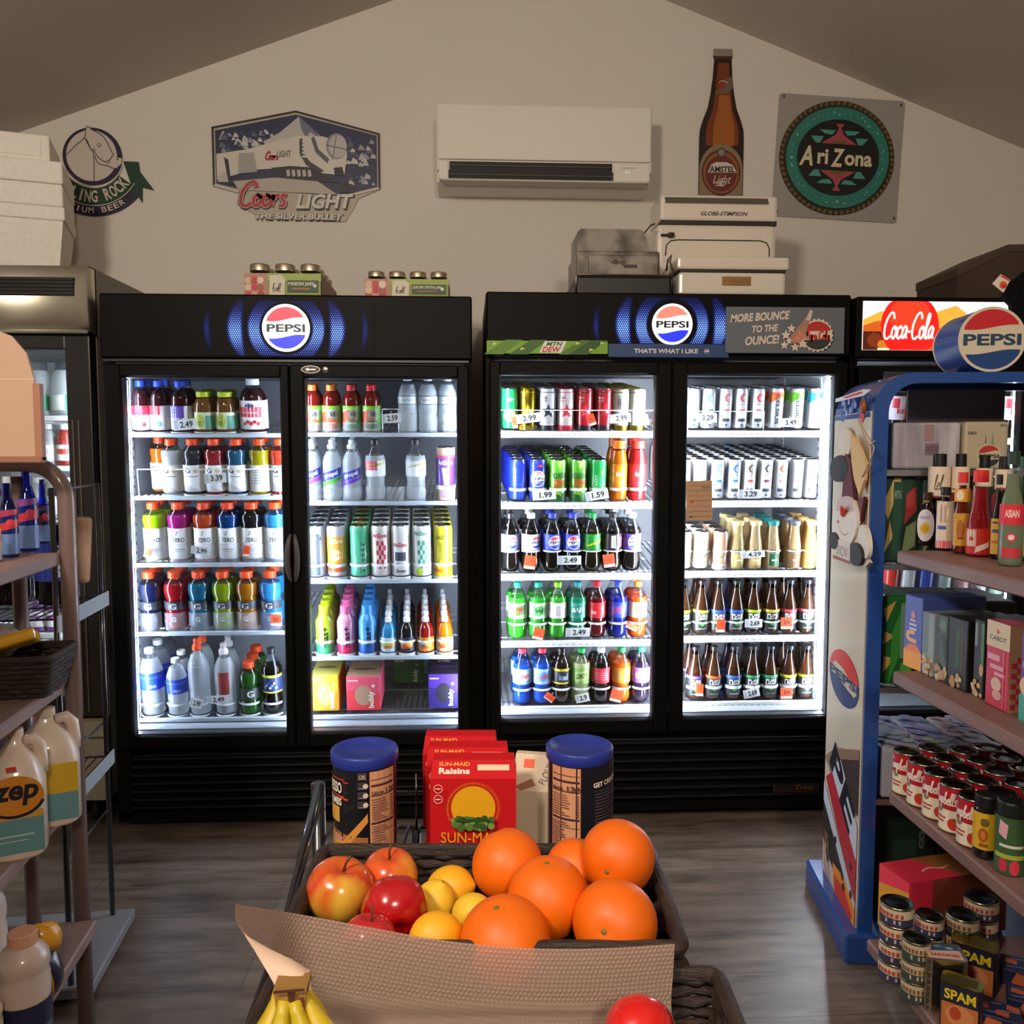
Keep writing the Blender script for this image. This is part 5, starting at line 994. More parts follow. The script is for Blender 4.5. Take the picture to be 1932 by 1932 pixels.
# ================================================================ STANDING ON THE COOLERS
def seat(px, py_base, Y, ztop): return at(px, py_base, Y=Y).x
ZA, ZB = CA.h, CB.h
def jar_case(px0, px1, py0, name_words, title, nx, ny, Yf, H, label, jar_col):
    x0 = at(px0, 530, Y=Yf).x; x1 = at(px1, 530, Y=Yf).x; w = x1 - x0; d = w * ny / nx
    t = thing('jar_case', label, 'case of jars', ((x0 + x1) / 2, Yf, ZA))
    r = w / nx / 2 - .001
    tr = MB(); hh = H * .74; gr = '#8a9a3a|.5'
    tr.box(-w / 2, 0, 0, w / 2, .002, hh, gr).box(-w / 2, d - .002, 0, w / 2, d, hh, gr).box(-w / 2, 0, 0, -w / 2 + .002, d, hh, '#a8604a|.5').box(w / 2 - .002, 0, 0, w / 2, d, hh, '#9a6a4e|.5').box(-w / 2, 0, 0, w / 2, d, .002, gr)
    mp = flat((0, -.0002, 0))
    it = [g_r(-w / 2, 0, -w * .2, hh, '#b8806a|.5')] + [g_c(-w * (.45 - .08 * (k % 3)), hh * (.25 + .25 * (k // 3)), w * .045, c, n=12) for k, c in enumerate(('#c8402e|.5', '#d89a7a|.5', '#b02a30|.5', '#e0c0a0|.5', '#c83040|.5', '#a85a3a|.5', '#d8b090|.5', '#c03a2a|.5', '#e0d0b8|.5'))]
    it += [g_r(-w * .2, hh * .72, w / 2, hh, '#9ab04a|.5'), g_r(-w * .2, 0, w / 2, hh * .22, '#a9b84e|.5'), g_p([(-w * .18, hh * .12), (w * .02, hh * .12), (w * .03, hh * .8), (-w * .02, hh * .95), (-w * .17, hh * .92)], '#d9d0b8|.5')] + g_script('ball' if 'mason' in label else 'ball', -w * .08, hh * .5, w * .12, hh * .3, .003, '#8a8270|.5')
    it += [g_r(w * .06, hh * .34, w * .46, hh * .76, '#2f4a26|.5'), g_t(title, w * .24, hh * .62, w * .34, hh * .15, '#e0dac0|.5', .05), g_r(w * .12, hh * .44, w * .36, hh * .48, '#c8703a|.5'), g_c(w * .42, hh * .56, w * .022, '#d8d8d0|.5', n=12), g_r(w * .3, hh * .04, w * .46, hh * .2, '#d8d0c0|.5')]
    tr.gfx(it, mp, .0002); tr.build('carton_tray', t)
    j = None
    for ix in range(nx):
        for iy in range(ny):
            loc = (-w / 2 + (ix + .5) * w / nx, (iy + .5) * d / ny, .003)
            if j is None:
                m = MB().lathe([(0, 0), (r * .9, 0), (r * .97, .006), (r * .97, H * .62), (r * .8, H * .76), (r * .74, H * .80), (r * .74, H * .84)], jar_col, 16); j = m.build('jar', t, loc)
                jl = MB().lathe([(r * .8, H * .82), (r * .82, H * .97), (r * .76, H), (r * .7, H * .985), (0, H * .985)], '#cdbfa6|.42|m', 18).build('jar_lid', j)
            else:
                c = j.copy(); COL.objects.link(c); c.location = loc; l2 = jl.copy(); COL.objects.link(l2); l2.parent = c
    return t
jar_case(461, 606, 489, '', 'MASON JARS', 3, 4, 3.25, .140, 'taller green carton of mason jars on left black cooler', '#dcd8cc|.06|t.8')
jar_case(688, 847, 500, '', 'QUILTED CRYSTAL JARS', 4, 3, 3.22, .110, 'lower green carton of quilted jars nearer cooler middle', '#d8d4c6|.06|t.8')
# -- worn grey machine with a black base
def B2(px0, py0, px1, py1, Y):
    a = at(px0, py0, Y=Y); b = at(px1, py1, Y=Y); return a.x, b.z, b.x, a.z
GREYM = noisy('worn grey enamel', [(.35, '#4e453c'), (.52, '#8d8478'), (.7, '#9c9488')], nscale=9, detail=6, rough=.4, metal=.1, coat=.2)
x0, z0, x1, z1 = B2(1088, 518, 1268, 553, 3.17)
AM = thing('office_machine', 'worn grey stepped metal machine on black chrome-edged base', 'machine', ((x0 + x1) / 2, 3.17, ZB))
cx = (x0 + x1) / 2; w = x1 - x0; zb0 = z1 - ZB
m = MB(); m.rbox(-w / 2, 0, 0, w / 2, .34, zb0, '#171413|.45', .012, 2); m.build('base', AM)
MB().tube([(-w / 2 - .002, .0, .0), (-w / 2 - .002, .0, zb0 - .008), (-w / 2 + .006, -.002, zb0), (w / 2 - .006, -.002, zb0), (w / 2 + .002, 0, zb0 - .008), (w / 2 + .002, 0, 0)], .003, '#8f8a84|.25|m', 6).build('chrome_trim', AM)
a = at(1088, 472, Y=3.2); b = at(1245, 520, Y=3.2); m = MB()
m.rbox(a.x - cx, .03, zb0 - .002, b.x - cx, .3, a.z - ZB, GREYM, .008, 2)
a2 = at(1110, 480, Y=3.195); b2 = at(1242, 520, Y=3.195); m.rbox(a2.x - cx, .018, zb0 - .002, b2.x - cx, .06, a2.z - ZB, GREYM, .006, 2)
m.gfx([g_r(.0, .03, .05, .042, '#3a2e26|.5'), g_p([(-.05, .05), (-.03, .062), (-.01, .05), (-.03, .04)], '#4a3a30|.5'), g_p([(-.02, .048), (.0, .06), (.012, .05), (.0, .036)], '#54453a|.5')], flat((0, .0175, zb0)))
m.build('front_housing', AM)
a = at(1090, 431, Y=3.24); b = at(1215, 472, Y=3.24); m = MB()
zt0 = at(1100, 476, Y=3.2).z - ZB
m.prism([(a.x - cx, zt0), (b.x - cx + .03, zt0), (b.x - cx, a.z - ZB - .01), (b.x - cx - .012, a.z - ZB), (a.x - cx + .012, a.z - ZB), (a.x - cx, a.z - ZB - .012)], flat((0, .07, 0)), -.2, 0, GREYM)
m.build('upper_housing', AM)
m = MB(); m.box(-.06, .052, zt0 - .0005, .07, .068, zt0 + .006, '#1a1512|.7'); m.build('paper_slot', AM)
# -- white enamel scale
EN = '#e4d9c8|.2|c'; DK = '#2a241f|.5'
x0, z0, x1, z1 = B2(1278, 483, 1488, 553, 3.14); cx = (x0 + x1) / 2
SCA = thing('deli_scale', 'white enamel vintage deli scale with dark seams and badge plate', 'scale', (cx, 3.14, ZB))
w = x1 - x0; h = z1 - ZB
m = MB(); m.rbox(-w / 2 + .008, .004, 0, w / 2 - .010, .22, h * .62, EN, .012, 2); m.build('weighing_base', SCA)
m = MB(); m.rbox(-w / 2, -.004, h * .62 + .006, w / 2, .23, h, EN, .010, 2); m.build('platform_lid', SCA)
m = MB(); m.box(-w / 2 + .01, .002, h * .62 - .002, w / 2 - .012, .22, h * .62 + .008, DK); m.build('seam', SCA)
bx = at(1390, 530, Y=3.14); m = MB(); m.rbox(bx.x - cx - .054, .001, bx.z - ZB - .016, bx.x - cx + .054, .005, bx.z - ZB + .016, '#b9905e|.35|m', .001, 1)
m.gfx([g_t('TOLEDO', 0, 0, .05, .010, '#8a6238|.5', .02)], flat((bx.x - cx, .001, bx.z - ZB))) if 0 else m.gfx([g_r(-.03, -.004, .03, -.001, '#8a6238|.5'), g_r(-.028, .003, .03, .006, '#8a6238|.5'), g_c(-.045, 0, .003, '#7a5a34|.5', n=8), g_c(.045, 0, .003, '#7a5a34|.5', n=8)], flat((bx.x - cx, .001, bx.z - ZB)))
m.build('badge_plate', SCA)
YH = 3.40
a = at(1246, 366, Y=YH); b = at(1466, 490, Y=YH); m = MB()
X0, X1 = a.x - cx, b.x - cx; zs = at(1300, 418, Y=YH).z - ZB; zt = a.z - ZB
m.rbox(X0, YH - 3.14, zs, X1, YH - 3.14 + .2, zt, EN, .014, 2)
m.gfx([g_t('GLOBE-STIMPSON', (X0 + X1) / 2 + .02, at(1350, 403, Y=YH).z - ZB, .19, .016, '#3a2e26|.5', .05, .3)], flat((0, YH - 3.14, 0)))
m.build('head_housing', SCA)
a3 = at(1254, 372, Y=YH); b3 = at(1448, 386, Y=YH); m = MB()
m.add([(a3.x - cx, YH - 3.142, a3.z - ZB), (b3.x - cx, YH - 3.142, a3.z - ZB), (b3.x - cx + .004, YH - 3.146, b3.z - ZB), (a3.x - cx + .004, YH - 3.146, b3.z - ZB), (a3.x - cx, YH - 3.13, a3.z - ZB), (b3.x - cx, YH - 3.13, a3.z - ZB), (b3.x - cx, YH - 3.13, b3.z - ZB), (a3.x - cx, YH - 3.13, b3.z - ZB)], [(3, 2, 1, 0), (0, 1, 5, 4), (2, 3, 7, 6), (1, 2, 6, 5), (3, 0, 4, 7)], '#5a5244|.25|c'); m.build('reading_window', SCA)
m = MB(); lo = at(1250, 500, Y=YH).z - ZB
m.rbox(X0 - .012, YH - 3.14 + .004, .10, X1, YH - 3.14 + .2, zs - .006, EN, .02, 2); m.build('body_housing', SCA)
m = MB(); m.box(X0 + .004, YH - 3.138, zs - .010, X1 - .004, YH - 3.0, zs + .006, DK); m.build('seam', SCA)
# stand between base and body, plus raised frame line, knob and cord
m = MB(); m.rbox(X0 + .02, .215, 0, X1 - .02, YH - 3.14 + .19, .13, EN, .01, 2); m.build('column', SCA)
fr = [at(p_, q_, Y=YH) for p_, q_ in ((1256, 482), (1258, 462), (1266, 454), (1280, 452), (1435, 454), (1447, 458), (1452, 468), (1452, 484))]
MB().tube([(p_.x - cx, YH - 3.136, p_.z - ZB) for p_ in fr], .0025, DK, 6).build('frame_seam', SCA)
p_ = at(1247, 444, Y=YH); m = MB(); m.tube([(p_.x - cx - .002, YH - 3.145, p_.z - ZB), (p_.x - cx + .022, YH - 3.15, p_.z - ZB), (p_.x - cx + .03, YH - 3.15, p_.z - ZB), (p_.x - cx + .05, YH - 3.15, p_.z - ZB)], [.004, .004, .010, .009], '#2e2722|.4', 10); m.build('knob', SCA)
p_ = [at(a_, b_, Y=3.3) for a_, b_ in ((1216, 441), (1222, 432), (1232, 420), (1240, 417))]
MB().tube([(v.x - cx, .2, v.z - ZB) for v in p_], .003, DK, 6).build('side_rod', SCA)
p_ = [at(a_, b_, Y=3.2) for a_, b_ in ((1256, 512), (1259, 492), (1266, 481), (1263, 495), (1268, 512), (1280, 500))]
MB().tube([(v.x - cx, .05, v.z - ZB) for v in p_], .0035, '#1d1917|.5', 6).build('power_cord', SCA)

# ================================================================ STEEL COOLER ON THE LEFT, FOAM BOXES ON IT
DX = -1.335
DY = at(166, 500, X=DX).y                              # its front plane
DZ = at(100, 501, Y=DY).z
DW = .76
CD = Cooler('steel_cooler', 'stainless steel single-door cooler at left edge with foam boxes on top', DX - DW, DW, DZ, DY, .85, STEEL)
def dz(py, px=100): return CD.L(px, py)[1]
BLKD = '#100f0e|.35|c'
m = MB(); w, h, d, t = DW, DZ, .85, .05
m.box(0, .05, .12, t, d, h, '#8d857a|.5').box(w - t, .05, .12, w, d, h, '#8d857a|.5').box(t, d - .05, .12, w - t, d, h, '#8d857a|.5').box(t, .05, dz(640), w - t, d - .05, h, '#8d857a|.5').box(t, .05, .12, w - t, d - .05, dz(1345), '#8d857a|.5')
m.build('cabinet', CD.root)
m = MB(); zi0, zi1 = dz(1345), dz(640)
m.box(t, .055, zi0, t + .004, d - .06, zi1, '#dfe3e6|.4').box(w - t - .004, .055, zi0, w - t, d - .06, zi1, '#dfe3e6|.4').box(t, d - .06, zi0, w - t, d - .054, zi1, '#cdd2d6|.4').box(t, .055, zi0, w - t, d - .06, zi0 + .004, '#cdd2d6|.4').box(t, .055, zi1 - .004, w - t, d - .06, zi1, '#7d838a|.5')
m.build('liner', CD.root)
m = MB()                                             # bowed steel header
zt, zb_ = h, dz(624)
n = 12; pr = [(-.035 * sin(pi * k / n) ** .7 + .05 * 0, zb_ + (zt - zb_) * k / n) for k in range(n + 1)]
vs = [(x, y, z) for y, z in pr for x in (.0, w)] + [(x, .06, z) for y, z in pr for x in (.0, w)]
fs = [(2 * k, 2 * k + 1, 2 * k + 3, 2 * k + 2) for k in range(n)] + [(2 * k, 2 * k + 2, 2 * (n + 1) + 2 * k + 2, 2 * (n + 1) + 2 * k) for k in range(n)] + [(2 * k + 1, 2 * (n + 1) + 2 * k + 1, 2 * (n + 1) + 2 * k + 3, 2 * k + 3) for k in range(n)]
m.add(vs, fs, '#e2dec8|.36|m', True); m.box(0, 0, zb_ - .004, w, .06, zb_, STEEL).box(0, 0, zt - .004, w, .06, zt, STEEL); m.build('header', CD.root)
m = MB(); za_, zc_ = dz(561), dz(527)
m.box(.04, -.04, za_, w - .035, -.02, zc_, '#161412|.5')
for k in range(5): m.box(.04, -.046, za_ + (zc_ - za_) * (k + .2) / 5, w - .035, -.036, za_ + (zc_ - za_) * (k + .55) / 5, '#2a2724|.4')
m.build('top_vent', CD.root)
m = MB(); m.rbox(0, -.03, dz(631), w + .004, .05, dz(624), STEEL, .003, 1); m.build('header_trim', CD.root)
ga, gb = .10, CD.L(133, 900)[0]
gz0, gz1 = dz(1312), dz(660)
f = MB(); z0, z1 = dz(1352), dz(632)
f.rbox(0, -.01, z0, ga, .045, z1, BLKD, .006, 2).rbox(gb, -.01, z0, w, .045, z1, BLKD, .006, 2).rbox(ga - .004, -.01, gz1, gb + .004, .045, z1, BLKD, .006, 2).rbox(ga - .004, -.01, z0, gb + .004, .045, gz0, BLKD, .006, 2)
for k in (0, 1): f.box(gb + .018 + k * .02, -.014, z0 + .02, gb + .024 + k * .02, -.009, z1 - .3, '#8f8a80|.2|m')
Dd = f.build('door', CD.root)
MB().box(ga - .002, .016, gz0, gb + .002, .02, gz1, GLASS).build('glass_pane', Dd)
MB().box(gb + .004, .058, gz0, gb + .014, .066, gz1, '#eef6ff|.5|e70').build('light_strip', CD.root)
MB().box(ga - .016, .058, gz0, ga - .006, .066, gz1, '#eef6ff|.5|e70').build('light_strip', CD.root)
m = MB()                                             # steel lower panel with display
m.box(0, .0, .12, w, .05, dz(1356), '#e2dec8|.36|m')
m.box(.0, -.004, dz(1395), w, .0, dz(1391), '#8a847a|.3|m'); m.box(0, -.004, dz(1362), w, 0, dz(1356), '#d8cfae|.2|m')
px_ = CD.L(103, 1370); m.box(px_[0] - .06, -.003, px_[1] - .016, px_[0] + .05, .0, px_[1] + .016, '#8d8474|.4')
m.gfx([g_t('34', 0, 0, .024, .016, '#7f9cff|.4|e4', .03, .1)], flat((px_[0], -.0032, px_[1]))); m.build('lower_panel', CD.root)
m = MB()
for x in (.08, w - .08):
    for y in (.12, d - .12):
        m.lathe([(0, -.012), (.04, -.012), (.045, -.006), (.045, .006), (.04, .012), (0, .012)], '#1a1918|.5', 16)
        for i in range(len(m.v) - 16 * 6, len(m.v)): q_ = m.v[i]; m.v[i] = Vector((x + q_.z, y + q_.x, .045 + q_.y))
        m.box(x - .02, y - .02, .08, x + .02, y + .02, .122, '#8a847a|.3|m')
m.build('castors', CD.root)
ZD = []
for py in (782, 880, 985, 1090, 1205, 1300):
    z = dz(py); ZD.append(z)
    CD.shelf(t + .004, w - t - .004, z - .003, 0, .6, '#eef0f2|.4', .11, True, .016, False)
DL = ['top', 'second', 'third', 'fourth', 'fifth', 'bottom']
def dput(i, px, parts, ds, Rr, n=1, cat='bottle'):
    X = at(px, 900, Y=DY + .11 + Rr).x; first = None
    for k in range(n):
        loc = (X, DY + .11 + Rr + .006 + k * (2 * Rr + .004), ZD[i] + .0006)
        lab = '%s, %s, %s shelf of stainless cooler' % (ds, 'front' if k == 0 else ORD[k] + ' back', DL[i])
        if first is None: first = put('drink_' + cat, cat, parts, lab, '%ss on %s shelf of steel cooler' % (cat, DL[i]), loc)
        else: dup(first, loc, None, lab)
jug = lambda: bottle('squat', .20, .056, None, '#c8d4dc|.3|t.8', (.10, .38, '#dfe6e0|.45', lambda R_, z0, h: [g_r(R_ * .3, 0, R_ * 1.3, h, '#2f9a7c|.45'), g_r(-R_ * 1.3, 0, -R_ * 1.0, h, '#1e2a30|.45')]))
dput(0, 74, jug(), 'clear dome-topped jug with green label, left', .056); dput(0, 131, jug(), 'clear dome-topped jug with green label, right', .056)
for i, lst in ((1, ((60, '#c8d0d6', 'pale milky bottle'), (92, '#d8dce0', 'white drink bottle'), (124, '#c03a34', 'red-labelled bottle near the frame'))), (2, ((70, '#e0e6e8', 'frosted bottle'), (96, '#d0d8c8', 'cloudy bottle with pale cap'), (124, '#d86a3a', 'orange drink bottle'))),
               (3, ((60, '#dfe4e8', 'white carton-like bottle'), (92, '#e8ecee', 'milk white bottle'), (122, '#cfd6da', 'silvery bottle by the frame'))), (4, ((62, '#9a5ab8', 'violet drink bottle'), (92, '#b85ad0', 'magenta drink bottle'), (122, '#2a9a86', 'teal-topped orange bottle'))), (5, ((64, '#d8dcc8', 'cream bottle'), (94, '#c8d0c0', 'pale green bottle'), (124, '#3a9a7a', 'green bottle by the frame')))):
    for px, c, ds in lst:
        dput(i, px, bottle('v8', .155, .031, c + '|.15|l', '#e6e8ea|.4', (.12, .5, '#f0f2f4|.45' if 'orange' not in ds else '#e8743a|.45', lambda R_, z0, h, c=c: [g_r(-R_ * .8, h * .4, R_ * .8, h * .75, c + '|.4')])), ds, .031, 2)
# foam boxes: tapered box, lids and a small one on top
FOAM = noisy('foam', [(.3, '#e9e2d6'), (.7, '#f2ebe0')], nscale=60, rough=.75, bump=.25, bscale=160, dist=.001)
def tapered(x0, x1, y0, y1, z0, z1, tp, m):
    v = [(x0 + tp, y0 + tp, z0), (x1 - tp, y0 + tp, z0), (x1 - tp, y1 - tp, z0), (x0 + tp, y1 - tp, z0), (x0, y0, z1), (x1, y0, z1), (x1, y1, z1), (x0, y1, z1)]
    m.add(v, [(3, 2, 1, 0), (4, 5, 6, 7), (0, 1, 5, 4), (1, 2, 6, 5), (2, 3, 7, 6), (3, 0, 4, 7)], FOAM); return m
FY = DY + .27; FROT = (0, 0, R(17))
def fx(px, py=400): return at(px, py, Y=FY).x
def fz(py, px=60): return at(px, py, Y=FY).z
xr = fx(122); z3 = [fz(v) for v in (500, 416, 390, 347, 304, 252)]
z3[0] = DZ
wF = .56
a = thing('foam_cooler', 'white tapered foam cooler at bottom of stack on steel cooler', 'foam cooler', (xr, FY, z3[0]), FROT, group='foam boxes on the steel cooler')
tapered(-wF + .008, -.008, .008, .30, 0, z3[1] - z3[0], .026, MB()).build('cooler_body', a)
m = MB().rbox(-wF, 0, z3[1] - z3[0], 0, .31, z3[2] - z3[0], FOAM, .006, 2); m.build('cooler_lid', a)
m = MB().rbox(-wF - .002, .002, 0, -.004, .31, z3[3] - z3[2] - .001, FOAM, .007, 2)
tag(m.build('foam_sheet', None, (xr, FY, z3[2] + .0006), FROT), 'lower of two loose white foam lids in the stack', 'foam sheet', 'foam boxes on the steel cooler')
m = MB().rbox(-wF, .0, 0, 0, .31, z3[4] - z3[3] - .001, FOAM, .007, 2)
tag(m.build('foam_sheet', None, (xr - .002, FY, z3[3] + .0006), FROT), 'upper of two loose white foam lids under small foam box', 'foam sheet', 'foam boxes on the steel cooler')
x2 = fx(97); m = MB().rbox(-.40, .02, 0, 0, .28, z3[5] - z3[4], FOAM, .007, 2).rbox(-.36, .0165, .02, -.03, .021, z3[5] - z3[4] - .02, FOAM, .001, 1)
tag(m.build('foam_box', None, (x2, FY, z3[4] + .0006), FROT), 'small white foam box topmost of the stack', 'foam box', 'foam boxes on the steel cooler')

# ================================================================ RED-SIGN COOLER ON THE RIGHT
CX0 = at(1613, 620, Y=3.1).x + .006
CC = Cooler('red_sign_cooler', 'black cooler with lit red disc sign behind blue rack', CX0, .80, 1.975, 3.1, .72)
zc = [lz(CC, v, 1700) for v in (1342, 700, 676, 1372, 690)]
CC.build(zc[0] + .004, zc[1] + .04, zc[2], zc[3], [(.012, .79, lx(CC, 1655), lx(CC, 1917), zc[3], zc[4], zc[0], zc[1])], [(40, 40)], '#f0f2ff', slats=6)
a = CC.L(1629, 568, -.002); b = CC.L(1905, 662, -.002); w = b[0] - a[0]; h = a[1] - b[1]
m = MB(); m.box(-w / 2, -.002, -h / 2, w / 2, .004, h / 2, '#fff8ee|.4|e1.1')
def blob(cx, cy, rx, ry, c, seed, n=30, am=.18):
    r_ = random.Random(seed); return g_p([(cx + rx * (1 + am * r_.uniform(-1, 1)) * cos(2 * pi * k / n), cy + ry * (1 + am * r_.uniform(-1, 1)) * sin(2 * pi * k / n)) for k in range(n)], c)
k = w / 276
it = [g_p([(-w / 2, -h / 2), (w / 2, -h / 2), (w / 2, h * .05), (w * .3, h * .15), (w * .2, h * .25), (w * .12, h * .42), (-w * .1, h * .2), (-w * .3, h * .25), (-w * .38, h * .30), (-w / 2, h * .12)], '#f0a43a|.4|e1'),
      g_p([(-w / 2, -h / 2), (w / 2, -h / 2), (w / 2, -h * .1), (w * .3, -h * .05), (-w * .3, -h * .02), (-w * .4, h * .10), (-w / 2, 0)], '#c85a1a|.4|e.9'),
      g_p([(-w / 2, -h / 2), (-w * .2, -h / 2), (-w * .28, -h * .2), (-w * .36, -h * .12), (-w / 2, -h * .12)], '#4a1a10|.4|e.8'), blob(-w * .42, -h * .3, w * .05, h * .15, '#7a3016|.4|e.8', 3), blob(-w * .36, -h * .38, w * .04, h * .09, '#c8741e|.4|e.9', 4), g_r(-w * .40, -h * .5, -w * .32, -h * .46, '#ffe9b0|.4|e1.2')]
dcx, dcy, dr_ = (1715 - 1767) * k, -.0, 54 * k
disc_ = [(dcx + dr_ * cos(2 * pi * j / 48), max(-h / 2, min(h / 2, dcy + (dr_ * 1.06) * sin(2 * pi * j / 48)))) for j in range(48)]
it += [g_p(disc_, '#ee1c16|.4|e1.0'), g_p([(q[0] * .7 + dcx * .3, min(h / 2, q[1] * .6 + h * .2)) for q in disc_], '#f03a20|.4|e1')]
it += g_script('Coca-Cola', dcx - .002, -.002, 100 * k, 46 * k, .0075, '#fff4ec|.4|e1.1', .3)
m.gfx(it, flat((0, -.0025, 0)), .0002)
m.build('sign_panel', CC.root, ((a[0] + b[0]) / 2, -.003, (a[1] + b[1]) / 2))
ZC = []
for py in (826, 960, 1128, 1240, 1326):
    z = CC.L(1720, py, .13)[1]; ZC.append(z)
    CC.shelf(.052, .745, z - .003, SHELFA if py != 1326 else R(3), .5, '#f4f5f7|.4', .13, True, .022)
def cput(i, px, parts, ds, Rr, n=2, cat='bottle'):
    X = at(px, 900, Y=3.1 + .13 + Rr).x; first = None; a_ = SHELFA if i != 4 else R(3)
    for k in range(n):
        s = Rr + .006 + k * (2 * Rr + .003); loc = (X - .05 * k * 2 * Rr, 3.1 + .13 + s * cos(a_), ZC[i] + s * sin(a_) + .0008)
        lab = '%s, %s, %s shelf of red-sign cooler' % (ds, 'front' if k == 0 else ORD[k] + ' back', SHN[i])
        if first is None: first = put('drink_' + cat, cat, parts, lab, '%ss on the %s shelf of red-sign cooler' % (cat, SHN[i]), loc, (a_, 0, 0))
        else: dup(first, loc, (a_, 0, 0), lab)
for px, lc, cp, ds in ((1684, '#e4dce8', '#1a1a1c|.4', 'cola with pale label by blue post'), (1716, '#c8302a', '#1a1a1c|.4', 'cola with dark red label'), (1751, '#d83028', '#c83028|.4', 'cola behind the blank grey card, left'), (1786, '#d83028', '#c83028|.4', 'cola behind the blank grey card, middle'), (1822, '#d83028', '#c83028|.4', 'cola behind the blank grey card, right'), (1858, '#d8d0d0', '#1a1a1c|.4', 'silver-labelled cola'), (1895, '#e4e0e0', '#1a1a1c|.4', 'cola with white and red label at right')):
    cput(0, px, bottle('soda', .228, .0345, COLA, cp, (.30, .70, lc + '|.4', lambda R_, z0, h: [g_r(-R_ * .9, h * .5, -R_ * .1, h * .9, '#d8304a|.4'), g_t('ke', .1 * R_, h * .4, R_ * .9, h * .3, '#c82028|.4', .05)])), ds, .0345)
for px, c, ds in ((1684, '#1a1412', 'black-capped cola by the post'), (1716, '#1a1412', 'black-capped cola, second along'), (1750, '#1a1412', 'black-capped cola, third along'), (1784, '#1a1412', 'black-capped cola, fourth along'), (1820, '#1a1412', 'black-capped cola, fifth along'), (1856, '#8a1420', 'dark cherry drink'), (1895, '#c8ccd0', 'clear drink at right end')):
    cput(1, px, bottle('soda', .222, .0345, c + '|.08|l', '#141416|.4', (.36, .66, '#b8c0c8|.4' if px != 1895 else '#8ad04a|.4', None)), ds, .0345, 1)
for px, c, ds in ((1684, '#c83028', 'red-topped can by the post'), (1716, '#d8dce0', 'silver and red can'), (1750, '#2a50c8', 'blue can'), (1784, '#b8d8d0', 'pale mint can'), (1818, '#d8a8b0', 'rose can'), (1852, '#b0b4b8', 'grey silver can'), (1886, '#a8c8b8', 'green silver can')):
    cput(2, px, can(.122, .0315, c), ds, .0315, 4, 'can')

# ================================================================ BLUE SODA RACK
ER = -R(8.5)
EP = at(1662, 1240, D=2.29); EP = Vector((EP.x, EP.y, 0))
EU = Vector((cos(ER), sin(ER), 0)); EV = Vector((-sin(ER), cos(ER), 0))          # along the front, into the depth
def eloc(px, py, d=0.): q = onplane(px, py, EP + EV * d, EV); r = q - EP; return r.dot(EU), r.dot(EV), q.z
def eside(px, py, x=0.): q = onplane(px, py, EP + EU * x, EU); r = q - EP; return r.dot(EU), r.dot(EV), q.z
BL = '#1f4a92|.35|c'; BLD = '#16366e|.4|c'
RACK = thing('soda_rack', 'blue soda rack with round drum sign on top and badge side panel', 'rack', tuple(EP), (0, 0, ER))
EW = .62; ED = .36
ztop = eloc(1800, 702)[2]; zlow = eloc(1800, 722)[2]
pw = abs(eloc(1634, 1240)[0] - eloc(1662, 1240)[0])
X0 = -pw
def arch(x0, x1, zt, rad, n=8, z0=0.):
    return [(x0, z0), (x0, zt - rad)] + [(x0 + rad - rad * cos(pi / 2 * k / n), zt - rad + rad * sin(pi / 2 * k / n)) for k in range(1, n + 1)] + [(x1 - rad + rad * sin(pi / 2 * k / n), zt - rad + rad * cos(pi / 2 * k / n)) for k in range(0, n)] + [(x1, zt - rad), (x1, z0)]
XO, XI = (X0, EW + pw), (0, EW)
o_ = arch(XO[0], XO[1], ztop, .10, 8, .05); i_ = arch(XI[0], XI[1], zlow, .075, 8, .05)
fm = MB(); mp = flat((0, 0, 0)); n_ = len(o_)
vs = [mp(u, v, d) for d in (0, -ED) for u, v in o_] + [mp(u, v, d) for d in (0, -ED) for u, v in i_]
fs = []
for j in range(n_ - 1):
    fs += [(2 * n_ + j, 2 * n_ + j + 1, j + 1, j), (n_ + j, n_ + j + 1, 3 * n_ + j + 1, 3 * n_ + j), (j, j + 1, n_ + j + 1, n_ + j)]
fm.add(vs, fs, BL)
# inside of the hoop only near the front and back edges so that the rack stays open
for d0, d1 in ((0, .03), (ED - .03, ED)):
    v2 = [mp(u, v, -d) for d in (d0, d1) for u, v in i_]; fm.add(v2, [(j, n_ + j, n_ + j + 1, j + 1) for j in range(n_ - 1)], BLD)
fm.build('hoop_frame', RACK)
bs = MB(); b0 = eside(1668, 1862)[2]
bs.rbox(X0 - .04, -.03, 0, EW + pw + .04, ED + .05, .085, BL, .006, 1); bs.build('base', RACK)
# side panel with badges, on the left face
sp = MB(); PWd = ED - .02; pz0, pz1 = .085, ztop - .10
sp.box(X0 - .004, .01, pz0, X0 - .0005, ED - .01, pz1, '#d9ccb4|.4|c')
ms = flat((X0 - .004, ED / 2, 0), (0, -1, 0), (0, 0, 1))
def sz_(py, px=1615): return eside(px, py, X0)[2]
hw = PWd / 2 - .002
zc_ = (sz_(1244) + sz_(1352)) / 2; hh = (sz_(1244) - sz_(1352)) / 2
def glob2(cx, cz, rx, rz):
    up = [(cx + rx * cos(R(v)), cz + rz * sin(R(v))) for v in range(8, 178, 8)]; lo = [(cx + rx * cos(R(v)), cz + rz * sin(R(v))) for v in range(188, 358, 8)]
    return [g_p(up + [(cx - rx * .6, cz + rz * .42), (cx, cz + rz * .34), (cx + rx * .5, cz + rz * .10)], '#d2342c|.4'), g_p(lo + [(cx + rx * .7, cz - rz * .38), (cx + rx * .2, cz - rz * .30), (cx - rx * .5, cz - rz * .10)], '#1c3468|.4'), g_t('PEPSI', cx, cz + .0, rx * 2.0, rz * .34, '#24365e|.4', .05)]
rr = random.Random(8)
it = []
zz = sz_(740); 
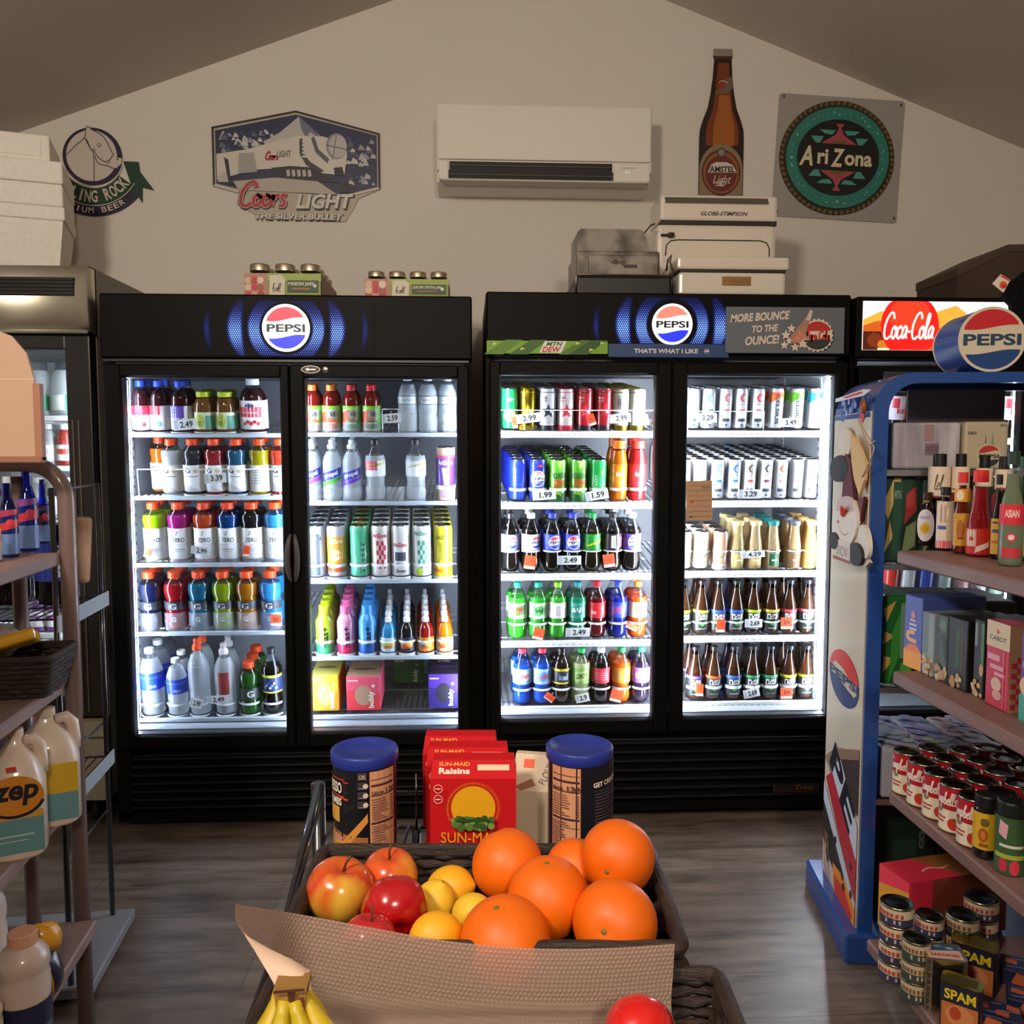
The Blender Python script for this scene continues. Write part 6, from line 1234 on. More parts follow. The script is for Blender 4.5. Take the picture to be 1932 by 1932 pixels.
it += [g_r(-hw, sz_(790), hw, pz1 - .002, '#2a4488|.4'), g_p([(-hw, sz_(745)), (hw * .6, sz_(738)), (hw, sz_(742)), (hw * .6, sz_(750)), (-hw, sz_(752))], '#e0dcd8|.4'), g_p([(-hw * .6, sz_(745)), (hw * .5, sz_(741)), (hw * .6, sz_(745)), (-hw * .3, sz_(749))], '#d0405a|.4')]
it += [g_c(rr.uniform(-hw, hw) * .9, sz_(rr.uniform(755, 788)), .010, rr.choice(('#5a70b0|.4', '#8a9ac8|.4', '#3a5498|.4')), None, 10) for _ in range(26)] + [g_c(hw * .6, sz_(785), .022, '#d0404e|.4', n=14)]
it += glob2(-.0, zc_, hw * .86, hh)
zA, zB = sz_(1430), sz_(1770)
f = lambda t: zA + (zB - zA) * t
it += [g_p([(-hw, f(.2)), (-hw * .3, f(.06)), (hw * .3, f(-.0)), (hw, f(-.08)), (hw, f(.2)), (-hw * .2, f(.32))], '#8a6a50|.5'), g_p([(-hw * .2, f(.12)), (hw, f(-.02)), (hw, f(.3)), (.0, f(.26))], '#3a2620|.5'),
       g_p([(-hw * .5, f(.20)), (hw * .0, f(.10)), (hw, f(.36)), (hw, f(.56)), (hw * .2, f(.44)), (-hw * .6, f(.30))], '#c8ccd8|.4'), g_p([(-hw * .9, f(.32)), (-hw * .5, f(.24)), (hw, f(.56)), (hw, f(.80)), (.0, f(.56))], '#b42c38|.4'), g_p([(-hw, f(.36)), (hw, f(.80)), (hw, f(.88)), (-hw, f(.48))], '#c8ccd8|.4'), g_p([(-hw, f(.48)), (hw, f(.88)), (hw, f(.90)), (hw * .6, f(.99)), (.1 * hw, f(.88)), (-hw, f(.72))], '#26221e|.5'),
       g_t('PE', hw * .1, f(.255), hw * 1.5, .10, '#1c1e26|.4', .06, 0, -R(33)), g_p([(-hw * .3, f(.78)), (hw * .4, f(.76)), (hw, f(.84)), (hw, f(1.1)), (hw * .5, f(1.22)), (-hw * .1, f(1.12))], '#e88a1e|.5'), g_p([(-hw * .2, f(.84)), (hw * .4, f(.82)), (hw * .9, f(.9)), (hw * .6, f(1.0)), (-hw * .1, f(.95))], '#d23a22|.5'), g_p([(hw * .0, f(1.02)), (hw * .3, f(1.0)), (hw * .35, f(1.2)), (hw * .15, f(1.24))], '#d23a22|.5'), g_p([(hw * .5, f(1.0)), (hw * .9, f(1.02)), (hw * .8, f(1.2)), (hw * .55, f(1.2))], '#d8482a|.5')]
it += [g_s([(-hw * .9 + .02 * k, f(.66)), (-hw * .85 + .022 * k, f(.86)), (-hw * .6 + .018 * k, f(1.0))], .006, c) for k, c in enumerate(('#c85a3a|.5', '#e0b090|.5', '#d88a5a|.5'))]
it += [g_c(rr.uniform(-hw, hw) * .9, f(rr.uniform(.5, .72)) - .05, .012, rr.choice(('#14120f|.5', '#3a342c|.5')), None, 8) for _ in range(12)]
sp.gfx(it, ms, .00006); sp.build('side_panel', RACK)
# drum sign
c0 = eloc(1872, 638, .02); r0 = abs(eloc(1872, 575, .02)[2] - c0[2]) * .985
dr = MB(); L_ = .17
cx_, cz_ = c0[0], ztop + r0 + .001
prof = [(0, 0), (r0, 0), (r0, L_), (0, L_)]
dr.lathe([(r0 * .985, .004), (r0 * .985, L_ - .004)], BL, 40); dr.lathe([(r0 * .985, .004), (r0, .002), (r0, 0), (0, 0)], '#d8cbb2|.4|c', 40, smooth=False); dr.lathe([(0, L_), (r0, L_), (r0, L_ - .002), (r0 * .985, L_ - .004)], '#d8cbb2|.4|c', 40, smooth=False)
for i, q in enumerate(dr.v): dr.v[i] = Vector((q.x, q.z, -q.y))
dr.gfx(g_globe(0, 0, r0 * .995, '#d8cbb2|.4|c', '#c8242a|.4|c', '#1f437e|.4|c', '#2a4460|.4|c', k=.92, tw=1.72, th=.36, bold=.05, amp=.08), flat((0, -.0002, 0)))
dr.build('drum_sign', RACK, (cx_, .02, cz_))
# shelves
EZ = [eloc(1760, v, .03)[2] for v in (887, 1100, 1330, 1480)]
EZ = [eloc(1760, 886, .05)[2], eloc(1680, 1062, .05)[2], eloc(1680, 1292, .05)[2], .45, .10]
for z in EZ[:4]:
    m = MB()
    for y in (.03, ED - .03): m.box(0.001, y - .008, z - .016, EW - .001, y + .008, z - .001, '#b9bcc2|.35|m')
    for k in range(14): m.box(.02 + k * (EW - .04) / 13, .03, z - .008, .024 + k * (EW - .04) / 13, ED - .03, z - .002, '#b9bcc2|.35|m')
    m.build('wire_shelf', RACK)
def ebox(name, label, x0, x1, y0, y1, z, h, base, items=None, cat='box', top=None, group='soda cases on the blue rack', wrap=False):
    m = MB(); w = x1 - x0; m.rbox(-w / 2, 0, 0, w / 2, y1 - y0, h, base, .008, 2)
    if items: m.gfx(items(w, h), flat((0, -.0003, 0)), .0002)
    if top: m.gfx(top(w, y1 - y0), flat((0, 0, h + .0003), (1, 0, 0), (0, 1, 0)), .0002)
    p = EP + EU * ((x0 + x1) / 2) + EV * y0
    t = tag(m.build(name, None, (p.x, p.y, z + .0008), (0, 0, ER)), label, cat, group); return t
def ex(px, py=840): return eloc(px, py, .04)[0]
def eh(py0, py1, px=1750): return eloc(px, py0, .04)[2] - eloc(px, py1, .04)[2]
# film-wrapped case, diet carton, plain grey card behind
FILM = noisy('cloudy shrink film', [(.3, '#8d878f'), (.5, '#a9a3ab'), (.72, '#c9c4c8')], scale=(6, 1, 1), nscale=4, rough=.25, coat=.6)
ebox('soda_case', 'cloudy film-wrapped soda case on top rack shelf', ex(1686), ex(1816), .05, .26, EZ[0], eh(797, 886), FILM,
     lambda w, h: [g_r(-w * .02, h * .3, w * .18, h * .55, '#7d6870|.3'), g_t('PEPSI', w * .08, h * .42, w * .18, h * .14, '#6a525c|.3', .02), g_r(-w * .04, h * .6, w * .1, h * .95, '#a07e84|.3')])
ebox('soda_carton', 'tan diet soda carton with round badge on top rack shelf', ex(1819), ex(1903), .04, .28, EZ[0], eh(796, 886), '#b8ab8e|.5',
     lambda w, h: [g_t('DIET', -w * .32, h * .76, w * .2, h * .055, '#2e2c28|.5', .05), g_t('ZERO', w * .36, h * .92, w * .16, h * .05, '#6a5e48|.5', .03), g_p([(-w * .04, h * .55), (-w * .02, h * .75), (0, h * .55)], '#6a6a60|.5'), g_p([(w * .1, h * .52), (w * .13, h * .78), (w * .17, h * .52)], '#8a9078|.5')] + g_globe(w * .06, h * .28, w * .28, '#cabb9c|.5', '#b8302a|.5', '#24303a|.5', '#22262c|.5'))
q0 = onplane(1709, 716, EP + EV * (ED - .03), EV); q1 = onplane(1889, 788, EP + EV * (ED - .03), EV)
ww = (q1 - q0).dot(EU); m = MB(); m.rbox(-ww / 2, 0, 0, ww / 2, .006, q0.z - q1.z + .07, '#857b73|.7', .002, 1)
p = EP + EU * ((q0 - EP).dot(EU) + ww / 2) + EV * (ED - .05)
tag(m.build('backing_card', None, (p.x, p.y, EZ[0] + .0006), (0, 0, ER)), 'blank grey card standing at back of top rack shelf', 'card')
bpy.data.objects['backing_card'].data.transform(Matrix.Translation((0, 0, 0)))
_h = q0.z - EZ[0] - .03; bpy.data.objects['backing_card'].scale = (1, 1, _h / (q0.z - q1.z + .07))
MD = '#1c3a28|.5'
def dewface(c1='#1c4a34|.5'): 
    return lambda w, h: [g_p([(-w * .5, h * .7), (-w * .2, h), (0, h), (-w * .35, h * .5)], '#c8b06a|.5'), g_p([(-w * .45, h * .1), (-w * .2, h * .3), (-w * .3, h * .5)], '#b8a05a|.5'), g_p([(w * .05, h * .1), (w * .4, h * .2), (w * .42, h * .5), (w * .15, h * .42)], '#8a9a6a|.5'), g_p([(w * .1, h * .45), (w * .42, h * .62), (w * .38, h * .9), (w * .14, h * .8)], '#b03a34|.5'), g_r(-w * .22, h * .1, w * .02, h * .95, c1), g_t('MTN', -w * .1, h * .8, w * .18, h * .1, '#7aa08a|.5', .04)]
for x0, x1, k in ((ex(1668, 960), ex(1740, 960), 'dark green citrus soda carton, left on second rack shelf'), (ex(1742, 960), ex(1822, 960), 'dark green citrus soda carton, middle of second rack shelf'), (ex(1824, 960), ex(1904, 960), 'dark green citrus soda carton, right on second rack shelf')):
    ebox('soda_carton', k, x0, x1 - .004, .05, .30, EZ[1], eh(896, 1058), MD, dewface())
def leaf(w, h): return [g_p([(-w * .5, h * .85), (-w * .1, h * .95), (-w * .4, h * .7)], '#d8a848|.5'), g_p([(-w * .5, h * .45), (-w * .1, h * .55), (-w * .45, h * .6)], '#c8a850|.5'), g_p([(-w * .5, h * .12), (-w * .1, h * .3), (-w * .45, h * .32)], '#d8b050|.5'), g_p([(-w * .3, 0), (w * .2, h * .5), (w * .1, h * .9), (-w * .2, h * .6)], '#3a9a34|.5'), g_r(w * .05, h * .3, w * .3, h * .92, '#7a9a86|.5'), g_p([(w * .0, h * .05), (w * .4, h * .1), (w * .45, h * .25), (w * .1, h * .25)], '#58b048|.5')]
ebox('soda_carton', 'bright green leafy soda carton on third rack shelf', ex(1668, 1200), ex(1728, 1200), .05, .30, EZ[2], eh(1122, 1290, 1690), '#1f6a24|.5', leaf)
ebox('soda_carton', 'black soda carton behind the popcorn boxes on third rack shelf', ex(1732, 1200), ex(1850, 1200), .06, .30, EZ[2], eh(1130, 1290, 1760), '#14201a|.5')
ebox('soda_carton', 'dark soda carton at right of third rack shelf', ex(1852, 1200), ex(1925, 1200), .06, .30, EZ[2], eh(1130, 1290, 1760), '#1c1a18|.5')
def speck(seed, cols): 
    def f(w, d):
        r_ = random.Random(seed); return [g_c(r_.uniform(-w * .42, w * .42), r_.uniform(d * .08, d * .92), r_.uniform(.006, .022), r_.choice(cols), None, 9) for _ in range(46)]
    return f
zt_ = at(1760, 1362, D=2.42).z
for k, (a_, b_, cols, base, nm) in enumerate(((1662, 1742, ('#8a94b8|.5', '#a8a0c0|.5', '#9ab0b0|.5', '#b0a0b0|.5'), '#b0b2bc|.5', 'pale speckled twelve-pack by the blue post'), (1745, 1822, ('#7a86b8|.5', '#9a7ab0|.5', '#a8b890|.5', '#8aa0c0|.5'), '#a6a8b8|.5', 'pale speckled twelve-pack with blue blotches'), (1825, 1905, ('#b88a90|.5', '#a8a8b0|.5', '#c09a98|.5', '#9a98a8|.5'), '#b0a4a8|.5', 'pale speckled twelve-pack with pink blotches'))):
    ebox('soda_carton', nm + ' on low rack shelf', ex(a_, 1420), ex(b_, 1420) - .003, .03, .34, EZ[3], .14, base, lambda w, h: [g_r(-w * .5, 0, w * .5, h * .5, '#d8b02a|.5')] if 0 else [], top=speck(k + 20, cols))
ebox('soda_carton', 'large dark green carton at the bottom of blue rack', ex(1672, 1560), ex(1790, 1560), .13, .33, .0865, min(.34, eloc(1720, 1520, .04)[2] - .087), '#15261a|.5', lambda w, h: [g_r(-w * .2, h * .3, w * .2, h * .6, '#20382a|.5'), g_t('8', w * .28, h * .6, w * .1, h * .16, '#5a6a60|.5', .03)])
ebox('soda_carton', 'brown carton beside dark green carton at rack bottom', ex(1794, 1560), ex(1930, 1560), .13, .33, .0865, .33, '#2e211b|.6')
# hanging wooden snowman on the side panel
def ss(px, py, d=.02): return eside(px, py, X0 - d)
a0 = ss(1606, 960)
SN = thing('snowman_ornament', 'wooden snowman ornament with carrot nose hanging on rack side', 'ornament', tuple(EP + EU * (X0 - .006) + EV * a0[1] + Vector((0, 0, ss(1606, 1062)[2]))), (0, 0, ER))
zB = ss(1606, 1062)[2]; kx = abs(ss(1580, 960)[1] - ss(1630, 960)[1]) / 50.
msn = flat((0, 0, 0), (0, -1, 0), (0, 0, 1))
kz = (ss(1606, 860)[2] - ss(1606, 1062)[2]) / 202.
def sp_(pts): return [((x - 1606) * kx, (1064 - y) * kz) for x, y in pts]
WD = '#d8c8b4|.6'; MAR = '#5a1420|.6'; BKW = '#1a1616|.6'; CR = '#d8b078|.6'
def piece(name, pts, d0, d1, c, items=None):
    m = MB().prism(sp_(pts), msn, d0, d1, c)
    if items: m.gfx(items, msn, .0002, d1)
    return m.build(name, SN)
oval = lambda cx, cy, rx, ry, a0=0, n=22: [(cx + rx * cos(2 * pi * k / n) * cos(a0) - ry * sin(2 * pi * k / n) * sin(a0), cy + rx * cos(2 * pi * k / n) * sin(a0) + ry * sin(2 * pi * k / n) * cos(a0)) for k in range(n)]
piece('body', [(1574, 1040), (1572, 1010), (1578, 980), (1590, 962), (1612, 960), (1622, 985), (1624, 1030), (1640, 1050), (1634, 1060), (1600, 1058)], .004, .014, WD)
piece('hat_brim', oval(1580, 888, 19, 27, .2), .006, .016, BKW)
piece('arm', oval(1588, 838, 12, 28, .0), .004, .012, WD)
piece('scarf', [(1592, 858), (1602, 868), (1606, 900), (1610, 935), (1614, 944), (1588, 946), (1590, 915), (1598, 890)], .008, .016, MAR)
piece('scarf', [(1618, 940), (1628, 935), (1622, 985), (1630, 1000), (1612, 1008)], .006, .014, MAR)
piece('broom', [(1603, 822), (1612, 830), (1622, 850), (1632, 876), (1630, 905), (1622, 934), (1612, 905), (1606, 870)], .010, .018, CR)
piece('head', oval(1598, 990, 24, 52, .12), .012, .022, '#e0d4c4|.6', [('s', smooth_path(sp_([(1589, 1000), (1593, 1010), (1600, 1014), (1608, 1008)])), .002, '#3a2a26|.6'), g_p(sp_(oval(1594, 974, 3, 4)), '#2a2020|.6'), g_p(sp_(oval(1587, 992, 2.2, 4)), '#8a6a5a|.6')])
piece('cap', [(1583, 972), (1588, 948), (1600, 940), (1612, 944), (1618, 962), (1600, 966)], .020, .026, '#c8b0b0|.6')
m = MB(); a_, b_ = sp_([(1612, 960), (1600, 976)]), 0
pn0 = msn(*sp_([(1598, 974)])[0], .022); pn1 = msn(*sp_([(1612, 955)])[0], .05)
m.tube([pn0, (pn0 + pn1) / 2, pn1], [.010, .007, .001], '#e8431c|.5', 10); m.build('carrot_nose', SN)
piece('mitten', oval(1581, 1032, 10, 17), .018, .026, BKW); piece('mitten', oval(1623, 1042, 12, 21), .018, .026, BKW)
piece('arm', oval(1632, 1015, 9, 30, -.1), .008, .018, '#e0d4c4|.6')
piece('sign_board', [(1584, 1026), (1614, 1026), (1615, 1062), (1582, 1064)], .020, .026, '#d8ccbc|.6', [g_t('SNOW', *sp_([(1599, 1046)])[0], 22 * kx, 20 * kz, '#6a5a56|.6', .0), g_p(sp_([(1581, 1060), (1616, 1058), (1616, 1064), (1581, 1067)]), '#9a5a4a|.6')])
m = MB(); tw = [msn(*q_, .02) for q_ in smooth_path(sp_([(1622, 793), (1626, 810), (1640, 835), (1646, 850), (1636, 880), (1628, 900)]))]
m.tube(tw, .002, '#b8a080|.7', 6); m.tube([msn(*q_, .022) for q_ in smooth_path(sp_([(1620, 795), (1632, 830), (1640, 842), (1648, 835)]))], .002, '#b8a080|.7', 6); m.build('twine', SN)
m = MB(); m.ball(msn(*sp_([(1621, 772)])[0], .012), .016, '#8a4a2a|.4', 14, 10, .6, .8, 1.25); m.build('wood_bead', SN)

# ================================================================ DARK BOX, BLACK DISPLAY AND TILTED TAG AT THE UPPER RIGHT
m = MB()
P_ = [(1805, 512), (1905, 466), (1990, 480), (1990, 545), (1900, 540), (1806, 552)]
q_ = [at(x, y, Y=3.35) for x, y in P_]; c_ = q_[5]
bx = thing('storage_box', 'dark brown box on the red-sign cooler at upper right', 'box', (at(1860, 520, Y=3.3).x, 3.3, 1.976))
w_ = at(1990, 520, Y=3.3).x - at(1806, 520, Y=3.3).x; h_ = at(1806, 509, Y=3.3).z - 1.975
x0_ = at(1806, 520, Y=3.3).x - at(1860, 520, Y=3.3).x
BR = noisy('dark brown card', [(.3, '#3a2a20'), (.7, '#4a372a')], nscale=6, rough=.7)
m.prism([(x0_, 0), (x0_ + .42, 0), (x0_ + .42, h_ + .10), (x0_ + .2, h_ + .09), (x0_, h_)], flat((0, 0, 0)), -.3, 0, BR); m.build('box_body', bx)
m = MB(); m.prism([(x0_ - .004, h_ - .03), (x0_ + .2, h_ + .07), (x0_ + .42, h_ + .08), (x0_ + .42, h_ + .104), (x0_ + .2, h_ + .098), (x0_ - .004, h_ + .004)], flat((0, -.004, 0)), -.308, 0, '#4a3a2c|.65'); m.build('box_lid', bx)
pl = EP + EV * .30
def q3(px, py): v = onplane(px, py, pl, EV) - pl; return v.dot(EU), v.z
zt3 = ztop + .0006
pts = [(q3(1880, 700)[0], zt3), (q3(1975, 700)[0], zt3), (q3(1975, 500)[0], q3(1975, 498)[1]), q3(1932, 512), q3(1905, 535), q3(1893, 560), q3(1908, 575), q3(1912, 640)]
m = MB().prism([(a_, b_ - zt3) for a_, b_ in pts], flat((0, 0, 0)), -.02, 0, '#080808|.7|s')
bd = thing('display_board', 'black cut-out display board behind the blue drum sign', 'display', (pl.x, pl.y, zt3), (0, 0, ER)); m.build('board', bd)
c_ = q3(1889, 535); tr_ = MB(); h_ = abs(q3(1889, 518)[1] - q3(1889, 552)[1]) * .5
tr_.prism([(c_[0] + h_ * a_, c_[1] - zt3 + h_ * b_) for a_, b_ in ((-1.0, .0), (-.15, 1.0), (.85, .35), (.2, -1.0))], flat((0, 0, 0)), .001, .006, '#e6d8c0|.5')
tr_.gfx([g_p([(c_[0] + h_ * a_, c_[1] - zt3 + h_ * b_) for a_, b_ in ((-.15, .95), (.8, .35), (.7, .2), (-.2, .75))], '#d8301e|.5'), g_c(c_[0] + h_ * .1, c_[1] - zt3 - h_ * .2, h_ * .42, '#d8641e|.5', n=14), g_c(c_[0] + h_ * .2, c_[1] - zt3 - h_ * .35, h_ * .25, '#c8281e|.5', n=12)], flat((0, -.0065, 0)))
tr_.build('tilted_tag', bd)

# ================================================================ WOODEN SHELVES ON THE RIGHT
SHW = noisy('brown shelf laminate', [(.35, '#7a5a54'), (.65, '#8a6a62')], scale=(2, 1, 6), nscale=5, rough=.5)
FZ = [at(1683, 1034, D=2.12).z, at(1676, 1260, D=2.12).z, at(1674, 1489, D=2.12).z, .17]
fa = [at(px, py, Z=z) for (px, py), z in zip(((1690, 1022), (1680, 1252), (1668, 1484), (1634, 1784)), FZ)]
# aisle-edge direction from the third shelf
e0, e1 = at(1677, 1491, Z=FZ[2]), at(1932, 1703, Z=FZ[2]); fdir = (e1 - e0); fdir.z = 0; fdir.normalize()
FR = atan2(fdir.x, -fdir.y)                              # turn of the unit about z
FU = Vector((cos(FR), sin(FR), 0)); FV = Vector((-sin(FR), cos(FR), 0))          # across (away from aisle), towards the coolers
FO = Vector((e0.x, e0.y, 0))
SHELF = thing('wooden_shelves', 'brown laminate open shelves of groceries on right aisle side', 'shelves', tuple(FO), (0, 0, FR))
FL = 1.35; FW = .42
for i, z in enumerate(FZ):
    o = (fa[i] - FO); off = -.035 if i == 3 else 0
    m = MB(); m.rbox(off, -FL, z - .032, FW, .0 if i < 3 else .02, z, SHW, .004, 1)
    m.build('shelf_board', SHELF)
for y in (-.06, -FL + .06):
    MB().box(FW, y - .02, 0, FW + .03, y + .02, 1.5, '#4a3a34|.5').build('upright', SHELF)
for y in (-.16, -FL + .1):
    MB().box(.02, y - .025, 0, .06, y + .025, FZ[3] - .032, '#5a3a32|.5').build('leg', SHELF)
def onshelf(i, px, py): return at(px, py, Z=FZ[i])
def mpp(p): return (p - CO).dot(ray(966, 966).normalized()) / FPX
def fput(name, cat, parts, label, group, p, i, rot=None):
    return put(name, cat, parts, label, group, (p.x, p.y, FZ[i] + .0006), (0, 0, FR if rot is None else rot))
LOOK = R(-32); SLOOK = R(-62)                                            # products turned towards the aisle
# --- sauces on the top board
PROF['bbq'] = ([(0,.01),(.8,0),(.98,.02),(1,.05),(.97,.18),(1,.4),(.92,.55),(.66,.68),(.44,.78),(.40,.86)], .80, (.5,.85,1))
PROF['hot'] = ([(0,.01),(.8,0),(.98,.015),(1,.04),(1,.42),(.9,.52),(.6,.66),(.5,.75),(.48,.88)], .84, (.62,.87,1))
PROF['ket'] = ([(0,.01),(.8,0),(.98,.015),(1,.04),(1,.36),(.88,.45),(.74,.52),(.64,.66),(.60,.84)], .80, (.62,.86,1))
PROF['oil'] = ([(0,.01),(.8,0),(.98,.015),(1,.04),(1,.45),(.8,.58),(.52,.7),(.42,.9)], .8, (.5,.88,1))
def sauce(px, pyb, pyt, wpx, kind, liq, cap, lab, desc, sh=0):
    p = onshelf(0, px, pyb); k = mpp(p); H = (pyb - pyt) * k; Rr = wpx * k / 2
    pr = bottle(kind, H, Rr, liq + '|.08|l', cap, lab)
    return fput('sauce_bottle', 'sauce bottle', pr, desc, 'sauce bottles on the top wooden shelf', p + Vector((0, Rr, 0)), 0, LOOK)
CREAM = '#e6d2b8|.5'
def neck(y0, y1, c, items=None): return (y0, y1, c, items)
sauce(1778, 1030, 857, 38, 'ket', '#2a0f0c', '#141212|.4', (.52, .86, CREAM, lambda R_, z0, h: [g_r(-R_, 0, R_, h * .06, '#8a2a24|.5')] + g_script('lel', 0, h * .5, R_ * .9, h * .5, .0022, '#5a4a40|.5')), 'black-capped dark sauce with wide cream label, back row')
sauce(1816, 1031, 857, 30, 'ket', '#241010', '#141212|.4', (.58, .86, CREAM, lambda R_, z0, h: [g_r(-R_, h * .1, R_, h * .16, '#8a2a24|.5')]), 'second black-capped sauce in back row')
sauce(1861, 1032, 860, 30, 'ket', '#2c1210', '#141212|.4', (.66, .86, CREAM, None), 'third black-capped sauce in back row, behind ketchup')
sauce(1898, 1036, 862, 30, 'ket', '#241010', '#141212|.4', (.64, .86, CREAM, lambda R_, z0, h: [g_r(-R_, h * .0, R_, h * .1, '#8a2a24|.5')]), 'rightmost black-capped sauce in back row')
sauce(1757, 1031, 930, 37, 'bbq', '#2a0e0a', '#3a1a14|.3', (.10, .74, None, lambda R_, z0, h: [g_c(-.1 * R_, h * .45, R_ * .92, '#ddd6dc|.5', h * .47), g_c(-.1 * R_, h * .36, R_ * .5, '#e0b830|.5', h * .18), g_c(-.1 * R_, h * .36, R_ * .35, '#d89a20|.5', h * .11), g_t('RAYS', -.1 * R_, h * .68, R_ * .9, h * .10, '#8a8098|.5', .02)]), 'barbecue sauce with white pear-shaped label and yellow disc')
sauce(1789, 1040, 920, 29, 'hot', '#1a1010', '#16100f|.4', (.04, .78, '#dccab8|.5', lambda R_, z0, h: [g_r(-R_ * 1.3, 0, R_ * 1.3, h * .16, '#d84a5a|.5'), g_r(-R_ * .9, h * .40, R_ * .2, h * .48, '#4a5aa0|.5'), g_r(-R_ * .6, h * .55, -R_ * .3, h * .92, '#b89a88|.5'), g_r(-R_ * .1, h * .55, R_ * .2, h * .92, '#b89a88|.5')]), 'squat sauce with cream label and pink foot')
sauce(1820, 1046, 892, 28, 'hot', '#7a2410', '#d83028|.4', (.10, .50, '#c8942a|.5', lambda R_, z0, h: [g_r(-R_ * 1.3, h * 1.35, R_ * 1.3, h * 1.75, '#d8902a|.5'), g_c(-.3 * R_, h * 1.55, R_ * .5, '#e8d8b8|.5', h * .16), g_c(-.1 * R_, h * .5, R_ * .5, '#a8641a|.5', h * .3), g_r(-R_ * .4, h * .2, R_ * .3, h * .26, '#8a3a1a|.5')]), 'hot sauce with ochre label and red cap')
sauce(1858, 1052, 888, 43, 'ket', '#b0202a', '#e02a24|.4', (.03, .33, '#c8281e|.5', lambda R_, z0, h: [g_r(-R_ * 1.2, h * .3, -R_ * .2, h * .95, '#e2cfc0|.5'), g_p([(-R_ * .3, h * .05), (R_ * .9, h * .3), (R_ * .9, h * .5), (-R_ * .2, h * .3)], '#e8d8c8|.5'), g_c(-R_ * .6, h * .6, R_ * .2, '#c83a34|.5')]), 'big red ketchup bottle with red label')
sauce(1887, 1056, 896, 22, 'oil', '#1a1614', '#1a1a18|.4', (.06, .48, '#d8a838|.5', lambda R_, z0, h: [g_r(-R_, h * .6, R_, h * .7, '#4a4a6a|.5'), g_r(-R_, h * .3, R_, h * .38, '#c8642a|.5'), g_r(-R_, h * .86, R_, h * .92, '#6a4a1a|.5')]), 'slim dark bottle with yellow label between ketchup and clear bottle')
sauce(1918, 1070, 852, 42, 'oil', '#8a9a7a', '#1e3a2a|.4', (.05, .62, None, lambda R_, z0, h: [g_r(-R_ * 1.3, h * .55, R_ * 1.3, h * .86, '#d82a3a|.5'), g_t('ASIAN', 0, h * .72, R_ * 1.2, h * .12, '#f0d0c8|.5', .04), g_c(0, h * .36, R_ * .4, '#d8304a|.5'), g_c(0, h * .36, R_ * .25, '#e8d8d8|.5'), g_r(-R_ * .8, h * .05, R_ * .8, h * .2, '#c83040|.5')]), 'clear bottle with red band at the right end')
sauce(1938, 1060, 862, 34, 'oil', '#3a5a2a', '#1e4a2a|.4', (.05, .5, '#d8c03a|.5', None), 'green-capped oil bottle at the frame edge')
# --- boxes on the second board
def fbox(i, p0, p1, ytop, depth, base, items, label, side=None, name='food_box', cat='box', group='food boxes on the second wooden shelf', top=None):
    """upright carton whose narrow front faces the aisle: p0 far lower corner px, p1 near lower corner px"""
    a = at(*p0, Z=FZ[i]); b = at(*p1, Z=FZ[i]); d = b - a; d.z = 0; w = d.length; u = d / w; ang = atan2(u.y, u.x)
    mid = (a + b) / 2; h = (p0[1] - ytop) * mpp(a)
    m = MB(); m.rbox(-w / 2, 0, 0, w / 2, depth, h, base, .002, 1)
    if items: m.gfx(items(w, h), flat((0, 0, 0)), .0002)
    if side: m.gfx(side(depth, h), flat((w / 2, 0, 0), (0, 1, 0), (0, 0, 1)), .0002)
    if top: m.gfx(top(w, depth), flat((0, 0, h), (1, 0, 0), (0, 1, 0)), .0002)
    t = thing(name, label, cat, (mid.x, mid.y, FZ[i] + .0006), (0, 0, ang), group); m.build('carton', t); return t
def puffs(w, h, n, y0, y1, cols, seed, r=(.1, .2)):
    r_ = random.Random(seed); return [g_c(r_.uniform(-.42, .42) * w, h * r_.uniform(y0, y1), w * r_.uniform(*r), r_.choice(cols), None, 9) for _ in range(n)]
PUF = ('#d8c09a|.6', '#c8a880|.6', '#e0cca8|.6', '#b89068|.6')
fbox(1, (1704, 1254), (1737, 1268), 1119, .17, '#4a5aa8|.5', lambda w, h: [g_r(-w / 2, 0, w / 2, h * .24, '#e89a28|.5'), g_p([(-w * .5, h * .22), (-w * .2, h * .33), (w * .2, h * .34), (w * .5, h * .24)], '#e07a3a|.5'), ('s', smooth_path([(w * .2, h * .38), (-w * .25, h * .40), (-w * .25, h * .48), (w * .1, h * .5)]), w * .14, '#e8a46a|.5'), g_r(-w * .2, h * .53, w * .2, h * .56, '#c8c8e0|.5'), g_r(-w * .2, h * .59, w * .2, h * .62, '#c8c8e0|.5'), g_r(-w * .15, h * .65, w * .15, h * .68, '#d0b8c0|.5'), g_c(0, h * .74, w * .12, '#d08a8a|.5')], 'blue and orange snack box at far end of second wooden shelf')
fbox(1, (1738, 1270), (1760, 1279), 1152, .16, '#8a9894|.5', lambda w, h: [g_r(-w * .5, h * .35, w * .0, h, '#6a7a80|.5')] + puffs(w, h, 26, .02, .28, PUF, 1, (.08, .16)), 'grey-green popcorn box beside blue snack box')
fbox(1, (1762, 1280), (1784, 1290), 1156, .16, '#4a5a50|.5', lambda w, h: [g_r(-w * .5, h * .1, -w * .1, h, '#3a3a3a|.5'), g_c(w * .1, h * .85, w * .3, '#6a7a6a|.5', h * .07), g_p([(-w * .1, h * .7), (w * .4, h * .3), (w * .4, h * .75)], '#2a3a34|.5')] + puffs(w, h, 20, .02, .22, PUF, 2, (.1, .2)), 'dark green popcorn box with white puffs')
